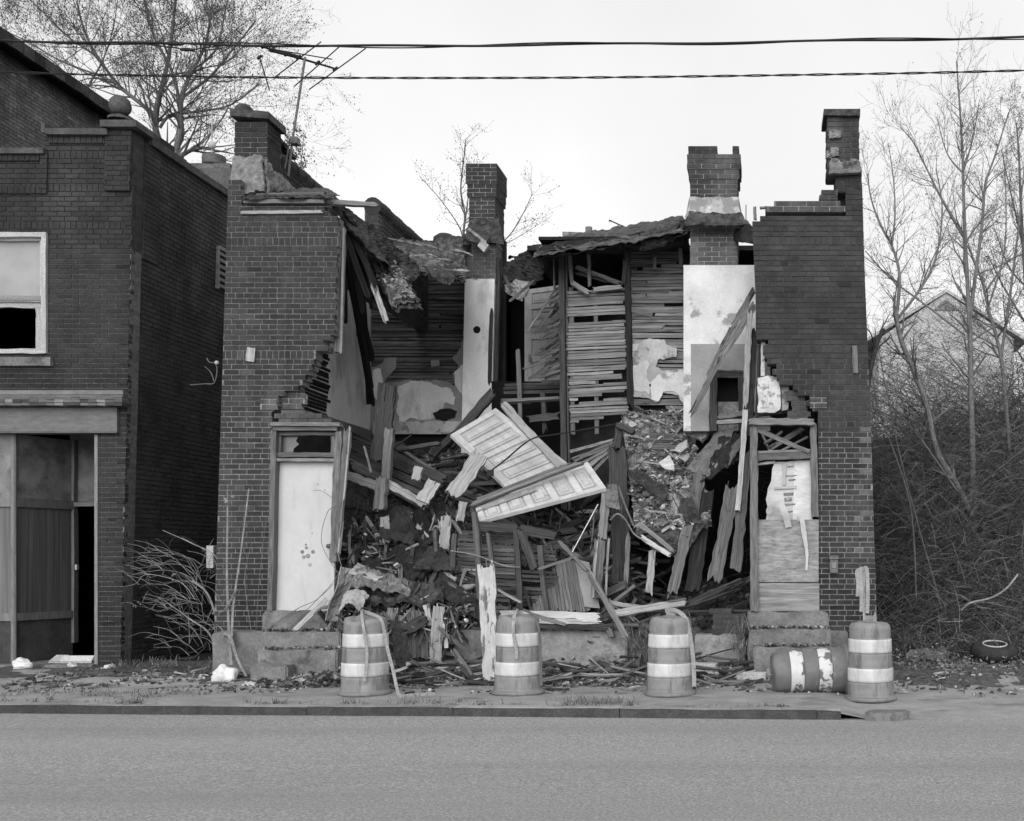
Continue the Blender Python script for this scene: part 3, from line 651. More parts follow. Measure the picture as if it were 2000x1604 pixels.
# centre-left chimney: plastered breast below, brick stack above
mb = MB(); Y = 4.0; x0, x1 = cx(916, Y), cx(967, Y); zt = P(0, 322, Y).z
tower(mb, x0, x1, Y, Y+.62, P(0, 552, Y).z, zt, tone_b, lambda z: 1.25, corbel=((zt-.56, zt-.33, .025), (zt-.33, zt+1, .04)))
tower(mb, x0-.035, x1+.02, Y-.03, Y+.6, P(0, 552, Y).z, P(0, 470, Y).z, lambda c, z: tone_b(c, z)*2.3, lambda z: 1.3)
c2 = mb.build('chimney', [M['brick'], M['mortar']], ruin)
mb = MB(); a = P(908, 545, Y-.04); b = P(966, 545, Y-.04); lean = P(900, 835, Y-.04)
pz = lean.z; n = 14; L = [Vector((a.x+(lean.x-a.x)*i/n, Y-.04, a.z+(pz-a.z)*i/n)) for i in range(n+1)]
mb.hexa(Vector((lean.x, Y-.04, pz-.6)), Vector((b.x-a.x, 0, 0)), Vector((0, .55, 0)), Vector((a.x-lean.x, 0, a.z-pz+.6)), 1, 0)
hole = P(931, 644, Y-.05); mb.lathe([(0, 0), (.06, 0), (.062, -.006), (.045, -.008)], hole+Vector((0, .008, 0)), Vector((0, -1, 0)), 18, 1, 1)
mb.build('chimney_breast', [M['plaster_w'], M['black']], c2)
mb = MB()
mb.sheet([P(914, 470, Y-.1), P(985, 480, Y-.05), P(975, 425, Y-.08), P(917, 432, Y-.12)], 14, 10, .05, 5, .05, .06); mb.sheet([P(905, 470, 3.6), P(950, 488, 3.6), P(958, 462, 3.7), P(915, 440, 3.8)], 8, 8, .03, 4, .06, .04, .7)
mb.plank(P(915, 448, 3.7), P(949, 475, 3.6), .05, .04, tone=3); mb.sheet([P(935, 484, 3.55), P(948, 496, 3.55), P(958, 482, 3.55), P(944, 470, 3.55)], 4, 4, .01, 4, .02, .1, 4.5)
mb.build('chimney_flashing', M['tar'], c2)
# right chimney with its corbelled broken top
mb = MB(); Y = 1.2; x0, x1 = cx(1348, Y), cx(1441, Y); zt = P(0, 305, Y).z
tower(mb, x0, x1, Y, Y+.5, P(0, 520, Y).z, zt, lambda c, z: tone_b(c, z)*(2.0+.6*nz(c.x*6, z*6) if z < 6.2 else 1.1), lambda z: 1.25 if z < 6.9 else .6, corbel=((zt-.33, zt-.2, .02), (zt-.2, zt+1, .04)))
tower(mb, x0-.02, cx(1401, Y), Y-.02, Y+.45, zt, P(0, 292, Y).z, dk, lambda z: .5); tower(mb, cx(1431, Y), x1+.02, Y-.02, Y+.45, zt, P(0, 292, Y).z, dk, lambda z: .5)
c3 = mb.build('chimney', [M['brick'], M['mortar']], ruin)
mb = MB(); n = 16
zs_ = P(0, 386, Y).z; zb_ = P(0, 428, Y).z
vs = []; 
for k, (e, zz) in enumerate(((.008, zs_), (.012, zs_-.12), (.03, zs_-.2), (.075, zb_))):
    for i in range(n+1):
        f = i/n; x = (x0-e)+(x1-x0+2*e)*f; vs.append((x, Y-e-.01, zz+.02*nz(f*6, k*3)))
mb.add(vs, [(k*(n+1)+i, k*(n+1)+i+1, (k+1)*(n+1)+i+1, (k+1)*(n+1)+i) for k in range(3) for i in range(n)])
mb.hexa(Vector((x1+.01, Y, zb_)), Vector((.06, 0, 0)), Vector((0, .5, 0)), Vector((-.055, 0, zs_-zb_)), .75); mb.hexa(Vector((x0-.07, Y, zb_)), Vector((.06, 0, 0)), Vector((0, .5, 0)), Vector((.055, 0, zs_-zb_)), .75)
mb.build('chimney_skirt', M['plaster_b'], c3)
mb = MB(); mb.sheet([P(1334, 445, Y-.2), P(1468, 448, Y-.15), P(1448, 424, Y-.12), P(1346, 420, Y-.14)], 20, 6, .05, 5, .03, .08); mb.build('chimney_flashing', M['tar'], c3)
mb = MB(); a = P(1335, 518, Y-.1); b = P(1476, 1000, Y-.1)
mb.box(a.x, b.x, Y-.1, Y+1.1, P(0, 672, Y-.1).z, a.z, 1, 0); mb.box(a.x, a.x+.1, Y-.1, Y+1.1, P(0, 842, Y-.1).z, P(0, 672, Y-.1).z, 1, 0)
mb.box(a.x+.1, cx(1392, Y-.1), Y-.1, Y+1.1, P(0, 842, Y-.1).z, P(0, 672, Y-.1).z, 1, 1); mb.box(cx(1449, Y-.1), b.x+.2, Y-.1, Y+1.1, P(0, 842, Y-.1).z, P(0, 672, Y-.1).z, 1, 1)
mb.box(cx(1392, Y-.1), cx(1449, Y-.1), Y-.1, Y+1.1, P(0, 728, Y-.1).z, P(0, 672, Y-.1).z, 1, 1)
mb.build('chimney_breast', [M['plaster'], M['plaster_g']], c3)
mb = MB(); pframe(mb, 1386, 1456, 724, 842, Y-.13, 14, .05, 1, 0, False); pbox(mb, 1392, 1449, 738, 842, Y+.15, .1, 1.0, 1); pbox(mb, 1402, 1449, 785, 842, Y+.05, .1, 1.1, 2)
mb.build('fireplace', [M['wood_d'], M['black'], M['litter']], c3)
# tall corner stack, far right
mb = MB(); Y = .05; x0, x1 = cx(1616, Y), cx(1678, Y)
tower(mb, x0, x1, Y, Y+.42, P(0, 340, Y).z, P(0, 228, Y).z, tone_b, lambda z: .55); tower(mb, cx(1632, Y), cx(1683, Y), Y-.01, Y+.4, P(0, 376, Y).z, P(0, 340, Y).z, tone_b, lambda z: .4)
c4 = mb.build('chimney', [M['brick'], M['mortar']], ruin)
mb = MB(); a = P(1608, 217, Y); b = P(1680, 229, Y); mb.box(a.x, b.x, Y-.06, Y+.48, b.z, a.z, .8, 0, .004); mb.build('chimney_cap', M['tar'], c4)
mb = MB()
for (px, py, r) in ((1629, 262, 13), (1625, 300, 11), (1670, 318, 13), (1650, 326, 16), (1630, 322, 14)):
    for k in range(5):
        q = P(px+R.uniform(-6, 6), py+R.uniform(-5, 5), Y-.03); mb.sheet([q+Vector((-.06, 0, -.05)), q+Vector((.06, 0, -.04)), q+Vector((.06, .01, .04)), q+Vector((-.05, .01, .05))], 5, 5, .03, 9, .1, .02, R.uniform(.7, 1.2))
    mb.build('mortar_smear', M['stucco'], c4); mb = MB()
mb.sheet([P(1618, 345, Y-.06), P(1684, 342, Y-.05), P(1680, 318, Y-.04), P(1618, 320, Y-.04)], 14, 6, .04, 7, .03, .06, .8)
mb.build('chimney_flashing', M['stucco'], c4)

# inside walls --------------------------------------------------------------------------------
BW = 4.35; XL = -6.62
mb = MB()                                      # left side wall, plastered, with bare lath where the plaster has gone
mb.box(XL-.2, XL, .23, BW+3.5, 3.45, 5.72, 1, 0); mb.box(XL-.2, XL, .23, BW+3.5, 5.72, 6.45, .6, 1); mb.box(XL-.2, XL, .23, BW+3.5, 0, 3.45, 1, 1)
mb.build('side_wall', [M['plaster_w'], M['plaster_d']], ruin)
mb = MB(); z = 3.62
while z < 4.75:
    y1 = 2.55-(.35*abs(z-4.1)/.6)**2+R.uniform(-.06, .1); mb.hexa(Vector((XL+.001, .6, z)), Vector((.012, 0, 0)), Vector((0, max(.5, y1-.6), R.uniform(-.01, .01))), Vector((0, 0, .042)), R.uniform(.5, 1.1)); z += .056
mb.build('side_lath', M['char'], ruin)
mb = MB(); mb.box(XL+.001, XL+.03, 2.3, 4.3, 3.45, 3.62, .6); mb.build('skirting_board', M['plaster_g'], ruin)
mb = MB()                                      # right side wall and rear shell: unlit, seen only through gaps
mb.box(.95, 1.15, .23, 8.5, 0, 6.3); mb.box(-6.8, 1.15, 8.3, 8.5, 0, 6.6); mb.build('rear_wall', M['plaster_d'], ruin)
mb = MB(); mb.box(XL+.01, .95, BW+.2, 8.3, 6.38, 6.5); mb.box(-3.6, .95, 2.45, BW+.2, 6.1, 6.17)
mb.build('ceiling', M['felt'], ruin)
# back wall of the left room: lath showing above, plaster patches below
mb = MB(); a = P(700, 470, BW+.05); b = P(985, 900, BW+.05)
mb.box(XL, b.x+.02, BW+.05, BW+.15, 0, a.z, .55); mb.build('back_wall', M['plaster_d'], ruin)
mb = MB(); laths(mb, [(722, 520), (916, 490), (912, 800), (720, 800)], BW, .052, .045, tone=(.75, 1.2), miss=.01, tonez=lambda z: 1.7 if z < 4.6 else (1.25 if z < 5.2 else .8)); mb.build('lath_wall', M['lath_d'], ruin)  # laths toned darker towards the top
mb = MB(); Yp = BW-.03
patch(mb, [(722, 718), (745, 712), (752, 700), (775, 698), (772, 722), (752, 740), (750, 765), (742, 790), (745, 812), (748, 845), (720, 850)], Yp, .02, .02)
patch(mb, [(745, 770), (775, 748), (800, 742), (830, 744), (862, 742), (890, 752), (884, 735), (896, 715), (884, 700), (900, 680), (907, 640), (912, 620), (920, 620), (920, 835), (745, 840)], Yp, .02, .035, .03)
patch(mb, [(842, 704), (856, 702), (857, 714), (843, 716)], Yp, .02, .02)
mb.build('plaster', M['plaster_g'], ruin)
mb = MB(); Yp = BW-.04
patch(mb, [(778, 757), (800, 744), (832, 746), (850, 752), (878, 760), (888, 775), (886, 790), (870, 786), (862, 800), (850, 806), (858, 815), (840, 820), (800, 818), (780, 825), (776, 800)], Yp, .012, .03, .03)
patch(mb, [(728, 722), (742, 720), (748, 740), (744, 770), (736, 780), (728, 770)], Yp, .012, .025, .03)
patch(mb, [(886, 730), (900, 715), (920, 700), (920, 780), (905, 775), (890, 752)], Yp, .012, .025, .03)
mb.build('plaster', M['plaster_w'], ruin)
mb = MB(); patch(mb, [(846, 808), (860, 799), (880, 797), (892, 804), (888, 816), (870, 822), (852, 818)], BW-.05, .01, .02); mb.build('plaster_hole', M['char'], ruin)
mb = MB(); pbox(mb, 728, 902, 823, 848, BW-.08, .05, 1); mb.build('skirting_board', M['plaster_b'], ruin)
# doorway and the white door standing ajar behind the centre chimney
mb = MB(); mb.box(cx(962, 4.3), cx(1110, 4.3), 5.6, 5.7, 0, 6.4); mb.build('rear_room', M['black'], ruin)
mb = MB(); mb.plank(P(972, 500, 4.1), P(968, 790, 4.1), .10, .12, Vector((0, -1, 0)), jag=.04, n=12); mb.plank(P(960, 600, 3.95), P(956, 760, 3.95), .06, .03, Vector((.6, -1, 0)), jag=.15); mb.build('door_post', M['wood_d'], ruin)

def panel_door(name, c, th, m, label=None, parent=None, panels=((.14, .86, .06, .30), (.14, .86, .36, .50), (.14, .86, .56, .94)), cat='door', group=None):
    """a ledged door given by its four corners c00 c10 c11 c01: stiles and rails stand proud of recessed fields with a moulding"""
    c00, c10, c11, c01 = c; nrm = (c10-c00).cross(c01-c00).normalized()
    E = Vector((0, -CD, CH)); c11 = E+(c11-E)*((c00-E).dot(nrm)/(c11-E).dot(nrm))     # keep the four corners in one plane
    if nrm.y > 0: nrm = -nrm
    f = lambda u, v, h: (c00*(1-u)+c10*u)*(1-v)+(c01*(1-u)+c11*u)*v+nrm*h
    W = (c10-c00).length; H = (c01-c00).length
    mb = MB()
    def cell(u0, u1, v0, v1, h0, h1, tn=1.0):
        vs = [f(u0, v0, h0), f(u1, v0, h0), f(u1, v1, h0), f(u0, v1, h0), f(u0, v0, h1), f(u1, v0, h1), f(u1, v1, h1), f(u0, v1, h1)]
        uv = [(v0*H, u0*W), (v0*H, u1*W), (v1*H, u1*W), (v1*H, u0*W)]*2
        mb.add(vs, [(3, 2, 1, 0), (4, 5, 6, 7), (0, 1, 5, 4), (1, 2, 6, 5), (2, 3, 7, 6), (3, 0, 4, 7)], tn, 0, uv)
    cell(0, 1, 0, 1, -th, -.016, .92)
    us = sorted({0, 1}|{p[0] for p in panels}|{p[1] for p in panels}); 
    def inp(u, v): return any(p[0] < u < p[1] and p[2] < v < p[3] for p in panels)
    vs_ = sorted({0, 1}|{p[2] for p in panels}|{p[3] for p in panels})
    for u0, u1 in zip(us, us[1:]):
        for v0, v1 in zip(vs_, vs_[1:]):
            if not inp((u0+u1)/2, (v0+v1)/2): cell(u0+.0008, u1-.0008, v0+.0008, v1-.0008, -.015, 0, R.uniform(.94, 1.05))
    for (a, b, p, q) in panels:
        e = .022/W; g = .022/H; cell(a+e*.4, b-e*.4, p+g*.4, q-g*.4, -.0155, -.0145, .62); cell(a+e*1.2, b-e*1.2, p+g*1.2, q-g*1.2, -.0143, -.006, R.uniform(.85, 1.0)); cell(a+e*2.2, b-e*2.2, p+g*2.2, q-g*2.2, -.0058, -.005, .74); cell(a+e*2.9, b-e*2.9, p+g*2.9, q-g*2.9, -.0048, -.001, R.uniform(.88, 1.06))  # grooves toned darker: the shade of the mouldings put into the colour
    o = mb.build(name, m, parent)
    if parent is None: tag(o, label, cat, group)
    return o
dq = panel_door('door', [P(1027, 748, 4.5), P(1098, 745, 5.0), P(1098, 556, 5.0), P(1027, 566, 4.5)], .04, M['paint'], parent=ruin, panels=((.16, .9, .04, .22), (.16, .9, .28, .46), (.16, .9, .52, .60), (.16, .9, .66, .78), (.16, .9, .83, .95)))
mb = MB(); pbox(mb, 1032, 1036, 692, 706, 4.48, .02); mb.build('handle', M['metal'], dq)
# stair hall: free-standing posts, lath panels, loose framing
def pl(mb, x0, y0, Y0, x1, y1, Y1, w, t=.05, jag=.05, tone=1.0, m_=0, nrm=None, bend=.0, k=3, n=8):
    mb.plank(P(x0, y0, Y0), P(x1, y1, Y1), w/S((Y0+Y1)/2), t, nrm, jag, bend, k, n, tone, m_)
FR = Vector((0, -1, 0))
mb = MB(); pl(mb, 1097, 478, 1.95, 1103, 1000, 1.95, 11, .1, .05, 1, 0, FR, n=16); mb.build('post', M['wood_d'], ruin)
mb = MB(); pl(mb, 1104, 490, 2.1, 1110, 1000, 2.1, 9, .08, .05, 1.2, 0, FR, n=16); mb.build('post', M['wood'], ruin)
mb = MB(); pl(mb, 1224, 480, 1.75, 1232, 800, 1.75, 11, .12, .1, 1, 0, FR, .01, n=18); pl(mb, 1222, 500, 1.7, 1218, 560, 1.7, 8, .06, .1, 1.5, 0, FR); mb.build('post', M['char'], ruin)
for (x0, y0, x1, y1, w, tn) in ((1113, 498, 1118, 556, 7, 1.2), (1150, 490, 1152, 562, 6, 1.3), (1082, 495, 1083, 565, 3, 1), (1278, 470, 1279, 528, 6, 1.4), (1328, 466, 1330, 526, 7, 1.0)):
    mb = MB(); pl(mb, x0, y0, 2.05 if x0 < 1200 else 2.15, x1, y1, 2.05 if x0 < 1200 else 2.15, w, .06, .03, tn, 0, FR); mb.build('stud', M['wood'], ruin)
mb = MB()
pl(mb, 1120, 520, 2.1, 1215, 555, 2.1, 8, .03, .1, 1.3); pl(mb, 1122, 532, 2.2, 1195, 552, 2.2, 6, .03, .1, 1); pl(mb, 1116, 552, 1.9, 1154, 576, 1.85, 9, .05, .08, 1.5); pl(mb, 1060, 501, 1.8, 1150, 486, 1.8, 6, .05, .15, 1.1)
pl(mb, 1155, 566, 1.9, 1218, 560, 1.9, 8, .03, .05, 1.7, 0, FR); mb.build('broken_boards', M['wood'], ruin)
LW = 2.0
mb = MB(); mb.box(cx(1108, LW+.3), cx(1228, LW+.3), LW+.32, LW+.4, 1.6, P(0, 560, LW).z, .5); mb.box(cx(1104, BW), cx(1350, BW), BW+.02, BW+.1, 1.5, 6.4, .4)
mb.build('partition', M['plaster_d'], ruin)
mb = MB()
for poly in ([(1106, 572), (1220, 566), (1221, 617), (1106, 619)], [(1106, 634), (1221, 626), (1225, 731), (1106, 735)], [(1112, 737), (1215, 732), (1216, 746), (1112, 752)], [(1110, 755), (1227, 747), (1228, 768), (1110, 784)], [(1112, 790), (1229, 776), (1230, 812), (1112, 828)]):
    laths(mb, poly, LW, .0455, .041, tone=(.6, 1.2), miss=.008, slope=.05, brk=.08)
for x in (1116, 1163): pl(mb, x, 560, LW+.03, x+3, 850, LW+.03, 8, .04, .02, .5, 0, FR)
mb.build('lath_wall', M['lath'], ruin)
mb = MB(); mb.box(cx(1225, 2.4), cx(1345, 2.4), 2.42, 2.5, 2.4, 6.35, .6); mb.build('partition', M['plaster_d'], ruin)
mb = MB(); laths(mb, [(1228, 478), (1336, 470), (1336, 512), (1228, 530)], 2.33, .048, .043, tone=(.45, .75), miss=.01); laths(mb, [(1230, 530), (1336, 512), (1340, 700), (1232, 690)], 2.3, .048, .044, tone=(.7, 1.2), brk=.3, miss=.01)
laths(mb, [(1233, 770), (1345, 760), (1348, 812), (1234, 815)], 2.3, .056, .05, tone=(.7, 1.0)); laths(mb, [(1280, 690), (1345, 690), (1345, 725), (1280, 725)], 2.3, .056, .05, tone=(.7, 1.0)); mb.build('lath_wall', M['lath'], ruin)
mb = MB(); Yp = 2.25
patch(mb, [(1230, 663), (1262, 662), (1298, 663), (1300, 672), (1322, 680), (1320, 696), (1306, 700), (1285, 702), (1281, 716), (1296, 722), (1336, 722), (1345, 712), (1350, 800), (1336, 790), (1325, 772), (1296, 768), (1282, 786), (1268, 778), (1236, 776)], Yp, .02, .022, .03)
mb.build('plaster', M['plaster_b'], ruin)
mb = MB(); patch(mb, [(1236, 716), (1262, 705), (1268, 712), (1262, 735), (1270, 752), (1268, 770), (1262, 764), (1250, 768), (1238, 762)], Yp-.012, .012, .022, .03); patch(mb, [(1268, 752), (1282, 735), (1300, 726), (1330, 728), (1346, 740), (1350, 790), (1340, 790), (1322, 768), (1296, 766), (1286, 784), (1272, 780)], Yp-.012, .012, .022, .03)
patch(mb, [(1234, 672), (1248, 671), (1244, 686), (1235, 686)], Yp-.012, .012, .008); mb.build('plaster', M['plaster'], ruin)
# loosened laths fanning off the hall post over the white door
mb = MB()
for i in range(34):
    y = 560+i*5.2; x0 = 1098+R.uniform(-3, 4); ln = R.uniform(22, 52)*(1 if i > 6 else .6); dy = R.uniform(8, 34)
    pl(mb, x0, y, 1.95, x0-ln, y+dy, 2.0+R.uniform(-.1, .25), 5, .008, .08, R.uniform(.4, 1.2), 0, Vector((R.uniform(-.5, .2), -1, R.uniform(0, .6))), .01, 1, 3)
pl(mb, 1088, 560, 2.0, 1028, 652, 1.6, 5, .012, .06, 1.2); pl(mb, 1082, 600, 1.9, 1042, 655, 1.8, 5, .012, .06, 1.0); pl(mb, 1080, 700, 1.9, 1020, 722, 1.7, 5, .01, .05, 1.2); pl(mb, 1076, 712, 1.9, 1030, 742, 1.7, 5, .01, .05, 1.1)
mb.build('broken_laths', M['lath_d'], ruin)
mb = MB(); pl(mb, 1012, 672, 2.5, 1017, 850, 2.5, 8, .05, .12, .9, 0, FR); mb.build('stud', M['wood'], ruin)
# wrecked upper floor between chimney and hall
mb = MB(); laths(mb, [(985, 752), (1100, 742), (1100, 785), (975, 792)], 2.6, .055, .046, tone=(.4, 1.1), miss=.05, slope=.03); pl(mb, 975, 785, 2.5, 1100, 778, 2.4, 7, .05, .1, 1.6)
pl(mb, 1025, 820, 2.4, 1100, 812, 2.3, 14, .05, .1, .8); pl(mb, 1060, 760, 2.5, 1066, 850, 2.4, 9, .05, .1, .6); mb.build('floor_wreck', M['lath_d'], ruin)
mb = MB(); mb.box(cx(960, 3.2), cx(1110, 3.2), 3.2, 3.3, 1.5, P(0, 745, 3.2).z, .5); mb.build('partition', M['black'], ruin)  # near-black sheet painting in the dark of the void below the floor
# roof remains ---------------------------------------------------------------------------------
mb = MB()
mb.slab([P(x, y, 1.6) for x, y in [(1045, 492), (1062, 480), (1085, 472), (1120, 468), (1150, 467), (1200, 463), (1240, 458), (1262, 452), (1310, 447), (1338, 432), (1350, 424), (1350, 452), (1335, 462), (1326, 473), (1290, 478), (1272, 495), (1258, 478), (1225, 482), (1205, 488), (1160, 488), (1130, 482), (1100, 486), (1070, 498), (1060, 525), (1052, 520)]], Vector((0, .25, 0)), .03, .05, .9, 0)
mb.layered([P(1046, 498, 1.5), P(1345, 450, 1.4), P(1340, 424, 2.2), P(1060, 470, 2.8)], 5, .028, nx=60, ny=8, amp=.04, fr=5, jag=.09, th=.012, mat=1)
for i in range(26): x = R.uniform(1060, 1330); y = 482-(x-1060)*.11; pl(mb, x, y, 1.55, x+R.uniform(-26, 26), y+R.uniform(-6, 22), 1.45, R.uniform(1.5, 4), .008, .05, R.uniform(1.2, 5), 0); mb.sheet([P(1250, 490, 1.45), P(1300, 480, 1.4), P(1330, 440, 1.45), P(1262, 452, 1.5)], 10, 8, .05, 6, .08, .02, 1.0, 1)
mb.box(cx(1060, 2.0), cx(1346, 2.0), 1.7, 2.5, P(0, 480, 2.0).z, P(0, 474, 2.0).z, .6)
mb.sheet([P(1425, 470, 1.4), P(1472, 478, .6), P(1470, 440, .8), P(1440, 432, 1.3)], 8, 6, .03, 5, .06, .04); mb.build('roof', [M['felt'], M['tar']], ruin)
mb = MB()                                       # torn roof hanging in a fold beside the centre chimney
mb.sheet([P(984, 508, 3.9), P(1052, 492, 2.6), P(1062, 545, 2.2), P(985, 575, 3.4)], 16, 14, .09, 3.5, .06, .02, 1, 0); mb.sheet([P(983, 555, 3.4), P(1030, 545, 2.6), P(1018, 590, 2.3), P(992, 575, 3.0)], 12, 10, .08, 4, .08, .02, 1.6, 1)
mb.sheet([P(1000, 500, 4.3), P(1060, 505, 3.2), P(1060, 470, 3.4), P(990, 505, 4.4)], 12, 6, .06, 4, .06, .03, 1, 0)
pl(mb, 994, 590, 2.4, 1046, 546, 2.2, 5, .02, .05, 4, 0); pl(mb, 1000, 572, 2.5, 986, 540, 3.0, 5, .02, .05, 2.5, 0); mb.build('roof', [M['felt'], M['felt_g']], ruin)
mb = MB()                                       # left: roof edge, folded felt and boards drooping into the room
mb.layered([P(476, 384, -.05), P(664, 382, -.05), P(640, 368, .8), P(520, 370, .8)], 4, .025, nx=46, ny=8, amp=.03, fr=6, jag=.08, th=.012, mat=1)
mb.layered([P(650, 394, .2), P(688, 408, .7), P(826, 518, 1.8), P(788, 562, 1.2)], 3, .035, nx=14, ny=40, amp=.07, fr=4, jag=.08, th=.012, mat=0, tones=(1.3, .8, 2.2))
mb.sheet([P(654, 405, .25), P(672, 440, .3), P(770, 560, 1.2), P(800, 520, 1.6)], 10, 22, .07, 4, .06, .02, .8, 0)
mb.layered([P(745, 478, 2.3), P(908, 484, 3.6), P(905, 540, 2.3), P(795, 524, 1.6)], 4, .03, nx=40, ny=24, amp=.08, fr=5, jag=.07, th=.012, mat=1, tones=(1.8, 1.0, 2.2, 1.2))
for i in range(22): x = R.uniform(760, 905); y = 500+(x-760)*.2+R.uniform(-20, 20); pl(mb, x, y, 1.9, x+R.uniform(10, 40), y+R.uniform(-4, 14), 1.8, R.uniform(1.5, 4), .008, .05, R.uniform(1, 4), 1)
mb.sheet([P(745, 500, 1.9), P(905, 520, 2.9), P(908, 476, 3.8), P(748, 476, 2.6)], 30, 18, .12, 4.5, .04, .04, 1.3, 1)
mb.sheet([P(820, 520, 1.7), P(905, 515, 2.2), P(884, 556, 1.9), P(858, 552, 1.7)], 14, 10, .06, 6, .1, .02, 2.2, 0)
mb.sheet([P(830, 480, 3.2), P(915, 490, 3.9), P(930, 455, 4.1), P(850, 470, 3.8)], 14, 8, .06, 5, .04, .03, 2.4, 0)
for i in range(9):
    x = 735+i*20; pl(mb, x, 462+i*3, 2.2+.15*i, x+30+R.uniform(0, 20), 470+i*4, 2.2+.15*i, 3, .02, .05, R.uniform(2, 4), 1)
mb.build('roof', [M['felt'], M['tar']], ruin)
mb = MB()                                       # a rolled-up wad of roofing and insulation hanging from the tear
for i in range(9):
    o = Vector((R.uniform(-.05, .05), R.uniform(-.12, .06), R.uniform(-.04, .04))); w = R.uniform(.7, 1.1)
    mb.sheet([P(738-8*w, 512+i*4, 1.3)+o, P(770+6*w, 496+i*4, 1.35)+o, P(812+10*w, 586+R.uniform(-12, 14), .95)+o, P(776-6*w, 606+R.uniform(-16, 4), .95)+o], 12, 18, .07, 6, .10, .012, R.choice((.5, .8, 1.2, 1.7)), R.choice((0, 0, 1)), 0, R.uniform(.05, .16))
for i in range(160):
    f = R.random(); c = P(757+f*40+R.uniform(-24, 22), 520+f*70+R.uniform(-14, 18), 1.02-.12*f); mb.chip(c, R.uniform(.008, .03), R.uniform(.3, .8), R.choice((.5, .9, 1.4, 2.0)), 1)
mb.build('roof_insulation', [M['tar'], M['stucco']], ruin)
mb = MB()
pl(mb, 474, 394, -.06, 640, 394, -.06, 8, .06, .06, 1.2, 0, FR, n=14); pl(mb, 470, 416, -.03, 634, 414, -.03, 6, .04, .05, 1.1, 1, FR); pl(mb, 500, 382, .1, 640, 379, .1, 6, .05, .05, .8, 0, FR)
pl(mb, 640, 396, -.06, 738, 401, .5, 9, .06, .08, 1.5, 0, FR); mb.build('fascia_board', [M['wood'], M['wood_l']], ruin)
mb = MB()                                       # dark rafters and ceiling boards hanging behind the pier
for i in range(17):
    f = i/16; x = 662+f*64+R.uniform(-4, 4); pl(mb, x, 418+f*30, .4+f*1.6, x+22+R.uniform(0, 60), 520+R.uniform(0, 110)*(1-.3*f), .7+f*1.8, R.uniform(5, 13), .03, .1, R.uniform(.5, 1.6))
for i in range(8): pl(mb, 668+i*4, 470+i*14, 1.4+.2*i, 722+R.uniform(-6, 8), 740+R.uniform(-60, 60), 3.2, R.uniform(6, 14), .03, .1, R.uniform(.4, 1.0))
mb.build('rafters', M['char'], ruin)
mb = MB(); pl(mb, 674, 470, 2.6, 676, 634, 2.7, 6, .03, .03, 1, 0, Vector((.5, -1, 0))); pl(mb, 694, 520, 2.9, 700, 660, 3.0, 8, .03, .03, 1, 0, Vector((.5, -1, 0))); pl(mb, 706, 560, 3.2, 722, 790, 3.9, 12, .05, .05, 1.1, 0, Vector((.5, -1, 0))); mb.build('furring_strips', M['char'], ruin)
mb = MB(); pl(mb, 667, 444, .2, 661, 690, .2, 14, .09, .03, 1.0, 0, FR, n=14); pl(mb, 672, 444, .14, 666, 692, .14, 4, .03, .03, 1.7, 0, FR, n=14); mb.build('window_jamb', M['wood'], ruin)
# doors ----------------------------------------------------------------------------------------
mb = MB(); YD = .05
pl(mb, 530, 829, -.06, 668, 830, -.06, 7, .12, .02, 1.2, 0, FR); pl(mb, 534, 838, -.02, 664, 838, -.02, 8, .12, .02, .8, 0, FR)
pl(mb, 538, 842, YD-.05, 531, 1194, YD-.05, 10, .12, .0, .9, 0, FR, n=12); pl(mb, 664, 842, YD-.05, 653, 1100, YD-.05, 13, .12, .03, 1.1, 0, FR, n=12)
pl(mb, 543, 848, YD, 656, 848, YD, 6, .08, 0, .9, 0, FR); pl(mb, 542, 889, YD-.01, 657, 889, YD-.01, 9, .1, 0, .75, 0, FR); pl(mb, 540, 899, YD-.04, 657, 899, YD-.04, 6, .1, 0, 1.5, 0, FR)
pl(mb, 547, 852, YD+.01, 546, 884, YD+.01, 7, .06, 0, 1, 0, FR); pl(mb, 652, 852, YD+.01, 651, 884, YD+.01, 7, .06, 0, 1, 0, FR); df = mb.build('door_frame', M['frame'], ruin)
mb = MB(); mb.slab([P(x, y, YD+.05) for x, y in [(551, 853), (582, 853), (578, 862), (584, 868), (574, 876), (572, 885), (551, 885)]], Vector((0, .006, 0))); mb.build('pane', M['glass'], df)
mb = MB(); mb.hexa(P(537, 1193, YD+.02), P(652, 1193, YD+.02)-P(537, 1193, YD+.02), Vector((0, .045, 0)), P(541, 903, YD+.02)-P(537, 1193, YD+.02), 1, 0)
for (x, y, r) in ((590, 1078, 5), (598, 1070, 4), (601, 1086, 6), (593, 1088, 5), (611, 1078, 5), (605, 1103, 5), (597, 1064, 3), (620, 946, 2), (609, 1041, 2), (634, 957, 2)):
    mb.lathe([(0, 0), (r/S(0)*.3, 0), (r/S(0)*.5, -.004), (r/S(0)*.75, -.004)], P(x, y, YD+.012), Vector((0, -1, 0)), 10, R.uniform(1.5, 3), 1)
dr = mb.build('door', [M['door_w'], M['metal']], ruin)
mb = MB(); mb.lathe([(.03, 0), (.03, .01), (.012, .015), (.012, .04), (.028, .05), (.03, .065), (.02, .078), (0, .08)], P(645, 1067, YD+.02), Vector((0, -1, 0)), 14); mb.build('handle', M['metal'], dr, True)
mb = MB(); YD = .03
pl(mb, 1472, 834, -.03, 1473, 1195, -.03, 15, .12, .02, 1, 0, FR, n=16); pl(mb, 1588, 826, YD-.03, 1592, 1012, YD-.03, 13, .12, .03, 1, 0, FR, n=10)
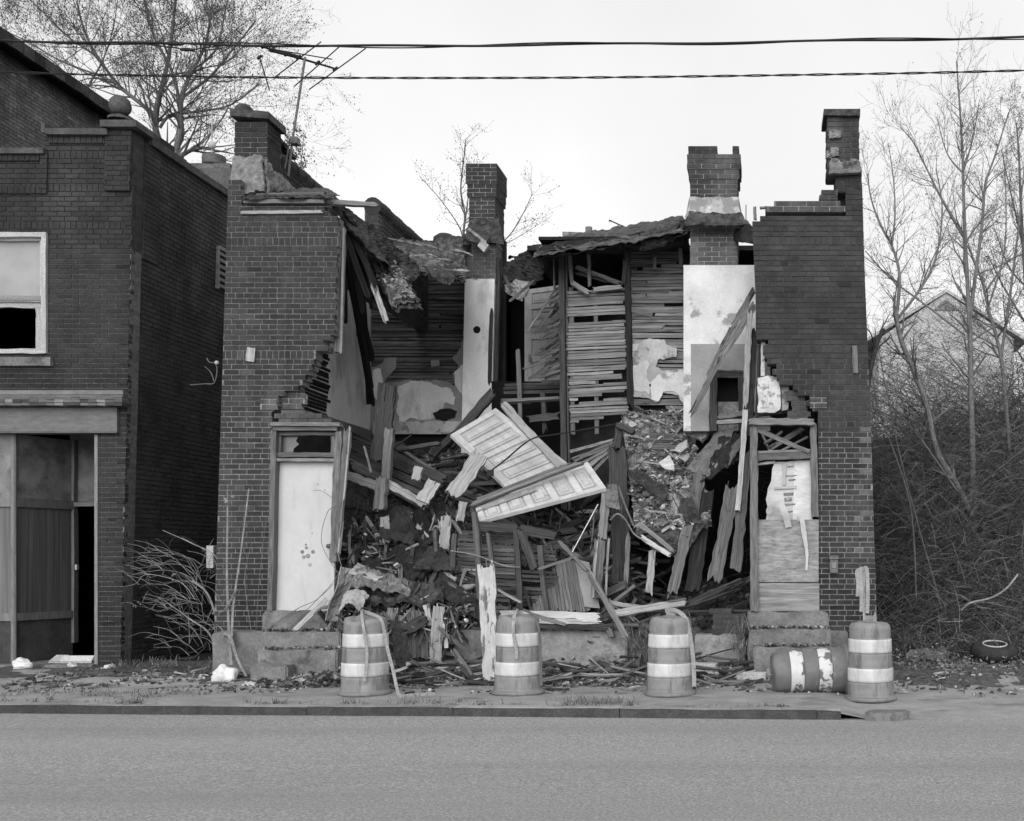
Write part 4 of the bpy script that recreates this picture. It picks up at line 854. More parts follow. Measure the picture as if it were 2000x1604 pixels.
pl(mb, 1460, 824, -.08, 1592, 826, -.08, 13, .12, .04, 1.3, 0, FR, n=14); pl(mb, 1480, 892, YD, 1584, 888, YD, 16, .1, .0, .8, 0, FR); pl(mb, 1480, 884, YD-.03, 1583, 880, YD-.03, 5, .06, 0, 1.3, 0, FR)
pl(mb, 1476, 838, -.02, 1582, 884, -.02, 9, .05, .02, 1.1, 0, FR); df2 = mb.build('door_frame', M['frame'], ruin)
mb = MB()
mb.slab([P(x, y, YD+.05) for x, y in [(1512, 903), (1585, 898), (1587, 1018), (1496, 1018), (1499, 992), (1496, 975), (1500, 955), (1506, 940), (1508, 918)]], Vector((0, .03, 0)), .008, .05, 1, 0)
mb.slab([P(x, y, YD+.042) for x, y in [(1552, 902), (1584, 899), (1586, 1016), (1548, 1016), (1550, 960)]], Vector((0, .008, 0)), .004, .06, 1.25, 0); pl(mb, 1532, 905, YD+.03, 1531, 950, YD+.03, 7, .015, .02, .8); pl(mb, 1512, 953, YD+.03, 1557, 952, YD+.03, 5, .015, .02, .9); pl(mb, 1478, 907, YD+.05, 1514, 903, YD+.05, 5, .03, 0, .9)
for (x0, y0, x1, w) in ((1536, 912, 1552, 2), (1530, 930, 1560, 1.5), (1538, 938, 1556, 2.5), (1528, 966, 1552, 5), (1530, 976, 1548, 7), (1527, 986, 1556, 3), (1534, 1000, 1550, 2)): pl(mb, x0, y0, YD+.038, x1, y0-1.5, YD+.038, w, .006, .06, R.uniform(.3, .6))
d2 = mb.build('door', M['paint'], ruin)
tag(d2, 'white door with a torn hole and split veneer')
mb = MB(); YD = -.01
def board(x0, y0, x1, y1, Y, m_, nm):
    mb = MB(); a = P(x0, y1, Y); b = P(x1, y0, Y); mb.box(a.x, b.x, Y, Y+.014, a.z, b.z, 1, 0, .002); return mb.build(nm, m_, ruin)
board(1478, 1015, 1599, 1137, YD, M['ply'], 'plywood_board'); board(1479, 1139, 1600, 1194, YD-.008, M['ply2'], 'plywood_board')
mb = MB()
def ribbon(mb, pts, w, tone=1.0, mt=0, th=.004):
    vs = []
    for i, p in enumerate(pts):
        a = pts[max(0, i-1)]; b = pts[min(len(pts)-1, i+1)]; d = (b-a).normalized(); s = d.cross(Vector((0, -1, 0)))
        if s.length < .2: s = Vector((1, 0, 0))
        s.normalize(); ww = w[i] if isinstance(w, (list, tuple)) else w; vs += [p-s*ww/2, p+s*ww/2, p-s*ww/2+Vector((0, th, 0)), p+s*ww/2+Vector((0, th, 0))]
    L = [0]
    for a, b in zip(pts, pts[1:]): L.append(L[-1]+(b-a).length)
    uvs = [(L[i//4], (i % 2)*.05) for i in range(len(vs))]
    n = len(pts); fs = []
    for i in range(n-1):
        a = 4*i; fs += [(a, a+1, a+5, a+4), (a+2, a+6, a+7, a+3), (a, a+4, a+6, a+2), (a+1, a+3, a+7, a+5)]
    mb.add(vs, fs, tone, mt, uvs)
def arc(ps, n=8):
    """Catmull-Rom through the points"""
    q = [ps[0]]+list(ps)+[ps[-1]]; out = []
    for i in range(1, len(q)-2):
        for k in range(n):
            t = k/n; a, b, c, d = q[i-1], q[i], q[i+1], q[i+2]
            out.append(.5*((2*b)+(c-a)*t+(2*a-5*b+4*c-d)*t*t+(3*b-a-3*c+d)*t**3))
    out.append(q[-2]); return out
ribbon(mb, arc([P(1500, 1004, -.02), P(1508, 988, -.08), P(1524, 986, -.14), P(1534, 1004, -.14), P(1540, 1030, -.06)]), [.05, .06, .07]+[.08]*40); ribbon(mb, arc([P(1556, 1014, .0), P(1566, 1016, -.06), P(1570, 1040, -.06), P(1576, 1080, -.04), P(1575, 1114, -.03)]), [.06]*16+[.07, .06, .06, .05, .05, .05, .04, .04, .04, .04, .03, .03, .03, .03, .03, .03, .03, .03])
mb.build('peeling_strip', M['paint'], d2)
# foundation and stoops -------------------------------------------------------------------------
rough_block('foundation', 414, 512, 1234, 1325, -.34, .5, M['concrete'], ruin); rough_block('foundation', 884, 1052, 1232, 1325, .06, .3, M['concrete'], ruin, .025); rough_block('foundation', 1050, 1224, 1234, 1322, .10, .3, M['concrete_l'], ruin, .02)
rough_block('foundation', 1357, 1456, 1240, 1318, .02, .3, M['concrete_l'], ruin, .025); rough_block('foundation', 1612, 1658, 1233, 1325, -.08, .4, M['concrete'], ruin)
def stoop(blocks, lab):
    o = rough_block('stoop', *blocks[0], M['concrete'], ruin)
    for b in blocks[1:]: rough_block('step', *b, M['concrete'], o)
    tag(o, lab); return o
stoop([(511, 666, 1194, 1240, -.06, .3), (505, 665, 1235, 1330, -.36, .32), (503, 659, 1271, 1334, -.63, .27), (487, 560, 1301, 1340, -.9, .27)], 'worn concrete stoop with a broken bottom step')
stoop([(1460, 1618, 1195, 1234, -.06, .3), (1461, 1624, 1230, 1330, -.36, .32), (1472, 1622, 1265, 1336, -.63, .27)], 'concrete stoop behind the fallen drum')
# small fittings fixed to the house
mb = MB(); pl(mb, 491, 678, -.02, 488, 708, -.02, 15, .02, .03, 1.2, 0, FR); mb.build('wall_patch_board', M['wood_l'], ruin)
mb = MB(); pl(mb, 1669, 675, -.02, 1671, 730, -.02, 10, .03, .01, .9, 0, FR); mb.build('wall_patch_board', M['wood'], ruin)
mb = MB(); a = P(1621, 1119, -.09); b = P(1637, 1085, -.09); mb.box(a.x, b.x, -.09, -.005, a.z, b.z, 1); mb.hexa(Vector((a.x-.01, -.12, b.z-.045)), Vector((b.x-a.x+.02, 0, 0)), Vector((0, .11, .03)), Vector((0, 0, .012)), 1.3); mb.box(a.x+.025, b.x-.025, -.096, -.0905, a.z+.06, b.z-.09, 1.9)
mb.build('mailbox', M['metal'], ruin, auto=.006)
mb = MB(); a = P(410, 1110, .5); b = P(424, 1066, .5); mb.box(a.x, b.x, .4, .7, a.z, b.z, 1); mb.build('meter_box', M['winwhite'], ruin, auto=.01)
mb = MB(); mb.tube(arc([P(404, 700, .1), P(410, 708, .05), P(426, 708, .03)]), .007, 5); mb.tube(arc([P(372, 752, .2), P(400, 750, .1), P(418, 748, .05), P(424, 725, .02), P(422, 712, .02)]), .007, 5); mb.tube(arc([P(400, 716, .2), P(412, 728, .1), P(418, 745, .05)]), .006, 5); mb.lathe([(.02, 0), (.03, .01), (.02, .03), (0, .035)], P(424, 709, .02), Vector((0, -1, 0)), 10, 3)
mb.build('service_cable', M['metal'], ruin)
# ------------------------------------------------------------------ the collapse: heap, sheets, timbers
def H(x, y):
    z = .30+.80*y-.02*y*y
    l = max(0, min(1, (-4.75-x)/.6))*max(0, min(1, (3.0-y)/1.2)); z -= l*.8*y+.1*l
    r = max(0, min(1, (x+2.05)/.35)); z = z*(1-r)+r*(.42+.16*y)
    return max(.15, z)+.16*nz(x*1.6, y*1.6, 3)+.08*nz(x*4.3, y*4.3, 5)+.035*nz(x*11, y*11, 8)
mb = MB(); nx, ny = 170, 100; vs = []
for j in range(ny+1):
    for i in range(nx+1):
        x = -6.6+7.5*i/nx; y = .16+4.15*j/ny; vs.append((x, y, H(x, y) if j else -.05))
mb.add(vs, [(j*(nx+1)+i, j*(nx+1)+i+1, (j+1)*(nx+1)+i+1, (j+1)*(nx+1)+i) for j in range(ny) for i in range(nx)])
tag(mb.build('rubble', M['soil']), kind='stuff')
G1 = 'loose timbers in the collapse'
def loose(name, label, cat, segs, m, grp=None):
    """one loose thing: each seg x0 y0 Y0 x1 y1 Y1 width_px thickness [jag tone nrm]"""
    mb = MB()
    for sg in segs:
        x0, y0, Y0, x1, y1, Y1, w = sg[:7]; t = sg[7] if len(sg) > 7 else .04; jag = sg[8] if len(sg) > 8 else .06; tn = sg[9] if len(sg) > 9 else 1; nr = sg[10] if len(sg) > 10 else None
        pl(mb, x0, y0, Y0, x1, y1, Y1, w, t, jag*1.25, tn, 0, nr, .008, 6, 14)
        if w > 8:                                # splinters standing off the ends and edges
            for q in range(R.randint(2, 4)):
                f0 = R.choice((-.03, .0, .55, .72)); f1 = f0+R.uniform(.2, .38); o = R.uniform(-.5, .5)*w; L = math.hypot(x1-x0, y1-y0) or 1; ox, oy = -(y1-y0)/L*o, (x1-x0)/L*o
                pl(mb, x0+(x1-x0)*f0+ox, y0+(y1-y0)*f0+oy, Y0-.03, x0+(x1-x0)*f1+ox*R.uniform(.8, 1.2), y0+(y1-y0)*f1+oy, Y0+(Y1-Y0)*f1-.03, R.uniform(1.2, 3), .008, .08, tn*R.choice((.4, .7, 1.3, 1.5)), 0, nr, .006, 1, 4)
    return tag(mb.build(name, m), label, cat, grp)
B_ = 'timber beam'
loose('timber_beam', 'broad dark plank standing upright against the plastered back wall', B_, [(758, 748, 1.0, 742, 902, .9, 34, .06, .04, 1, FR)], M['wood_d'], G1)
loose('timber_beam', 'grey post standing just in front of the broad dark plank', B_, [(762, 836, .85, 754, 950, .8, 17, .09, .03, 1, FR)], M['wood'], G1)
loose('timber_beam', 'rotten beam with a pale upper edge lying left of the grey post', B_, [(676, 928, .7, 744, 952, .6, 17, .1, .12, 1.4)], M['wood'], G1)
loose('timber_beam', 'rotten beam with a pale upper edge running right from the grey post', B_, [(752, 944, .62, 836, 990, .5, 15, .1, .1, 1.7)], M['wood'], G1)
loose('timber_beam', 'short rotted stump of wood where the grey post meets the beams', B_, [(748, 930, .5, 742, 1000, .45, 22, .08, .1, 1.0)], M['wood'], G1)
loose('splintered_board', 'splintered pale board end leaning below the fan of joists', 'board', [(850, 938, .6, 824, 984, .45, 26, .04, .16, 1.1, FR)], M['wood_l'], G1)
loose('weathered_plank', 'thick weathered plank with a knot, leaning on the tilted white door', 'plank', [(944, 882, .95, 880, 972, .6, 30, .06, .09, 1.0, Vector((.2, -1, .3)))], M['wood_l'], G1)
loose('wood_stump', 'small mottled wood stub sticking out between the dark joists', 'wood scrap', [(820, 911, .9, 811, 940, .85, 17, .06, .05, 1.1)], M['wood_l'], G1)
loose('weathered_plank', 'short upright grey plank beside the left end of the lath partition', 'plank', [(872, 1006, .45, 866, 1075, .4, 19, .03, .02, 1.0, FR)], M['wood_l'], G1)
loose('weathered_plank', 'small tapering board standing in the black felt left of the pipe', 'plank', [(750, 1006, .5, 757, 1062, .45, 17, .03, .07, .8, FR)], M['wood_l'], G1)
loose('weathered_plank', 'short grey plank wedged above the partition beside the door corner', 'plank', [(906, 978, .5, 898, 1020, .45, 15, .03, .04, .9, FR)], M['wood_l'], G1)
loose('splintered_board', 'splintered pale board stub over the dark felt by the lath partition', 'board', [(862, 1128, .2, 890, 1140, .15, 26, .03, .1, 1.0, FR)], M['wood_l'], G1)
loose('weathered_plank', 'long light lath leaning in the dark beside the grey door trim', 'lath', [(711, 870, .9, 725, 925, .6, 4, .012, .03, 1.3)], M['wood'], G1)
loose('timber_beam', 'pair of dark boards lying behind the tilted white door', B_, [(870, 880, 1.8, 968, 762, 2.2, 18, .08, .12, 1), (842, 893, 1.6, 890, 846, 1.8, 14, .06, .05, .7)], M['wood_d'], G1)
loose('timber_beam', 'dark thin timber laid across the plaster rubble behind the grey post', B_, [(770, 880, 1.4, 862, 866, 1.5, 8, .05, .05, 1.2)], M['wood_d'], G1)
# fallen joists fanning down from the back left
FJ = ['uppermost', 'second', 'third', 'fourth', 'fifth', 'sixth', 'lowest']
for i in range(7):
    loose('fallen_joist', FJ[i]+' of the seven dark fallen joists that slope down behind the grey post', 'joist',
          [(668+i*2+R.uniform(0, 8), 846+i*11, 2.4-.2*i, 868-i*6+R.uniform(-10, 16), 938+i*7, 1.2-.05*i, R.uniform(9, 13), .07, .08, R.uniform(.6, 1.5))], M['wood_d'], 'fallen joists behind the grey post')
loose('door_trim', 'pale-edged trim board peeling away from the left doorway', 'trim board', [(681, 836, -.12, 657, 1085, -.06, 15, .02, .05, 1.0, Vector((.5, -1, 0))), (684, 832, -.14, 661, 1080, -.08, 3, .03, .02, 2.2, FR)], M['frame'])
loose('hanging_board', 'long splintered board hanging from the torn roof with a pale lower end', 'board', [(690, 440, .9, 730, 560, .9, 9, .03, .03, .7), (728, 552, .88, 756, 634, .85, 11, .03, .2, 2.4)], M['wood'], G1)
loose('hanging_board', 'shorter dark board with a bright tip hanging beside the roll of roofing', 'board', [(722, 478, 1.1, 772, 558, 1.05, 6, .03, .03, .6), (771, 556, 1.04, 779, 607, 1.0, 6, .03, .05, 2.0)], M['wood'], G1)
# lower left: sheets and felt spilled over the drum
def cloth(name, label, cat, corners, m, **k):
    mb = MB(); mb.sheet([P(*c) for c in corners], tone=k.pop('tone', 1.0), **k); return tag(mb.build(name, m, smooth=False), label, cat)
cloth('roofing_sheet', 'curled grey roofing sheet standing against the foot of the left doorway', 'roofing sheet', [(632, 1212, -.28), (655, 1215, -.1), (690, 1112, .1), (662, 1106, -.12)], M['sheet'], nx=14, ny=16, amp=.04, fr=4, jag=.05, th=.012, curl=.03)
cloth('roofing_sheet', 'folded pale roofing sheet lying on top of the bark-like roofing slab', 'roofing sheet', [(680, 1120, -.1), (735, 1138, -.15), (758, 1124, .2), (698, 1100, .25)], M['sheet'], nx=16, ny=10, amp=.03, fr=4, jag=.03, th=.015, tone=1.35)
cloth('roofing_sheet', 'pale roofing sheet arched over a dark hollow above the first drum', 'roofing sheet', [(662, 1196, -.5), (700, 1198, -.5), (722, 1164, -.2), (672, 1162, -.2)], M['sheet'], nx=14, ny=12, amp=.06, fr=3, jag=.05, th=.014, tone=1.25, sag=-.08)
cloth('roofing_slab', 'cracked bark-like slab of old roofing lying above the first drum', 'roofing slab', [(684, 1142, -.25), (800, 1165, -.1), (796, 1142, .25), (694, 1120, .15)], M['felt_g'], nx=34, ny=14, amp=.07, fr=9, jag=.04, th=.08, tone=1.2)
cloth('tar_felt', 'crumpled layered tar felt between the bark-like slab and the lath partition', 'tar felt', [(700, 1185, -.1), (868, 1185, -.05), (880, 1120, .4), (720, 1118, .5)], M['tar'], nx=40, ny=16, amp=.11, fr=5, jag=.05, th=.06)
cloth('tar_felt', 'sheet of black felt sagging across the left end of the lath partition', 'tar felt', [(852, 1160, .0), (938, 1215, .05), (938, 1178, .1), (858, 1112, .15)], M['felt'], nx=24, ny=16, amp=.06, fr=4, jag=.04, th=.015, tone=1.2)
cloth('tar_felt', 'black felt humped over the rubble below the small tapering board', 'tar felt', [(700, 1130, .1), (850, 1120, .1), (840, 1060, .6), (730, 1062, .7)], M['felt'], nx=34, ny=24, amp=.16, fr=3, jag=.06, th=.02, tone=.9)
cloth('tar_felt', 'flap of black felt lying over a broken stub beside the partition', 'tar felt', [(806, 1112, .15), (894, 1118, .1), (868, 1072, .35), (838, 1066, .4)], M['felt'], nx=20, ny=14, amp=.06, fr=4, jag=.04, th=.015, tone=1.5)
cloth('tar_felt', 'smooth black felt drooping in the middle of the wreck under the rotten beams', 'tar felt', [(740, 1052, .35), (812, 1066, .35), (806, 992, .8), (736, 976, .8)], M['felt'], nx=20, ny=20, amp=.06, fr=3, jag=.04, th=.015, tone=1.1)
cloth('tar_felt', 'black felt hanging from rubble behind the splintered board', 'tar felt', [(800, 1060, .4), (868, 1060, .4), (872, 980, .9), (808, 985, .9)], M['felt'], nx=20, ny=20, amp=.1, fr=4, jag=.06, th=.015, tone=.8)
mb = MB(); mb.tube([P(852, 1078, .3), P(850, 1050, .32), P(850, 1034, .34)], 4.5/S(.3), 10, .6); mb.tube(arc([P(844, 1036, .34), P(850, 1028, .32), P(860, 1032, .3)]), .012, 6, 1.8); tag(mb.build('pipe', M['metal']), 'short dark pipe with a bent ring standing in the black felt', 'pipe')
loose('rotted_post', 'rotted pale post split at its foot beside the beadboard panel', 'post', [(858, 1176, -.12, 850, 1302, -.2, 22, .1, .12, 1, Vector((.3, -1, 0))), (832, 1178, -.1, 842, 1225, -.12, 11, .04, .1, 1.3, FR), (868, 1215, -.16, 872, 1270, -.2, 7, .03, .12, 1.5)], M['wood_l'], G1)
mb = MB()
for i in range(9): pl(mb, 772+i*8.4, 1190+(8 if i < 3 else 0), -.02, 776+i*8.3, 1292-R.uniform(0, 8), -.06, 7.6, .016, .04, R.uniform(.6, 1.3), 0, FR, 0, 1, 4)
tag(mb.build('beadboard_panel', M['wood']), 'dark vertical beadboard panel standing behind the first drum', 'wall panel')
loose('broken_box_board', 'dark board lying aslant in front of the small beadboard panel', 'board', [(784, 1236, -.2, 834, 1206, -.22, 22, .05, .04, 1)], M['wood_d'], G1); loose('weathered_plank', 'small grey plank end standing behind the top of the first drum', 'plank', [(768, 1186, -.05, 764, 1214, -.08, 20, .03, .02, 1.1, FR)], M['wood'], G1)
cloth('tar_felt', 'stiff dark felt strip slanting to the ground right of the first drum', 'tar felt', [(772, 1300, -.5), (812, 1322, -.45), (786, 1212, -.15), (760, 1212, -.2)], M['felt'], nx=10, ny=24, amp=.04, fr=4, jag=.04, th=.02, tone=1.3)
loose('peeling_post', 'thick post with peeling white paint standing behind the second drum', 'post', [(950, 1098, -.35, 962, 1338, -1.0, 31, .11, .10, 1, Vector((.15, -1, .2)))], M['paint_w'])
loose('weathered_plank', 'thin grey plank slanting to the ground left of the peeling white post', 'plank', [(884, 1268, -.3, 924, 1326, -.8, 11, .03, .05, .9)], M['wood'], G1)
# fallen lath partition with its studs
lp = empty('lath_partition', P(1000, 1225, .2), 'fallen lath partition with its bare studs towards the street', 'partition')
mb = MB(); laths(mb, [(893, 1040), (1010, 1030), (1012, 1195), (890, 1200)], .36, .05, .044, tone=(.6, 1.4), slope=-.06, miss=.05); laths(mb, [(1012, 1052), (1088, 1068), (1090, 1160), (1108, 1162), (1108, 1185), (1000, 1180)], .42, .055, .04, tone=(.4, 1.3), slope=-.05, miss=.2)
mb.build('lath_sheet', M['lath_d'], lp)
mb = MB(); pl(mb, 930, 1026, .2, 1012, 1033, .2, 17, .06, .02, 1, 0, FR); pl(mb, 1016, 1034, .22, 1090, 1047, .22, 19, .06, .06, 1, 0, FR); mb.build('top_plate', M['wood_d'], lp)
for (x0, y0, x1, y1, w) in ((927, 998, 938, 1180, 11), (953, 1038, 962, 1105, 8), (1009, 1030, 1016, 1192, 11), (1055, 1062, 1072, 1222, 10), (890, 1040, 885, 1110, 9)):
    mb = MB(); pl(mb, x0, y0, .16, x1, y1, .12, w, .07, .04, R.uniform(1, 2), 0, FR, .01, 3, 12); mb.build('stud', M['wood_d'], lp)
mb = MB(); pl(mb, 1016, 1036, .12, 1044, 1114, .02, 15, .05, .05, 1.1, 0, Vector((.4, -1, 0))); mb.build('brace', M['wood_d'], lp)
mb = MB(); mb.tube(arc([P(880, 1076, .1), P(930, 1085, .05), P(985, 1105, .05), P(1015, 1108, .05)]), .008, 5); tag(mb.build('cord', M['cane']), 'thin pale cord strung across the fallen lath partition', 'cord')
# fallen beadboard wall and white skirting below it
bp = empty('beadboard_wall', P(1110, 1215, .2), 'collapsed panel of upright beadboard with a smooth grey strip along its right edge', 'wall panel')
mb = MB()
for i in range(17): pl(mb, 1036+i*5.6+max(0, i-8)*.6, 1176-i*8.5 if i < 10 else 1092+R.uniform(-2, 6), .5, 1040+i*6.9, 1196, .3, 6.2, .014, .03, R.uniform(.75, 1.25), 0, FR, 0, 1, 4)
mb.build('boards', M['wood'], bp)
mb = MB(); mb.slab([P(x, y, q) for x, y, q in [(1122, 1092, .48), (1150, 1098, .48), (1172, 1188, .26), (1142, 1186, .26)]], Vector((0, .015, 0)), .004, .08); mb.build('smooth_strip', M['plaster_g'], bp)
loose('skirting_board', 'long white skirting board lying under the collapsed beadboard panel', 'trim board', [(972, 1198, .0, 1174, 1204, .0, 13, .03, .05, 1, FR), (1010, 1211, -.04, 1174, 1214, -.04, 9, .03, .05, .9, FR)], M['paint'])
loose('dark_sill', 'dark sill timber resting on the centre foundation', B_, [(1040, 1222, .02, 1200, 1226, .02, 10, .1, .06, 1, FR), (1190, 1230, .0, 1196, 1246, -.02, 12, .08, .02, 2.5, FR)], M['wood_d'], G1)
loose('weathered_lath', 'loose pale lath fallen across the skirting board', 'lath', [(970, 1150, -.02, 1020, 1178, -.05, 5, .01, .05, 1.4)], M['lath'], G1); loose('weathered_lath', 'grey lath lying along the white skirting board', 'lath', [(1030, 1198, -.06, 1110, 1222, -.08, 7, .012, .08, .8)], M['lath'], G1)
loose('weathered_lath', 'thin stick propped between the brace and the long dark pole', 'lath', [(1048, 1113, .0, 1128, 1086, -.02, 5, .012, .03, .9)], M['wood'], G1)
loose('long_pole', 'long dark cracked pole slanting down to the ground beside the foundation', 'pole', [(1090, 1056, .3, 1150, 1118, .1, 8, .03, .03, .9), (1148, 1114, .1, 1228, 1256, -.25, 11, .04, .2, 1.1)], M['wood'], G1)
# the two white doors
D1 = [P(1010, 972, .95), P(1135, 925, 1.6), P(968, 797, 2.1), P(880, 849, 1.3)]
panel_door('fallen_door', [D1[3], D1[2], D1[1], D1[0]], .045, M['paint'], 'white five-panel door lying tilted on the heap, upper of the two fallen doors', None, ((.12, .88, .05, .19), (.12, .88, .245, .385), (.12, .88, .44, .58), (.12, .88, .635, .775), (.12, .88, .83, .95)), group='white doors on the heap')
loose('door_jamb', 'white door jamb board lying along the upper edge of the tilted door', 'trim board', [(979, 786, 2.12, 1100, 916, 1.7, 15, .05, .06, .6, Vector((.1, -1, .6)))], M['paint'])
D2 = [P(932, 1014, .25), P(948, 990, .5), P(1152, 908, .75), P(1186, 952, .45)]
panel_door('fallen_door', [P(936, 1018, .2), P(928, 992, .5), P(1148, 902, .8), P(1184, 953, .42)], .05, M['paint'], 'white flaking door lying edge-on in front, lower of the two fallen doors', None, ((.12, .88, .05, .19), (.12, .88, .245, .385), (.12, .88, .44, .58), (.12, .88, .635, .775), (.12, .88, .83, .95)), group='white doors on the heap')
loose('splintered_timber', 'splintered grey timbers lying along the back edge of the lower fallen door', B_, [(915, 990, .45, 1140, 903, .75, 7, .06, .08, 1.1), (918, 982, .55, 1120, 905, .85, 6, .05, .1, .8), (930, 1000, .4, 1050, 955, .6, 4, .03, .06, 1.8)], M['wood'], G1)
mb = MB(); mb.tube(arc([P(953, 924, .7), P(985, 900, .9), P(1038, 858, 1.5), P(1090, 848, 1.7), P(1205, 828, 1.8)]), .011, 6); mb.box(P(952, 0, .7).x, P(964, 0, .7).x, .68, .72, P(0, 930, .7).z, P(0, 918, .7).z)
tag(mb.build('cable', M['wire']), 'black cable stretched across the tilted white door', 'cable')
mb = MB(); mb.tube([P(1168, 985, .2), P(1118, 1078, .1)], .006, 5, 4); tag(mb.build('cord', M['cane']), 'taut light cord running down from the lower fallen door', 'cord')
# planks fanning up to the stump at the foot of the hall partition
for i, (nm, y0, y1) in enumerate((('uppermost', 884, 862), ('second', 898, 868), ('third', 908, 872), ('fourth', 918, 874), ('lowest', 934, 878))):
    loose('loose_lath', nm+' of the five narrow boards rising to the dark stump', 'board', [(1108+i*8, y0+i*2, 1.5, 1203, y1-4, 1.3, 6+i % 2*3, .02, .06, R.uniform(.6, 1.5))], M['wood'], 'narrow boards by the dark stump')
loose('timber_beam', 'black stump post at the right end of the narrow boards', B_, [(1212, 826, 1.2, 1202, 880, 1.1, 15, .1, .05, 1), (1206, 872, 1.0, 1216, 1165, .9, 34, .12, .1, 1.0, FR)], M['wood_d'], G1)
loose('timber_beam', 'dark charred timber lying across the edge of the plaster floor', B_, [(1206, 829, 1.1, 1240, 846, 1.0, 12, .06, .05, 1)], M['wood_d'], G1)
loose('timber_beam', 'grey timber with a torn rag on top beside the lower fallen door', B_, [(1186, 952, .5, 1176, 1056, .4, 17, .06, .04, 1.2, FR)], M['wood'], G1)
loose('split_post', 'pale-edged split post standing in the black opening', 'post', [(1174, 1052, .3, 1164, 1172, .2, 20, .08, .03, .9, FR), (1167, 1056, .24, 1159, 1170, .14, 5, .05, .02, 1.7, FR), (1190, 1050, .3, 1184, 1166, .2, 4, .04, .02, 1.5, FR)], M['wood'], G1)
cloth('rag', 'grey rag draped over the timber end beside the lower fallen door', 'rag', [(1182, 990, .38), (1212, 1000, .4), (1204, 944, .5), (1186, 946, .48)], M['sheet'], nx=10, ny=14, amp=.05, fr=6, jag=.08, th=.008, tone=.55)
loose('timber_beam', 'tall dark post with a rotted pale streak in the black opening', B_, [(1228, 1040, .8, 1222, 1170, .7, 9, .08, .06, 1.3, FR)], M['wood'], G1)
mb = MB(); mb.tube(arc([P(1192, 1016, .35), P(1206, 1004, .3), P(1222, 1016, .3), P(1236, 1040, .28), P(1250, 1052, .28)]), .012, 6, .8); mb.tube(arc([P(1208, 950, .4), P(1222, 990, .35), P(1238, 1028, .3)]), .014, 6, .6); tag(mb.build('cable', M['cane']), 'thin looping cable hanging beside the slipped plaster floor', 'cable')
# floor that slipped down on the right with plaster rubble on it
FC = [P(1242, 1050, .55), P(1395, 1035, .6), P(1348, 812, 2.15), P(1212, 815, 2.2)]
fl = empty('collapsed_floor', FC[0], 'slipped piece of upper floor covered with broken plaster, hanging over a black void', 'floor')
mb = MB(); mb.sheet(FC, 60, 60, .10, 4, .06, .10, 1, 0); mb.build('floor_sheet', M['peel'], fl)
mb = MB()
def fpt(u, v): return (FC[0]*(1-u)+FC[1]*u)*(1-v)+(FC[3]*(1-u)+FC[2]*u)*v
for i in range(2600):
    u, v = R.uniform(.02, .98), R.random(); q = fpt(u, v)+Vector((0, -.13, .07))
    if nz(q.x*2.2, q.z*2.2, 7) < -.12: continue
    r = min(.09, .007*math.exp(abs(R.gauss(0, .95)))); tn = R.choice((.2, .3, .4, .5, .7, .9, 1.3, 1.7)); mb.chip(q+Vector((0, R.uniform(-.03, .03), R.uniform(-.03, .03))), r, R.uniform(.15, .5), tn)
for i in range(60):
    q = fpt(R.uniform(.05, .95), R.random())+Vector((0, -.15, .08)); a = R.gauss(.4, .6); d = Vector((math.cos(a), R.uniform(-.3, .3), -math.sin(a)))*R.uniform(.05, .2); mb.plank(q-d, q+d, R.uniform(.01, .03), .008, None, .03, .01, 1, 2, R.choice((.15, .25, .4, .8)))
o = mb.build('plaster_rubble', M['chips'], fl); o['kind'] = 'stuff'
mb = MB()
for (x, y, r, tn) in ((1303, 906, 19, 1.4), (1338, 896, 13, 1.0), (1332, 872, 15, 1.0), (1236, 829, 9, 1.3), (1255, 985, 15, .8), (1246, 1000, 13, .7), (1309, 970, 11, .6), (1316, 990, 10, 1.0), (1270, 870, 7, .7), (1322, 940, 9, .8)):
    q = P(x, y, 1.0 if y > 860 else 1.7); pts = []; n = R.choice((4, 5, 7)); a0 = R.uniform(0, 6); ex = R.uniform(.6, 1.3)
    for i in range(n): a = a0+6.28*(i+R.uniform(-.3, .3))/n; rr = r*R.uniform(.5, 1.2); pts.append(P(x+rr*ex*math.cos(a), y+rr/ex*math.sin(a), q.y-.1*math.sin(a)))
    mb.slab(pts[::-1], Vector((0, .03, -.01)), .012, .03, tn)
for i in range(7): pl(mb, 1258+R.uniform(-6, 6), 848+i*4.6, 1.62-.03*i, 1322+R.uniform(-8, 12), 850+i*4.4, 1.62-.03*i, 4, .008, .05, R.uniform(.15, .35))
o = mb.build('plaster_pieces', M['chips'], fl); o['kind'] = 'stuff'
cloth('tar_felt', 'dark felt hanging below the slipped plaster floor', 'tar felt', [(1242, 1050, .45), (1392, 1010, .45), (1330, 1092, .35), (1280, 1078, .4)], M['tar'], nx=24, ny=16, amp=.08, fr=5, jag=.06, th=.03)
cloth('tar_felt', 'twisted felt strip lying across the lower part of the plaster floor', 'tar felt', [(1228, 932, .85), (1300, 985, .62), (1312, 958, .66), (1244, 918, .9)], M['felt'], nx=20, ny=10, amp=.07, fr=5, jag=.05, th=.02, tone=1.9)
cloth('roofing_sheet', 'grey-sided roofing felt draped over the leaning posts', 'roofing sheet', [(1336, 920, .8), (1392, 935, .7), (1440, 832, 1.0), (1398, 845, 1.2)], M['felt_g'], nx=22, ny=16, amp=.05, fr=4, jag=.05, th=.015, tone=1.0)
cloth('tar_felt', 'wide black felt sheet hanging between the fireplace and the light upright pole', 'tar felt', [(1366, 945, .65), (1448, 905, .6), (1462, 835, .9), (1410, 852, 1.0)], M['felt'], nx=24, ny=18, amp=.09, fr=4, jag=.06, th=.015, tone=1.1)
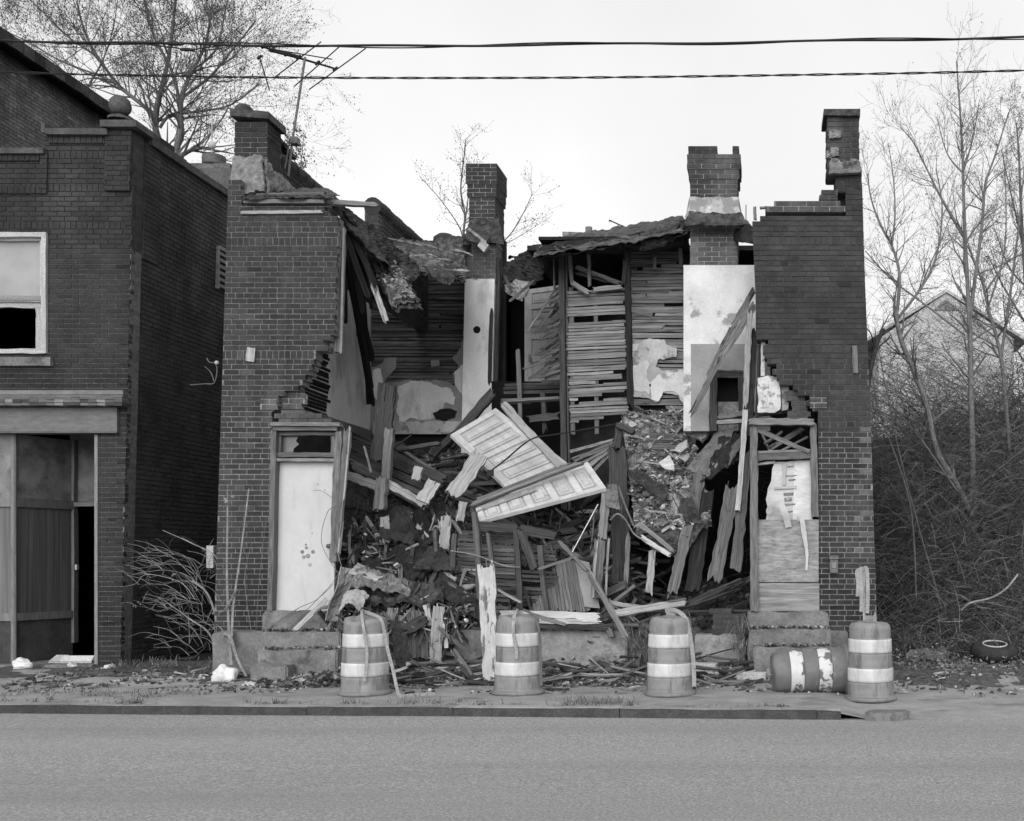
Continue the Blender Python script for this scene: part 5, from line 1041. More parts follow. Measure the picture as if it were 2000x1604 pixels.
cloth('tar_felt', 'felt rag caught on the leaning post under the plaster floor', 'tar felt', [(1338, 1022, .5), (1372, 1024, .45), (1352, 968, .5), (1326, 975, .55)], M['felt'], nx=12, ny=14, amp=.05, fr=5, jag=.08, th=.012, tone=2.0)
cloth('roofing_sheet', 'grey felt flap stuck on the light upright pole', 'roofing sheet', [(1424, 912, .55), (1446, 880, .5), (1450, 850, .6), (1430, 872, .62)], M['felt_g'], nx=10, ny=10, amp=.04, fr=4, jag=.05, th=.012, tone=.8)
loose('shingle_piece', 'block of old shingles lying on the edge of the plaster floor by the fireplace', 'shingle', [(1342, 838, 1.4, 1380, 856, 1.2, 22, .05, .03, 1.4)], M['felt_g'])
PO = 'leaning posts under the right wall'
loose('leaning_post', 'leftmost pale leaning post, under the slipped plaster floor', 'post', [(1345, 1022, .5, 1312, 1165, .2, 21, .09, .06, 0.85, FR)], M['wood'], PO)
loose('leaning_post', 'upper dark grey post leaning over the plaster floor', 'post', [(1368, 924, .75, 1350, 1028, .62, 23, .08, .05, .75, FR)], M['wood'], PO)
loose('leaning_post', 'black charred leaning post behind the leftmost pale one', 'post', [(1380, 955, .75, 1352, 1160, .5, 30, .1, .06, 1.6, FR)], M['char'], PO)
loose('leaning_post', 'thick rotten leaning post with broken top between black post and light pole', 'post', [(1432, 944, .5, 1395, 1140, .3, 27, .1, .09, 0.8, FR)], M['wood'], PO)
loose('leaning_post', 'broad grey leaning post just left of the right doorway', 'post', [(1458, 880, .4, 1436, 1122, .2, 21, .1, .06, 0.7, FR)], M['wood'], PO)
loose('light_pole', 'long pale upright pole running up beside the right doorway', 'post', [(1466, 600, .35, 1456, 800, .3, 11, .07, .08, .95, FR), (1456, 800, .3, 1440, 1000, .2, 10, .07, .02, 1.3, FR)], M['wood_l'], PO)
loose('dark_upright', 'dark upright timber behind the long pale pole', 'post', [(1474, 640, .5, 1462, 860, .45, 13, .08, .06, 1, FR), (1484, 668, .25, 1478, 836, .3, 8, .06, .05, .8, FR)], M['wood_d'], PO)
loose('slanting_board', 'upper of the two long pale boards slanting down from the right brick wall', 'board', [(1474, 563, .35, 1430, 640, .6, 11, .03, .05, 1.1, FR), (1432, 634, .58, 1380, 742, .8, 9, .03, .1, 1.0, FR)], M['wood'], G1)
loose('slanting_board', 'lower of the two long pale boards slanting down from the right brick wall', 'board', [(1476, 592, .3, 1412, 690, .6, 15, .03, .05, 1.3, FR), (1414, 686, .6, 1346, 816, .85, 11, .03, .12, 1.1, FR)], M['wood'], G1)
loose('weathered_plank', 'narrow upright plank in the void below the plaster floor', 'plank', [(1275, 1072, .4, 1266, 1162, .3, 13, .05, .04, 1.0, FR)], M['wood_l'], G1)
loose('splintered_board', 'pale splintered board slanting under the tip of the plaster floor', 'board', [(1249, 1046, .2, 1312, 1086, .15, 9, .03, .1, 1.5), (1246, 1020, .3, 1318, 1080, .25, 8, .03, .08, .7)], M['wood_l'], G1)
loose('weathered_plank', 'long pale plank lying on the ground debris above the third drum', 'plank', [(1196, 1200, -.1, 1342, 1176, -.1, 15, .04, .03, 1.0, Vector((0, -1, .5))), (1188, 1176, .1, 1250, 1186, .05, 8, .03, .05, .9)], M['wood_l'], G1)
for i in range(6):
    x0 = 1340+i*13; loose('black_board', ['lowest', 'second', 'third', 'fourth', 'fifth', 'topmost'][i]+' of the six charred boards stacked left of the right doorway', 'board', [(x0-25, 1192-i*6, -.05+.05*i, x0+95-i*6, 1150-i*5+R.uniform(-6, 6), .15, R.uniform(9, 15), .04, .1, R.uniform(1, 2.6))], M['char'], 'charred boards by the right doorway')
mb = MB()
front_wall(mb, [(1388, 1192), (1462, 1196), (1462, 1240), (1385, 1240), (1400, 1222)], .1, .2, lambda c, z: tone_b(c, z)*1.3, lambda z: .3, rag=.04); mb.build('brick_remnant', [M['brick'], M['mortar']], ruin)
loose('broken_rafter', 'crossed dark timbers seen through the open transom of the right doorway', B_, [(1500, 880, .6, 1572, 836, .8, 10, .04, .1, 1.6), (1490, 868, .5, 1530, 842, .6, 5, .03, .05, 1.3), (1520, 884, .6, 1580, 852, .7, 4, .03, .05, 2.0), (1486, 842, .7, 1505, 884, .6, 4, .03, .05, 1.6)], M['wood'], G1)
loose('floor_edge', 'shattered floor edge running across the base of the right wall opening', 'floor board', [(1396, 826, .6, 1470, 822, .5, 8, .05, .06, 1.4), (1474, 812, .3, 1582, 800, .3, 6, .05, .1, .7), (1400, 818, .9, 1475, 806, .8, 10, .1, .05, .8)], M['wood'], G1)
# pieces too many to count: sticks, plaster crumbs
mb = MB()
for i in range(950):
    x = R.uniform(-6.4, -1.6) if R.random() < .8 else R.uniform(-1.6, .3); y = R.uniform(.2, 4.1)
    if x > -1.6 and y > 2: continue
    L = R.uniform(.12, .9)*(1 if R.random() < .8 else 1.4); a = R.gauss(-.35, .7)+(math.pi if R.random() < .5 else 0); c = Vector((x, y, H(x, y)+.02+abs(R.gauss(0, .05))))
    d = Vector((math.cos(a), R.uniform(-.5, .5), -math.sin(a)*.55)).normalized()
    mb.plank(c-d*L/2, c+d*L/2, R.uniform(.015, .07), R.uniform(.008, .03), Vector((R.uniform(-.6, .6), -1, R.uniform(0, 1.2))), .04, .01, 1, 2, R.choice((.25, .4, .5, .7, .9, 1.2, 1.6)))
for i in range(150):
    x = R.uniform(-6.3, -3.6) if i < 100 else R.uniform(-3.6, -2); y = R.uniform(.6, 3.2); L = R.uniform(.5, 1.5); a = R.gauss(.5, .25) if x < -3.6 else R.gauss(-.3, .5); c = Vector((x, y, H(x, y)+R.uniform(.02, .28)))
    d = Vector((math.cos(a), R.uniform(-.6, .1), -math.sin(a))).normalized(); mb.plank(c-d*L/2, c+d*L/2, R.uniform(.04, .12), R.uniform(.015, .05), Vector((R.uniform(-.5, .5), -1, R.uniform(0, 1))), .08, .01, 2, 4, R.choice((.35, .5, .7, 1, 1.4, 2.2)))
for i in range(1700):                           # bent thin lath, standing and hanging every way
    x = R.uniform(-6.3, -1.9); y = R.triangular(.15, 3.2, .6); L = R.uniform(.12, .8); a = R.choice((R.gauss(.5, .3), R.gauss(-.4, .4), R.gauss(1.4, .35))); c = Vector((x, y, H(x, y)+R.uniform(.0, .22)))
    d = Vector((math.cos(a), R.uniform(-.7, .2), -math.sin(a))).normalized(); mb.plank(c-d*L/2, c+d*L/2, R.uniform(.008, .045), R.uniform(.005, .012), Vector((R.uniform(-.7, .7), -1, R.uniform(-.3, 1))), .1, .05, 1, 5, R.choice((.3, .4, .6, .8, 1.2, 1.8, 2.8)), 0, R.uniform(.2, 1))
for i in range(330):
    x = R.uniform(-5.55, -3.9); y = R.uniform(-.1, .9); L = R.uniform(.12, .75); a = R.choice((R.gauss(.45, .4), R.gauss(-.4, .4), R.gauss(1.5, .3))); c = Vector((x, y-.12, .5+1.55*max(0, y)+R.gauss(.08, .1)))
    d = Vector((math.cos(a), R.uniform(-.5, .3), -math.sin(a))).normalized(); mb.plank(c-d*L/2, c+d*L/2, R.uniform(.008, .06), R.uniform(.006, .02), Vector((R.uniform(-.5, .5), -1, R.uniform(0, 1))), .1, .03, 2, 4, R.choice((.3, .5, .8, 1.2, 1.8, 2.8)), 0, R.uniform(.3, 1))
for i in range(230):                            # what has spilled out over the foundation
    px = R.choice((R.uniform(740, 970), R.uniform(960, 1240), R.uniform(1330, 1470))); y = R.uniform(-1.2, .1); q = P(px, 1300, y); L = R.uniform(.12, .7); a = R.choice((R.gauss(0, .35), R.gauss(.6, .3), R.gauss(-.5, .3))); hgt = max(0, (y+1.2))*.22
    c = Vector((q.x, y, .03+R.random()*hgt)); d = Vector((math.cos(a), R.uniform(-.5, .3), -math.sin(a)*(.25+hgt))).normalized(); mb.plank(c-d*L/2, c+d*L/2, R.uniform(.01, .06), R.uniform(.006, .025), Vector((R.uniform(-.5, .5), -.8, R.uniform(.2, 1))), .07, .02, 2, 4, R.choice((.3, .4, .6, .9, 1.3, 1.9, 3)), 0, R.uniform(.4, 1))
tag(mb.build('splintered_debris', M['lath_d']), kind='stuff')
mb = MB()
for i in range(2400):
    if R.random() < .42: x, y = R.uniform(-5.6, -4.1), R.uniform(2.4, 4.2)
    else: x, y = R.uniform(-6.5, .7), R.uniform(.2, 4.2)
    if nz(x*1.4, y*1.4, 2) < -.1 and y < 2.4: continue
    mb.chip(Vector((x, y, H(x, y)+.02)), R.choice((.015, .02, .03, .045, .07)), R.uniform(.3, .6), R.choice((.2, .3, .3, .4, .5, .7, 1.2)))
for i in range(1500):
    px = R.choice((R.uniform(680, 970), R.uniform(960, 1240), R.uniform(1330, 1470))); y = R.uniform(-1.1, .15); q = P(px, 1300, y); mb.chip(Vector((q.x, y, .02+R.random()*max(0, y+1.0)*.2)), R.choice((.008, .012, .02, .035)), R.uniform(.3, .8), R.choice((.12, .2, .3, .4, .6, 1.1)))
for i in range(900):
    x = R.uniform(-5.6, -3.8); y = R.uniform(-.1, .9); mb.chip(Vector((x, y-.14, .5+1.55*max(0, y)+R.gauss(.06, .09))), min(.05, .008*math.exp(abs(R.gauss(0, .8)))), R.uniform(.2, .7), R.choice((.1, .15, .25, .4, .8, 1.5)))
for i in range(110):                            # whole and broken bricks in the heap
    x = R.uniform(-6.2, -.2); y = R.uniform(-.5, 2.4); c = Vector((x, y, (H(x, y) if y > .15 else .08)+.03)); q = Matrix.Rotation(R.uniform(0, 6), 3, Vector((R.gauss(0, 1), R.gauss(0, 1), R.gauss(0, 1))).normalized()); l = R.uniform(.09, .2)
    mb.hexa(c, q @ Vector((l, 0, 0)), q @ Vector((0, .095, 0)), q @ Vector((0, 0, .057)), R.uniform(.14, .4), 0, .004)
tag(mb.build('plaster_crumbs', M['chips']), kind='stuff')
def pav(x, y):
    z = .004+.012*nz(x*1.3, y*1.5)+.006*nz(x*5, y*5)
    k = KY(min(x, .75)); f = (y-k)/(1.6-k)
    if x > .6: z -= .088*min(1, (x-.6)/.35)*max(0, 1-max(0, f/.55)**1.5) if f/.55 < 1 else 0
    if y > -1.1: z += .05*min(1, (y+1.1)/.8)*(1+nz(x*2.2, y*2.2))
    return z
mb = MB()
for i in range(4200):
    x = R.uniform(-9, 3.2); y = R.triangular(-2.0, .3, -.75) if x < .9 else R.uniform(-1.6, 1.2)
    if nz(x*1.3, y*1.3, 9) < -.22+.25*max(0, -1.2-y): continue
    if R.random() < .25:
        L = R.uniform(.03, .16) if R.random() < .85 else R.uniform(.16, .4); a = R.gauss(0, .7); d = Vector((math.cos(a), math.sin(a), R.uniform(-.15, .25))).normalized(); c = Vector((x, y, pav(x, y)+.015))
        mb.plank(c-d*L/2, c+d*L/2, R.uniform(.006, .03), .012, Vector((R.uniform(-.5, .5), -.6, 1)), .03, .01, 1, 2, R.choice((.25, .4, .6, .9, 1.2, 1.7)))
    else: mb.chip(Vector((x, y, pav(x, y)+.008)), R.choice((.006, .008, .012, .018, .026)), .9, R.choice((.2, .3, .4, .6, .8, 1.2, 2.4)))
for i in range(700):
    px = R.uniform(490, 690); y = R.triangular(-1.45, -.4, -.9); q = P(px, 1300, y); mb.chip(Vector((q.x, y, pav(q.x, y)+.02+R.random()*.11*max(0, (px-540)/120))), min(.07, .01*math.exp(abs(R.gauss(0, .9)))), R.uniform(.3, .8), R.choice((.2, .3, .45, .6, .9, 1.6)))
for i in range(420):
    st_ = R.choice(((505, 665, -.36, 1235), (503, 659, -.63, 1271), (1463, 1622, -.36, 1230), (1473, 1620, -.63, 1265))); q = P(R.uniform(st_[0], st_[1]), st_[3], st_[2]); q.y += R.uniform(.1, .27); q.z += .02
    mb.chip(q, R.choice((.008, .012, .018, .03)), .8, R.choice((.2, .3, .4, .6, 1.0, 1.8)))
tag(mb.build('ground_debris', M['litter']), kind='stuff')
gl = [('broken_slate', 'grey broken slate lying flat by the foundation left of the third drum', 'slate', (1226, 1318), .10, M['stucco'], 1.1), ('plaster_lump', 'white plaster lump on the ground between the second and third drums', 'plaster lump', (1104, 1340), .06, M['chips'], 1.2),
      ('plaster_lump', 'small white plaster lump in the weeds left of the third drum', 'plaster lump', (1206, 1330), .04, M['plastic'], 1), ('concrete_chunk', 'broken concrete chunk leaning on the bottom step of the left stoop', 'concrete chunk', (553, 1310), .09, M['concrete'], 1.0),
      ('concrete_chunk', 'dark concrete chunk under the right end of the left stoop', 'concrete chunk', (597, 1322), .08, M['concrete'], .8), ('plaster_lump', 'white plaster lump lying in front of the left stoop', 'plaster lump', (536, 1331), .05, M['chips'], 1.5), ('paper_scrap', 'flat white paper scrap on the pavement edge left of the first drum', 'paper', (496, 1342), .09, M['paper'], 1.3),
      ('paper_scrap', 'white scrap lying below the shop doorway corner', 'paper', (213, 1317), .07, M['paper'], 1.4), ('paper_scrap', 'long white scrap beneath the shop sill', 'paper', (142, 1315), .08, M['paper'], 1.3)]
for nm, lb, ct, (px, py), r, m_, tn in gl:
    d = 1.5*FPX/(py-PPY); mb = MB(); q = P(px, py, d-CD); q.z = pav(q.x, q.y)+.02
    for k in range(3): mb.chip(q+Vector((R.uniform(-.6, .6)*r, R.uniform(-.3, .3)*r, r*.1*k)), r*R.uniform(.6, 1), .5 if 'scrap' not in nm else .18, tn*R.uniform(.85, 1.1))
    tag(mb.build(nm, m_), lb, ct)
# ------------------------------------------------------------------ traffic drums and what stands on the pavement
def gy(py): return 1.5*FPX/(py-PPY)-CD         # depth of a point of the pavement seen at height py
GD = 'striped drums along the kerb'
def drum(name, c, ax, seed, label, peeled=False, dent=.02, flip=False):
    e = empty(name, c, label, 'traffic drum', GD)
    def fn(r, h, a):
        if r < .01: return r, h
        q = nz(math.cos(a)*1.3+seed, math.sin(a)*1.3, h*2.2+seed); f = 1+dent*1.4*q
        low = max(0, 1-abs(h-.13)/.12); g = nz(math.cos(a)*2.2+seed*3, math.sin(a)*2.2+h*5, h*3)
        f -= low*dent*3.4*abs(g)+dent*1.1*max(0, nz(math.cos(a)*2.6+seed, math.sin(a)*2.6, h*6+seed)-.12); tp = max(0, (h-.7)/.2); hh = h-tp*dent*1.3*(1+nz(math.cos(a)*1.5, math.sin(a)*1.5, seed*2))
        return r*f, hh
    secs = [(.05, .205, .257, .253), (.205, .36, .248, .246), (.36, .52, .243, .241), (.52, .675, .237, .235), (.675, .835, .231, .227)]
    prof = [(.0, .03), (.262, .035), (.262, .05)]
    for (a, b, r0, r1) in secs:
        for i in range(9): f = i/8; prof.append((r0+(r1-r0)*f-(.006 if i in (0, 8) else 0), a+(b-a)*f))
    prof += [(.214, .855), (.2, .868), (.17, .876), (.1, .882), (.0, .884)]
    mb = MB(); mb.lathe(prof, c, ax, 56, 1, 0, fn); mb.build('body', M['drum_p' if peeled else 'drum'], e, True)
    for (a, b, r0, r1) in (secs[1], secs[3]):
        mb = MB(); mb.lathe([(r0-.001, a+.004)]+[(r0+(r1-r0)*i/6+.0035, a+.006+(b-a-.012)*i/6) for i in range(7)]+[(r1-.001, b-.004)], c, ax, 56, 1, 0, fn); mb.build('reflective_band', M['refl_p' if peeled else 'refl'], e, True)
    mb = MB(); mb.lathe([(0, .0), (.278, .0), (.288, .01), (.286, .03), (.274, .044), (.254, .05)], c, ax, 40, .85, 0, lambda r, h, a: (r*(1+.03*nz(math.cos(a)*1.5+seed, math.sin(a)*1.5)), h+(.015*nz(math.cos(a)*2, math.sin(a)*2, seed) if r > .28 and h > 0 else 0))); mb.build('base', M['drum'], e, True)
    mb = MB(); u = ax.orthogonal().normalized() if abs(ax.z) < .9 else Vector((1, 0, 0)); w = ax.cross(u)
    mb.hexa(c+ax*.87-u*.05-w*.012, u*.10, w*.024, ax*.045, 1, 0, .004); mb.build('handle', M['drum'], e)
    return e
up = Vector((0, 0, 1))
def stand(px, py): 
    y = gy(py); q = P(px, py, y); q.z = pav(q.x, q.y); return q
d1 = drum('traffic_drum', stand(713, 1356), (up+Vector((.005, 0, 0))).normalized(), 3.1, 'leaning striped drum with tape knotted on top, in front of the left stoop', dent=.035)
d2_ = drum('traffic_drum', stand(1012, 1356), up, 8.4, 'upright striped drum with a strip of tape down its front, beside the peeling white post')
d3 = drum('traffic_drum', stand(1308, 1356), (up+Vector((.012, 0, 0))).normalized(), 12.7, 'striped drum with torn bands and tape along its right edge', dent=.022)
d4 = drum('traffic_drum', stand(1701, 1357), (up+Vector((-.015, 0, 0))).normalized(), 19.2, 'striped drum with a caved-in top at the end of the kerb, before the stake', dent=.03)
A = P(1655, 1302, -1.55); B = P(1508, 1309, -1.65); q0 = A.copy(); q0.z = pav(A.x, A.y)+.285
ax = Vector((B.x-A.x, B.y-A.y, -.035)).normalized()
drum('traffic_drum', q0, ax, 23.5, 'fallen drum lying on its side with its white bands peeling off', True, .02)
# tape on the drums
def tape(label, pts, w=.032, tone=1.0):
    mb = MB(); ribbon(mb, arc(pts, 7), w, tone); return tag(mb.build('barrier_tape', M['tape']), label, 'tape', 'strips of barrier tape')
def at(e, dx, dy, z): L = Vector(e.location); return L+Vector((dx, dy, z))
tape('tape strip hanging down the front of the first drum from its knotted top', [at(d1, -.02, -.05, .93), at(d1, .02, -.16, .88), at(d1, .07, -.245, .76), at(d1, .11, -.265, .55), at(d1, .12, -.275, .42), at(d1, .11, -.28, .28), at(d1, .10, -.29, .17)])
tape('tape strip trailing from the first drum over its right side to the ground', [at(d1, -.03, -.02, .92), at(d1, .04, -.06, .90), at(d1, .2, -.10, .84), at(d1, .245, -.1, .70), at(d1, .29, -.12, .5), at(d1, .36, -.15, .27), at(d1, .42, -.2, .08), at(d1, .47, -.24, .01), at(d1, .62, -.2, .015), at(d1, .8, -.1, .015)], .035)
tape('tape strip hanging down the middle of the second drum', [at(d2_, .0, -.02, .93), at(d2_, .0, -.15, .89), at(d2_, .0, -.245, .76), at(d2_, .02, -.262, .6), at(d2_, .04, -.268, .5), at(d2_, .045, -.272, .4)], .035)
tape('dark tape strip down the right side of the second drum', [at(d2_, .05, .0, .92), at(d2_, .19, -.08, .86), at(d2_, .25, -.1, .7), at(d2_, .262, -.1, .5), at(d2_, .275, -.12, .3), at(d2_, .285, -.14, .1)], .03, .4)
tape('tape strip falling from the top of the third drum along its right edge', [at(d3, -.05, 0, .92), at(d3, .06, -.05, .93), at(d3, .17, -.1, .86), at(d3, .225, -.12, .7), at(d3, .262, -.12, .45), at(d3, .275, -.13, .25), at(d3, .28, -.14, .1)], .045)
tape('tape stub knotted on the caved-in fourth drum', [at(d4, .03, -.08, .86), at(d4, .04, -.1, .97)], [.05, .045, .04, .04, .03, .02, .02, .01])
# stake with ribbons
st = empty('marker_stake', stand(1688, 1330), 'thin white stake hung with ribbons standing behind the fourth drum', 'stake')
L = Vector(st.location); mb = MB(); mb.plank(L, Vector((L.x+.0, L.y, P(0, 1112, L.y).z)), .028, .02, FR, .02, 0, 2, 4, 1.2); mb.build('post', M['wood_l'], st)
for (px, y0, y1) in ((1674, 1112, 1165), (1681, 1110, 1195), (1693, 1108, 1198)):
    mb = MB(); ribbon(mb, arc([P(1686, 1112, L.y-.03), P(px, y0+4, L.y-.05), P(px+2, (y0+y1)/2, L.y-.05), P(px+1, y1, L.y-.045)]), .045, 1.1); mb.build('ribbon', M['tape'], st)
# tyres
def tyre(c, r, ax, label, m=1):
    e = empty('tyre', c, label, 'tyre'); mb = MB(); pr = []
    for k in range(17):
        a = 2*math.pi*k/16; pr.append((r-.11+.11*math.cos(a)*(1 if abs(math.cos(a)) < .8 else .93), .1+.1*math.sin(a)))
    mb.lathe(pr, c, ax, 48, 1, 0, lambda q, h, a: (q+(.006*(1 if int(a*34) % 2 else -1) if q > r-.03 else 0), h)); mb.build('tread', M['rubber'], e, True)
    mb = MB(); rr = []
    for k in range(9): a = 2*math.pi*k/8; rr.append((r-.175+.012*math.cos(a), .197+.012*math.sin(a)))
    mb.lathe(rr, c, ax, 40); mb.build('rim_bead', M['rim'], e, True)
t1 = stand(1941, 1303); t1.z += .07
tyre(t1, .335, Vector((.03, -.2, 1)).normalized(), 'worn black tyre lying flat at the edge of the thicket')
t2 = P(1855, 1222, 2.6); t2.z -= .12; tyre(t2, .36, Vector((0, -.06, 1)).normalized(), 'half-buried tyre among the weeds with only its pale rim showing')
# bags, cardboard, blocks
def bag(px, py, s, label):
    q = stand(px, py); bm = bmesh.new(); bmesh.ops.create_icosphere(bm, subdivisions=4, radius=1); o = R.uniform(0, 50)
    for v in bm.verts:
        c = v.co; f = 1+.5*nz(c.x*1.3+o, c.y*1.3, c.z*1.3)+.22*abs(nz(c.x*4+o, c.y*4, c.z*4)); v.co = Vector((c.x*s*1.2*f, c.y*s*f*.8, max(-.02, c.z*s*.95*f+s*.6)))
    mb = MB(); [setattr(v, 'index', i) for i, v in enumerate(bm.verts)]; mb.add([q+v.co for v in bm.verts], [[v.index for v in f.verts] for f in bm.faces]); bm.free()
    return tag(mb.build('plastic_bag', M['plastic'], smooth=True), label, 'plastic bag')
bag(43, 1315, .085, 'crumpled white plastic bag on the pavement below the shop window'); bag(437, 1334, .115, 'puffed white plastic bag in front of the bare shrub')
mb = MB(); a = P(92, 1281, YS+.15)
for (x0, x1, w, r_) in ((94, 118, .2, .35), (116, 178, .2, .15)):
    p, q = P(x0, 1280, YS+.1), P(x1, 1279, YS+.1); p.z = q.z = .078; mb.hexa(p, q-p, Vector((0, .3, .0)), Vector((0, .02, .02)), 1); mb.hexa(p+Vector((0, .0, .02)), q-p, Vector((0, .01, 0)), Vector((0, r_*.5, .075)), 1.15)
tag(mb.build('cardboard_box', M['paper']), 'flattened pale cardboard lying on the shop doorway sill', 'cardboard')
for (x0, x1, y0, y1, lb, m_) in ((1437, 1495, 1318, 1338, 'long pale block lying at the foot of the right stoop by the fallen drum', 'paper'), (1355, 1398, 1304, 1328, 'pale block lying just right of the third drum', 'paper')):
    y = gy(y1); a = P(x0, y1, y); b = P(x1, y0, y); mb = MB(); mb.hexa(Vector((a.x, y, pav(a.x, y))), Vector((b.x-a.x, .06, -.01)), Vector((.02, .14, 0)), Vector((0, .01, b.z-a.z)), 1.1, 0, .012); tag(mb.build('stone_block', M[m_], auto=.01), lb, 'block')
q = stand(1728, 1402); mb = MB(); o_ = Vector((P(1690, 0, KY(.75)).x, KY(.75)-.05, -.09)); vs = []
mb.slab([o_+Vector((x, y, 0)) for x, y in ((0, .0), (.1, -.06), (.36, -.02), (.44, .08), (.40, .2), (.1, .2), (.02, .1))], Vector((0, 0, .085)), .012, .04); tag(mb.build('kerb_chunk', M['concrete']), 'broken piece of kerb lying past the end of the kerb', 'kerb piece')
q = stand(1812, 1300); mb = MB(); mb.sheet([q+Vector((-.35, -.1, .03)), q+Vector((.3, -.12, .03)), q+Vector((.28, .25, .16)), q+Vector((-.2, .2, .16))], 14, 10, .05, 4, .06, .02); tag(mb.build('roofing_sheet', M['felt_g']), 'torn dark roofing scrap on the lot left of the black tyre', 'roofing sheet')

# ------------------------------------------------------------------ cables and aerials overhead
def catw(pts): return arc([P(x, y, Y) for x, y, Y in pts], 24)
mb = MB(); pts = catw([(-900, 55, -4), (0, 79, -4), (320, 85, -4), (650, 90, -4), (1200, 86, -4), (2000, 73, -4), (2900, 46, -4)])
mb.tube([p+Vector((0, 0, .006*math.sin(p.x*3.1))) for p in pts], .0105, 7)
mb.tube([p+Vector((0, .02*math.cos(p.x*2.2), .016*math.sin(p.x*2.2))) for p in pts], .006, 5); mb.tube(arc([P(262, 84, -4), P(330, 92, -4), P(372, 97, -4), P(430, 90, -4), P(520, 88, -4)]), .006, 5)
for (x0, x1, y, r) in ((322, 358, 85, .022), (352, 378, 97, .018)): mb.tube([P(x0, y, -4), P((x0+x1)/2, y, -4), P(x1, y+1, -4)], [.012, r, .012], 7)
tag(mb.build('utility_cable', M['wire']), 'thicker upper overhead cable crossing the whole sky', 'cable')
mb = MB(); pts = arc([P(x, y, -4) for x, y in ((-900, 112), (0, 141), (300, 148), (600, 152), (1100, 152), (1600, 146), (2000, 138), (2900, 112))], 40)
for s_ in (1, -1): mb.tube([p+Vector((0, s_*.0065*math.cos(p.x*11), s_*.0065*math.sin(p.x*11))) for p in pts], .0056, 5)
tag(mb.build('utility_cable', M['wire']), 'thinner twisted overhead cable below the other one', 'cable')
an = empty('tv_antenna', P(563, 325, .9), 'tall rooftop television antenna with a long boom behind the left chimney', 'antenna')
mb = MB(); mb.tube([P(563, 345, .9), P(571, 275, .9), P(596, 112, .9)], .016, 8); mb.tube([P(556, 330, .85), P(567, 270, .88)], .011, 6); mb.tube([P(545, 305, .8), P(563, 306, .9)], .01, 5); mb.build('mast', M['metal'], an)
mb = MB(); pbox(mb, 565, 580, 266, 280, .84, .12); mb.build('rotor_box', M['metal'], an, auto=.01)
mb = MB(); mb.tube([P(510, 91, .6), P(656, 135, 1.25)], .014, 7); mb.tube([P(530, 98, .72), P(584, 112, .92)], .026, 6); mb.build('boom', M['wire'], an)
for (x0, y0, x1, y1, cx_, cy_) in ((604, 175, 714, 95, 655, 135), (576, 168, 667, 88, 620, 123), (537, 151, 627, 82, 583, 112), (530, 96, 648, 116, 531, 97), (512, 90, 558, 82, 515, 91), (507, 112, 526, 175, 507, 112), (535, 100, 616, 124, 560, 106)):
    mb = MB(); Yc = .9; mb.tube([P(x0, y0, Yc-.5), P((x0+x1)/2, (y0+y1)/2, Yc), P(x1, y1, Yc+.5)], .0085, 5); mb.tube([P(cx_-4, cy_+3, Yc-.02), P(cx_+4, cy_-3, Yc+.02)], .018, 6); mb.build('antenna_rod', M['wire'], an)
an = empty('tv_antenna', P(1206, 470, 7.5), 'small distant television antenna above the middle of the torn roof', 'antenna')
mb = MB(); mb.tube([P(1207, 520, 7.5), P(1207, 438, 7.5)], .014, 5); mb.build('mast', M['metal'], an)
mb = MB(); mb.tube([P(1189, 430, 7.5), P(1234, 450, 7.6)], .013, 5); [mb.tube([P(x-2, y+2, 7.3), P(x+2, y-2, 7.8)], .008, 4) for x, y in ((1192, 432), (1215, 442), (1230, 448))]; mb.build('boom', M['wire'], an)
mb = MB(); Y = 6.4; a = P(1098, 520, Y); b = P(1136, 453, Y); mb.box(a.x, b.x, Y, Y+.5, a.z, b.z, 1, 0, .006); mb.build('roof_hatch', M['stucco'], ruin)
mb = MB(); mb.tube([P(1151, 520, 5), P(1150, 444, 5)], .06, 10); mb.build('vent_pipe', M['stucco'], ruin)
mb = MB(); a = P(847, 520, 6); b = P(878, 468, 6); mb.box(a.x, b.x, 6, 6.4, a.z, b.z, 1, 0, .006); mb.lathe([(.17, 0), (.21, .02), (.2, .09), (.12, .15), (0, .17)], Vector(((a.x+b.x)/2, 6.2, b.z)), n=14); mb.build('chimney', M['brick'], ruin)
mb = MB(); mb.tube([P(1457, 440, 3), P(1457, 400, 3)], .008, 5); pl(mb, 1474, 404, 1.0, 1475, 432, 1.0, 6, .05, .03, 1.2); pl(mb, 1483, 407, .3, 1500, 405, .3, 4, .03, .05, 1.4); mb.build('roof_rod', M['wood'], ruin)

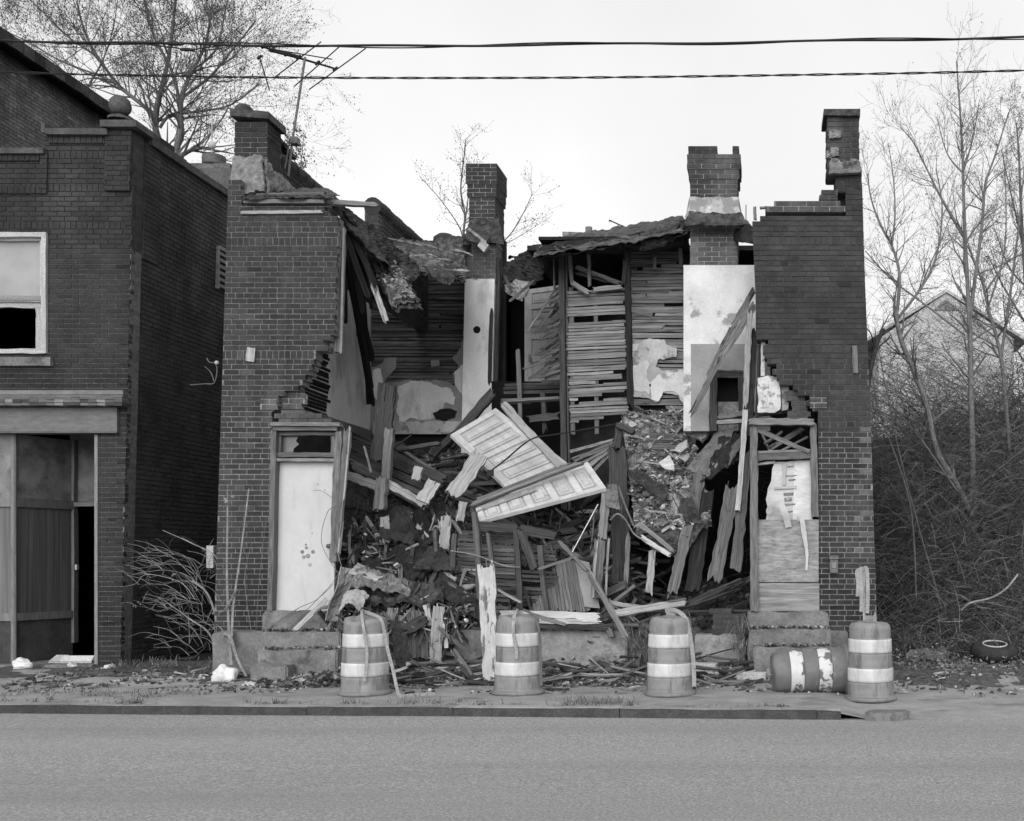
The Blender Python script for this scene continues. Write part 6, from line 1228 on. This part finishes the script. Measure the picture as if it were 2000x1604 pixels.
# ------------------------------------------------------------------ trees and undergrowth
def grow(mb, lf, p, d, L, r, depth, up=.12, wob=.22, ns=5, nb=(2, 4), ang=(.4, .9), leaf=0, lsz=.03, ratio=(.45, .7), sides=4):
    pts = [p]; rad = [r]; q = p.copy(); dd = d.normalized()
    for i in range(ns):
        dd = (dd+Vector((R.gauss(0, wob), R.gauss(0, wob), R.gauss(0, wob)+up))*.55).normalized(); q = q+dd*(L/ns); pts.append(q); rad.append(max(.0018, r*(1-.8*(i+1)/ns)))
    mb.tube(pts, rad, sides if r > .012 else 3, R.uniform(.7, 1.3), cap=False)
    if lf is not None and leaf and depth <= 1:
        for k in range(leaf):
            c = pts[R.randint(1, ns)]+Vector((R.gauss(0, .05), R.gauss(0, .05), R.gauss(0, .05))); s = lsz*R.uniform(.5, 1.3); a = Vector((R.gauss(0, 1), R.gauss(0, 1), R.gauss(0, 1))).normalized(); b = a.orthogonal().normalized()
            lf.add([c-a*s, c+b*s*.5, c+a*s, c-b*s*.5], [(0, 1, 2, 3)], R.uniform(.5, 1.5))
    if depth <= 0: return
    for k in range(R.randint(*nb)):
        f = R.uniform(.25, 1.0); i = min(ns-1, int(f*ns)); p0 = pts[i].lerp(pts[i+1], f*ns-i); t = (pts[i+1]-pts[i]).normalized()
        s = t.orthogonal().normalized(); s = Matrix.Rotation(R.uniform(0, 6.28), 3, t) @ s; a = R.uniform(*ang)
        grow(mb, lf, p0, t*math.cos(a)+s*math.sin(a), L*R.uniform(*ratio), max(.0026, rad[i]*.6), depth-1, up, wob, max(3, ns-1), nb, ang, leaf, lsz, ratio, sides)
def tree(name, label, Y, limbs, m, depth=2, tw=(.5, 1.2), nper=7, leaf=0, lsz=.03, group=None, base=None, up=.12, minpx=0, nb=(2, 4), lm='leaf'):
    p0 = base or P(limbs[0][0][0], limbs[0][0][1], Y); e = empty(name, p0, label, 'tree', group)
    tr = MB(); cr = MB(); lf = MB()
    for (pts, r0, r1) in limbs:
        q = arc([P(x, y, Y+(0 if len(t_) < 1 else t_[0])) for x, y, *t_ in pts], 6); n = len(q); sc = 1/S(Y)
        rr = [(r0+(r1-r0)*i/(n-1))*sc*.5*(1+.08*R.uniform(-1, 1)) for i in range(n)]; tr.tube(q, rr, 7)
        for k in range(int(nper*n/10)):
            i = R.randint(int(n*.2), n-1); t = (q[min(i+1, n-1)]-q[max(i-1, 0)]).normalized(); s = Matrix.Rotation(R.uniform(0, 6.28), 3, t) @ t.orthogonal().normalized(); a = R.uniform(.4, 1.1)
            if minpx and PY_(q[i].z, q[i].y) > minpx: continue
            grow(cr, lf, q[i], t*math.cos(a)+s*math.sin(a), R.uniform(*tw), rr[i]*.5, depth, up, .22, 5, nb, leaf=leaf, lsz=lsz)
    tr.build('trunk', M[m], e, True); c = cr.build('crown', M[m], e)
    if lf.v: lf.build('foliage', M[lm], e)
    return e
tree('budding_tree', 'large budding tree with dense fine twigs rising behind the shop', 12, [
    ([(325, 980), (325, 600), (322, 420), (330, 310)], 21.6, 17.3), ([(330, 310), (306, 262), (306, 215), (318, 165), (330, 110), (338, 50), (345, -20)], 14.4, 3.6), ([(304, 226), (265, 195), (230, 165), (190, 110), (165, 60), (150, 5)], 9.4, 2.9),
    ([(340, 312), (352, 255), (355, 190), (375, 140), (400, 90), (412, 30)], 13.0, 2.9), ([(346, 285), (352, 235), (340, 150), (300, 70), (280, -10)], 8.6, 2.9), ([(312, 250), (335, 224), (390, 218), (450, 205), (505, 165)], 6.5, 2.2), ([(356, 190), (410, 150), (460, 90), (500, 40)], 5.8, 2.2),
    ([(230, 165), (200, 150), (120, 120), (60, 85), (10, 60)], 5.0, 1.4), ([(190, 110), (130, 70), (80, 20), (40, -20)], 4.3, 1.4), ([(355, 150), (420, 100), (440, 20), (450, -20)], 5.0, 1.4), ([(168, 215), (172, 172), (200, 120), (220, 60), (230, 0)], 5.0, 1.4), ([(168, 210), (140, 160), (90, 110), (20, 90)], 4.3, 1.4), ([(352, 305), (372, 294), (398, 288)], 9.4, 6.5)],
    'bark', 3, (.9, 1.9), 8, 5, .022, base=P(325, 1000, 12), nb=(2, 4))
tree('budding_tree', 'slender budding sapling behind the centre-left chimney', 9.5, [([(905, 640), (905, 470), (908, 420), (900, 370), (907, 300), (909, 272)], 5.2, 1.5), ([(905, 470), (895, 440), (860, 390), (820, 345)], 3.0, 1.1), ([(904, 455), (913, 400), (916, 350), (930, 320)], 3.0, 1.1), ([(908, 520), (985, 470), (1020, 420), (1040, 378)], 3.0, 1.1), ([(960, 490), (1000, 470), (1050, 440)], 2.2, 0.8)], 'bark', 1, (.25, .6), 7, 4, .02, base=P(905, 900, 9.5), nb=(1, 3))
tree('budding_tree', 'small budding branch top beside the antenna mast', 10, [([(640, 560), (600, 400), (572, 300), (566, 262)], 3.8, 1.1), ([(600, 400), (560, 330), (552, 282)], 2.2, 0.8), ([(585, 350), (590, 300), (594, 255)], 2.2, 0.8)], 'bark', 1, (.2, .4), 8, 6, .035, base=P(640, 900, 10), nb=(1, 2))
GT = 'bare trees beside the ruin'
tree('bare_tree', 'forked bare tree leaning left, nearest the right brick wall', 5, [([(1900, 1010), (1870, 950), (1830, 880), (1812, 800), (1790, 735), (1762, 670), (1748, 610)], 12.2, 9.4), ([(1750, 625), (1755, 580), (1756, 530), (1742, 480), (1720, 440), (1702, 390), (1694, 340)], 7.9, 2.2), ([(1742, 480), (1748, 420), (1745, 350), (1735, 280)], 4.3, 1.4), ([(1755, 620), (1790, 575), (1820, 525), (1835, 470), (1840, 400), (1828, 330)], 6.5, 2.2), ([(1800, 560), (1815, 520), (1838, 470), (1865, 400)], 3.6, 1.4), ([(1885, 655), (1800, 590), (1740, 545), (1690, 490)], 4.3, 2.2)], 'bark_l', 2, (.3, .85), 7, 1, .02, GT, P(1900, 1040, 5), nb=(2, 3))
tree('bare_tree', 'tallest straight bare tree before the pale gabled house', 6, [([(1905, 1060), (1900, 900), (1896, 740), (1894, 640), (1890, 560), (1886, 480), (1882, 380), (1880, 300), (1874, 200), (1868, 120)], 13.7, 2.2), ([(1895, 620), (1905, 540), (1918, 440), (1925, 360), (1945, 300), (1970, 220)], 8.6, 2.2), ([(1886, 470), (1840, 390), (1815, 340), (1785, 280), (1760, 250)], 5.8, 1.4), ([(1883, 330), (1900, 270), (1912, 200)], 4.3, 1.4), ([(1884, 480), (1910, 440), (1960, 400)], 4.3, 1.4), ([(1882, 340), (1850, 300), (1830, 230)], 3.6, 1.4)], 'bark_l', 2, (.35, .95), 8, 1, .02, GT, P(1905, 1090, 6), nb=(2, 4))
tree('bare_tree', 'slim bare tree at the right edge leaning left over the thicket', 7, [([(1975, 1040), (1970, 860), (1955, 700), (1930, 600), (1915, 540), (1890, 480)], 9.4, 3.6), ([(1955, 700), (1975, 560), (1990, 440), (2000, 330)], 6.5, 2.2), ([(1930, 600), (1960, 500), (1965, 400), (1960, 300)], 4.3, 1.4), ([(1925, 570), (1970, 510), (2020, 490)], 4.3, 2.2)], 'bark_l', 2, (.35, .95), 8, 2, .02, GT, P(1975, 1080, 7), nb=(2, 4))
tree('bare_tree', 'dense twiggy tree cut by the right edge of the picture', 9, [([(2020, 1000), (2010, 800), (2005, 600), (1995, 420), (1990, 300), (1985, 240)], 11.5, 2.2), ([(2008, 640), (1960, 560), (1930, 500)], 5.0, 1.4), ([(1998, 480), (1975, 380), (1955, 290)], 4.3, 1.4), ([(2010, 720), (1960, 650), (1920, 630)], 4.3, 1.4), ([(2004, 560), (1970, 520), (1940, 440)], 4.3, 1.4)], 'bark', 3, (.4, .9), 8, 2, .022, GT, P(2020, 1060, 9), nb=(2, 4))
tree('bare_tree', 'short thick dead stub leaning out from the corner of the brick wall', 4, [([(1690, 780), (1700, 720), (1712, 675), (1725, 642)], 12.2, 8.6)], 'bark_d', 1, (.3, .6), 3, 0, group=GT, base=P(1680, 900, 4), nb=(1, 2))
tree('bare_tree', 'thin bare saplings crossing in front of the thicket', 2.5, [([(1790, 1180), (1780, 1000), (1745, 880), (1715, 800), (1700, 700)], 4.3, 1.4), ([(1840, 1190), (1760, 900), (1708, 640)], 3.6, 1.4), ([(1870, 960), (1800, 860), (1740, 790)], 4.3, 2.2)], 'bark', 2, (.4, .9), 8, 0, group=GT, base=P(1800, 1200, 2.5), nb=(2, 3))
# thicket of canes and vines on the bank: one mass nobody could count
hz = lambda x, y: .03+max(0, min(1, (x-.6)/2.5))*(max(0, min(1, (y-2.2)/8))**1.1*4.1+max(0, min(1, (y-12)/25))*3.0)
mb = MB()
for i in range(4200):
    y = R.uniform(1.6, 11); x = R.uniform(1.5, 1.5+(y+14)*.25)
    p = Vector((x, y, hz(x, y))); L = R.uniform(1.2, 4.2)*(1 if y > 4 else .7)*(1 if y > 2.6 else .45)*(1+.6*nz(x*.7, y*.5, 77)); a = R.uniform(0, 6.28); d = Vector((math.cos(a)*.5, math.sin(a)*.4-.1, 1)).normalized(); ns = 7; pts = [p]; q = p
    dr_ = R.uniform(.05, .30)
    for k in range(ns):
        d = (d+Vector((math.cos(a)*.12, math.sin(a)*.1, -dr_))+Vector((R.gauss(0, .12), R.gauss(0, .12), R.gauss(0, .08)))).normalized(); q = q+d*L/ns; pts.append(q)
    r = R.uniform(.0035, .008)*(1.6 if i % 9 == 0 else 1); mb.tube(pts, [r*(1-.7*k/ns) for k in range(ns+1)], 3, R.choice((.3, .45, .7, 1.0, 1.5, 2.4)), cap=False)
    for k in range(3):
        j = R.randint(2, ns); v = Vector((R.gauss(0, 1), R.gauss(0, 1), R.gauss(0, .8)))*.22; mb.tube([pts[j], pts[j]+v*.5+Vector((0, 0, .03)), pts[j]+v], [.0035, .003, .002], 3, R.choice((.4, .7, 1.1, 1.8)), cap=False)
tag(mb.build('undergrowth', M['bark']), kind='stuff')
mb = MB()
for i in range(17000):
    y = R.uniform(2.2, 13); x = R.uniform(1.4, 1.6+(y+14)*.25); z = hz(x, y)+abs(R.gauss(0, 1.9))*min(1, y/6); p = Vector((x, y, z)); a = R.uniform(0, 6.28); v = Vector((math.cos(a), math.sin(a), R.gauss(.1, .5)))*R.uniform(.12, .45)
    mb.tube([p, p+v*.5+Vector((R.gauss(0, .03), 0, R.gauss(.02, .03))), p+v], [.004, .0035, .002], 3, R.uniform(.5, 2.2), cap=False)
tag(mb.build('brushwood', M['cane_d']), kind='stuff')
mb = MB()
for i in range(9000):
    y = R.uniform(1.4, 12) if R.random() < .5 else R.uniform(.2, 3); x = R.uniform(1.3, 1.6+(y+14)*.25); z = (hz(x, y) if y > 1.4 else pav(x, y))+abs(R.gauss(0, .22))*min(1, y/3)+.01; c = Vector((x, y, z)); s = R.uniform(.012, .035); a = Vector((R.gauss(0, 1), R.gauss(0, 1), R.gauss(0, .6))).normalized(); b = a.orthogonal().normalized()
    mb.add([c-a*s, c+b*s*.6, c+a*s, c-b*s*.6], [(0, 1, 2, 3)], R.uniform(.3, 1.4))
tag(mb.build('leaf_litter', M['dryleaf']), kind='stuff')
mb = MB(); mb.tube(arc([P(1878, 1192, 1.3), P(1895, 1178, 1.2), P(1935, 1168, 1.2), P(1965, 1150, 1.2), P(1988, 1122, 1.3)]), .013, 6, 1.3); tag(mb.build('fallen_branch', M['cane']), 'pale curved fallen branch lying over the weeds above the black tyre', 'branch')
# pale gabled house far behind
gh = empty('gabled_house', (6.5, 34, 6), 'pale gabled house half hidden behind the bare trees on the bank', 'house')
Y = 32.0; ap = P(1848, 572, Y); el = P(1702, 662, Y); er = P(1994, 662, Y); mb = MB(); fl_ = [Vector((el.x+.3, Y, 4)), Vector((er.x-.3, Y, 4)), Vector((er.x-.3, Y, er.z)), ap, Vector((el.x+.3, Y, el.z))]
mb.slab(fl_, Vector((0, 9, 0))); mb.build('wall', M['siding'], gh)
mb = MB()
for s_, e_ in ((1, el), (-1, er)):
    d = (ap-e_); n = Vector((-d.z, 0, d.x))*s_; n.normalize(); o0 = e_-d*.08-Vector((0, .12, 0)); mb.hexa(o0, d*1.08, Vector((0, 9.6, 0)), n*.12, .95)
mb.build('roof', M['siding'], gh)  # roof takes the pale wall colour: distance haze put into the tone
mb = MB(); mb.slab([P(1822, 606, Y-.05), P(1874, 606, Y-.05), P(1848, 584, Y-.05)], Vector((0, .04, 0))); mb.build('gable_vent', M['stucco'], gh)
# bare arching shrub between the two buildings, saplings against the wall
sh = empty('bare_shrub', P(425, 1310, .1), 'bare shrub with long arching canes between the shop and the ruin', 'shrub')
mb = MB(); lf = MB()
def cane(mb, pts, r0, r1, tn=1.0):
    q = arc(pts, 7); n = len(q); mb.tube(q, [r0+(r1-r0)*i/(n-1) for i in range(n)], 4, tn, cap=False); return q
cane(mb, [P(440, 1310, .1), P(425, 1220, .1), P(405, 1160, .1), P(375, 1135, .1)], .022, .014); cane(mb, [P(436, 1310, .0), P(410, 1240, .0), P(372, 1210, -.1), P(330, 1180, -.2)], .018, .01)
for i in range(48):
    top = i < 17; bx, by = (R.uniform(372, 415), R.uniform(1120, 1185)) if top else (R.uniform(330, 440), R.uniform(1170, 1300)); Y = R.uniform(-.3, .5)
    ln = R.uniform(70, 180)*(1 if top else R.uniform(.4, .9)); ry = R.uniform(15, 75) if top else R.uniform(-10, 60); dirx = -1 if R.random() < .86 else R.uniform(.2, .5)
    x2 = bx+dirx*ln*.5; x3 = max(238, bx+dirx*ln); y2 = by-ry; y3 = y2+R.uniform(-22, 26)
    wj = lambda: R.gauss(0, 7)
    q = cane(mb, [P(bx, by, Y), P(bx+dirx*ln*.2+wj(), by-ry*.7+wj(), Y), P(x2+wj(), y2+wj(), Y-.1), P((x2+x3)/2+wj(), (y2+y3)/2+wj(), Y-.12), P(x3, y3+wj(), Y-.15)], R.choice((.003, .004, .006)), .0014, R.uniform(.35, 1.3))
    for k in range(R.randint(0, 3)): j = R.randint(4, len(q)-3); v = Vector((R.uniform(-.3, .12), R.uniform(-.1, .1), R.uniform(-.05, .22))); cane(mb, [q[j], q[j]+v*.5+Vector((0, 0, .03)), q[j]+v], .0035, .0015, R.uniform(.35, 1.2))
    if R.random() < .5: j = len(q)//2; cane(mb, [q[j], q[j]+Vector((-.12, 0, .08)), q[j]+Vector((-.3, 0, .12))], .004, .002, 1)
    if R.random() < .16:
        for k in range(R.randint(2, 5)): c = q[-1]+Vector((R.gauss(0, .03), 0, R.gauss(0, .03))); s = R.uniform(.008, .017); lf.add([c+Vector((-s, 0, 0)), c+Vector((0, -s*.5, -s)), c+Vector((s, 0, 0)), c+Vector((0, 0, s))], [(0, 1, 2, 3)], 1.3)
for pts in ([(432, 1170), (432, 1100), (428, 1090), (355, 1050)], [(434, 1180), (424, 1092), (375, 1062), (318, 1036)], [(425, 1160), (450, 1118), (500, 1125), (520, 1135)], [(415, 1200), (470, 1120), (440, 1110), (410, 1130)]): cane(mb, [P(x, y, .05) for x, y in pts], .007, .003, 1.3)
mb.build('canes', M['cane'], sh); lf.build('leaves', M['leaf'], sh)
sp = empty('sapling', P(448, 1300, -.45), 'pair of pale straight saplings growing against the left brick pier', 'sapling')
mb = MB(); cane(mb, [P(452, 1300, -.5), P(447, 1235, -.4), P(443, 1120, -.3), P(444, 1030, -.25), P(444, 958, -.2)], .024, .010, 1.1); cane(mb, [P(452, 1260, -.45), P(456, 1180, -.35), P(470, 1080, -.3), P(486, 955, -.2)], .02, .009, 1.1); cane(mb, [P(462, 1150, -.35), P(440, 1190, -.4), P(428, 1196, -.4)], .014, .01); cane(mb, [P(438, 1240, -.4), P(450, 1245, -.45), P(465, 1290, -.6), P(482, 1322, -.75)], .03, .016, .9); mb.build('stem', M['cane'], sp)
mb = MB()
for k in range(7): c = P(444+R.uniform(-6, 12), 978+R.uniform(-8, 8), -.26); s = R.uniform(.03, .06); a = R.uniform(0, 6); mb.add([c+Vector((-s*math.cos(a), 0, -s*math.sin(a))), c+Vector((0, -.02, -s*.4)), c+Vector((s*math.cos(a), 0, s*math.sin(a))), c+Vector((0, .01, s*.4))], [(0, 1, 2, 3)], R.uniform(1, 2))
mb.build('leaves', M['dryleaf'], sp)
vn = empty('vine', P(520, 1230, -.05), 'thin bare vine creeping over the left brick pier and doorway', 'vine'); mb = MB()
for pts in ([(500, 1230), (505, 1150), (512, 1080), (520, 1010)], [(490, 1230), (478, 1130), (492, 1060)], [(515, 1232), (530, 1150), (522, 1070)], [(560, 1230), (640, 1150), (668, 1110)], [(505, 1240), (580, 1190), (620, 1170), (668, 1125)], [(660, 1120), (628, 1060), (640, 1000), (660, 985), (630, 960), (612, 958)], [(668, 1110), (650, 1040), (656, 1000)]):
    cane(mb, [P(x, y, -.1) for x, y in pts], .0055, .003, R.uniform(.5, 1))
mb.build('stems', M['cane'], vn)
loose('fallen_plank', 'pale narrow plank leaning from the left stoop up to the curled sheet', 'plank', [(572, 1234, -.5, 640, 1170, -.25, 9, .02, .05, 1.2)], M['wood_l'], G1)
# weeds
mb = MB()
def tuft(x, y, z, n, h, sp=.04):
    for k in range(n):
        p = Vector((x+R.gauss(0, sp), y+R.gauss(0, sp), z)); a = R.uniform(0, 6.28); l = h*R.uniform(.4, 1.2); t_ = R.uniform(.2, 1.7); d = Vector((math.cos(a)*t_, math.sin(a)*t_, 1)).normalized(); q = p+d*l*.6; e = q+Vector((d.x*1.2, d.y*1.2, R.uniform(-.2, .5)))*l*.45; s = Vector((-math.sin(a), math.cos(a), 0))*.0028
        mb.add([p-s, p+s, q+s*.7, q-s*.7, e], [(0, 1, 2, 3), (3, 2, 4)], R.choice((.35, .5, .7, 1, 1.4, 1.9)))
for i in range(620):
    x = R.uniform(-9.2, 3.5)
    if R.random() < .4 and x < .8: y = KY(x)+.24+R.gauss(0, .05)
    elif x > .8: y = R.uniform(-1.9, 1.6)
    else: y = R.uniform(-1.7, .1)
    if nz(x*1.1, y*2, 31) < -.02 or (abs(x-3.1) < .75 and y > .2): continue
    tuft(x, y, pav(x, y), R.choice((3, 6, 12, 30)), R.choice((.015, .025, .04, .07, .11))*(1.4 if y > -.6 else 1), R.choice((.02, .05, .1)))
for (x0, x1, y0, y1, Y, n, h) in ((1225, 1290, 1230, 1300, -.15, 60, .25), (1435, 1470, 1215, 1300, -.2, 45, .3), (240, 420, 1285, 1312, .3, 70, .14), (880, 960, 1290, 1320, -.5, 40, .15), (1290, 1340, 1190, 1215, .0, 20, .2), (1700, 1990, 1240, 1290, 1.75, 120, .25), (1090, 1240, 1362, 1380, -2.75, 30, .13), (720, 960, 1366, 1380, -2.7, 12, .07), (0, 420, 1335, 1372, -2.0, 60, .08)):
    for i in range(n):
        q = P(R.uniform(x0, x1), R.uniform(y0, y1), Y); tuft(q.x, q.y+R.gauss(.08, .14), max(.0, q.z-.05) if Y > -.4 else pav(q.x, q.y), R.choice((4, 8, 14, 22)), h*R.choice((.4, .7, 1, 1.2)), R.choice((.03, .06, .1)))
tag(mb.build('grass', M['grass']), kind='stuff')
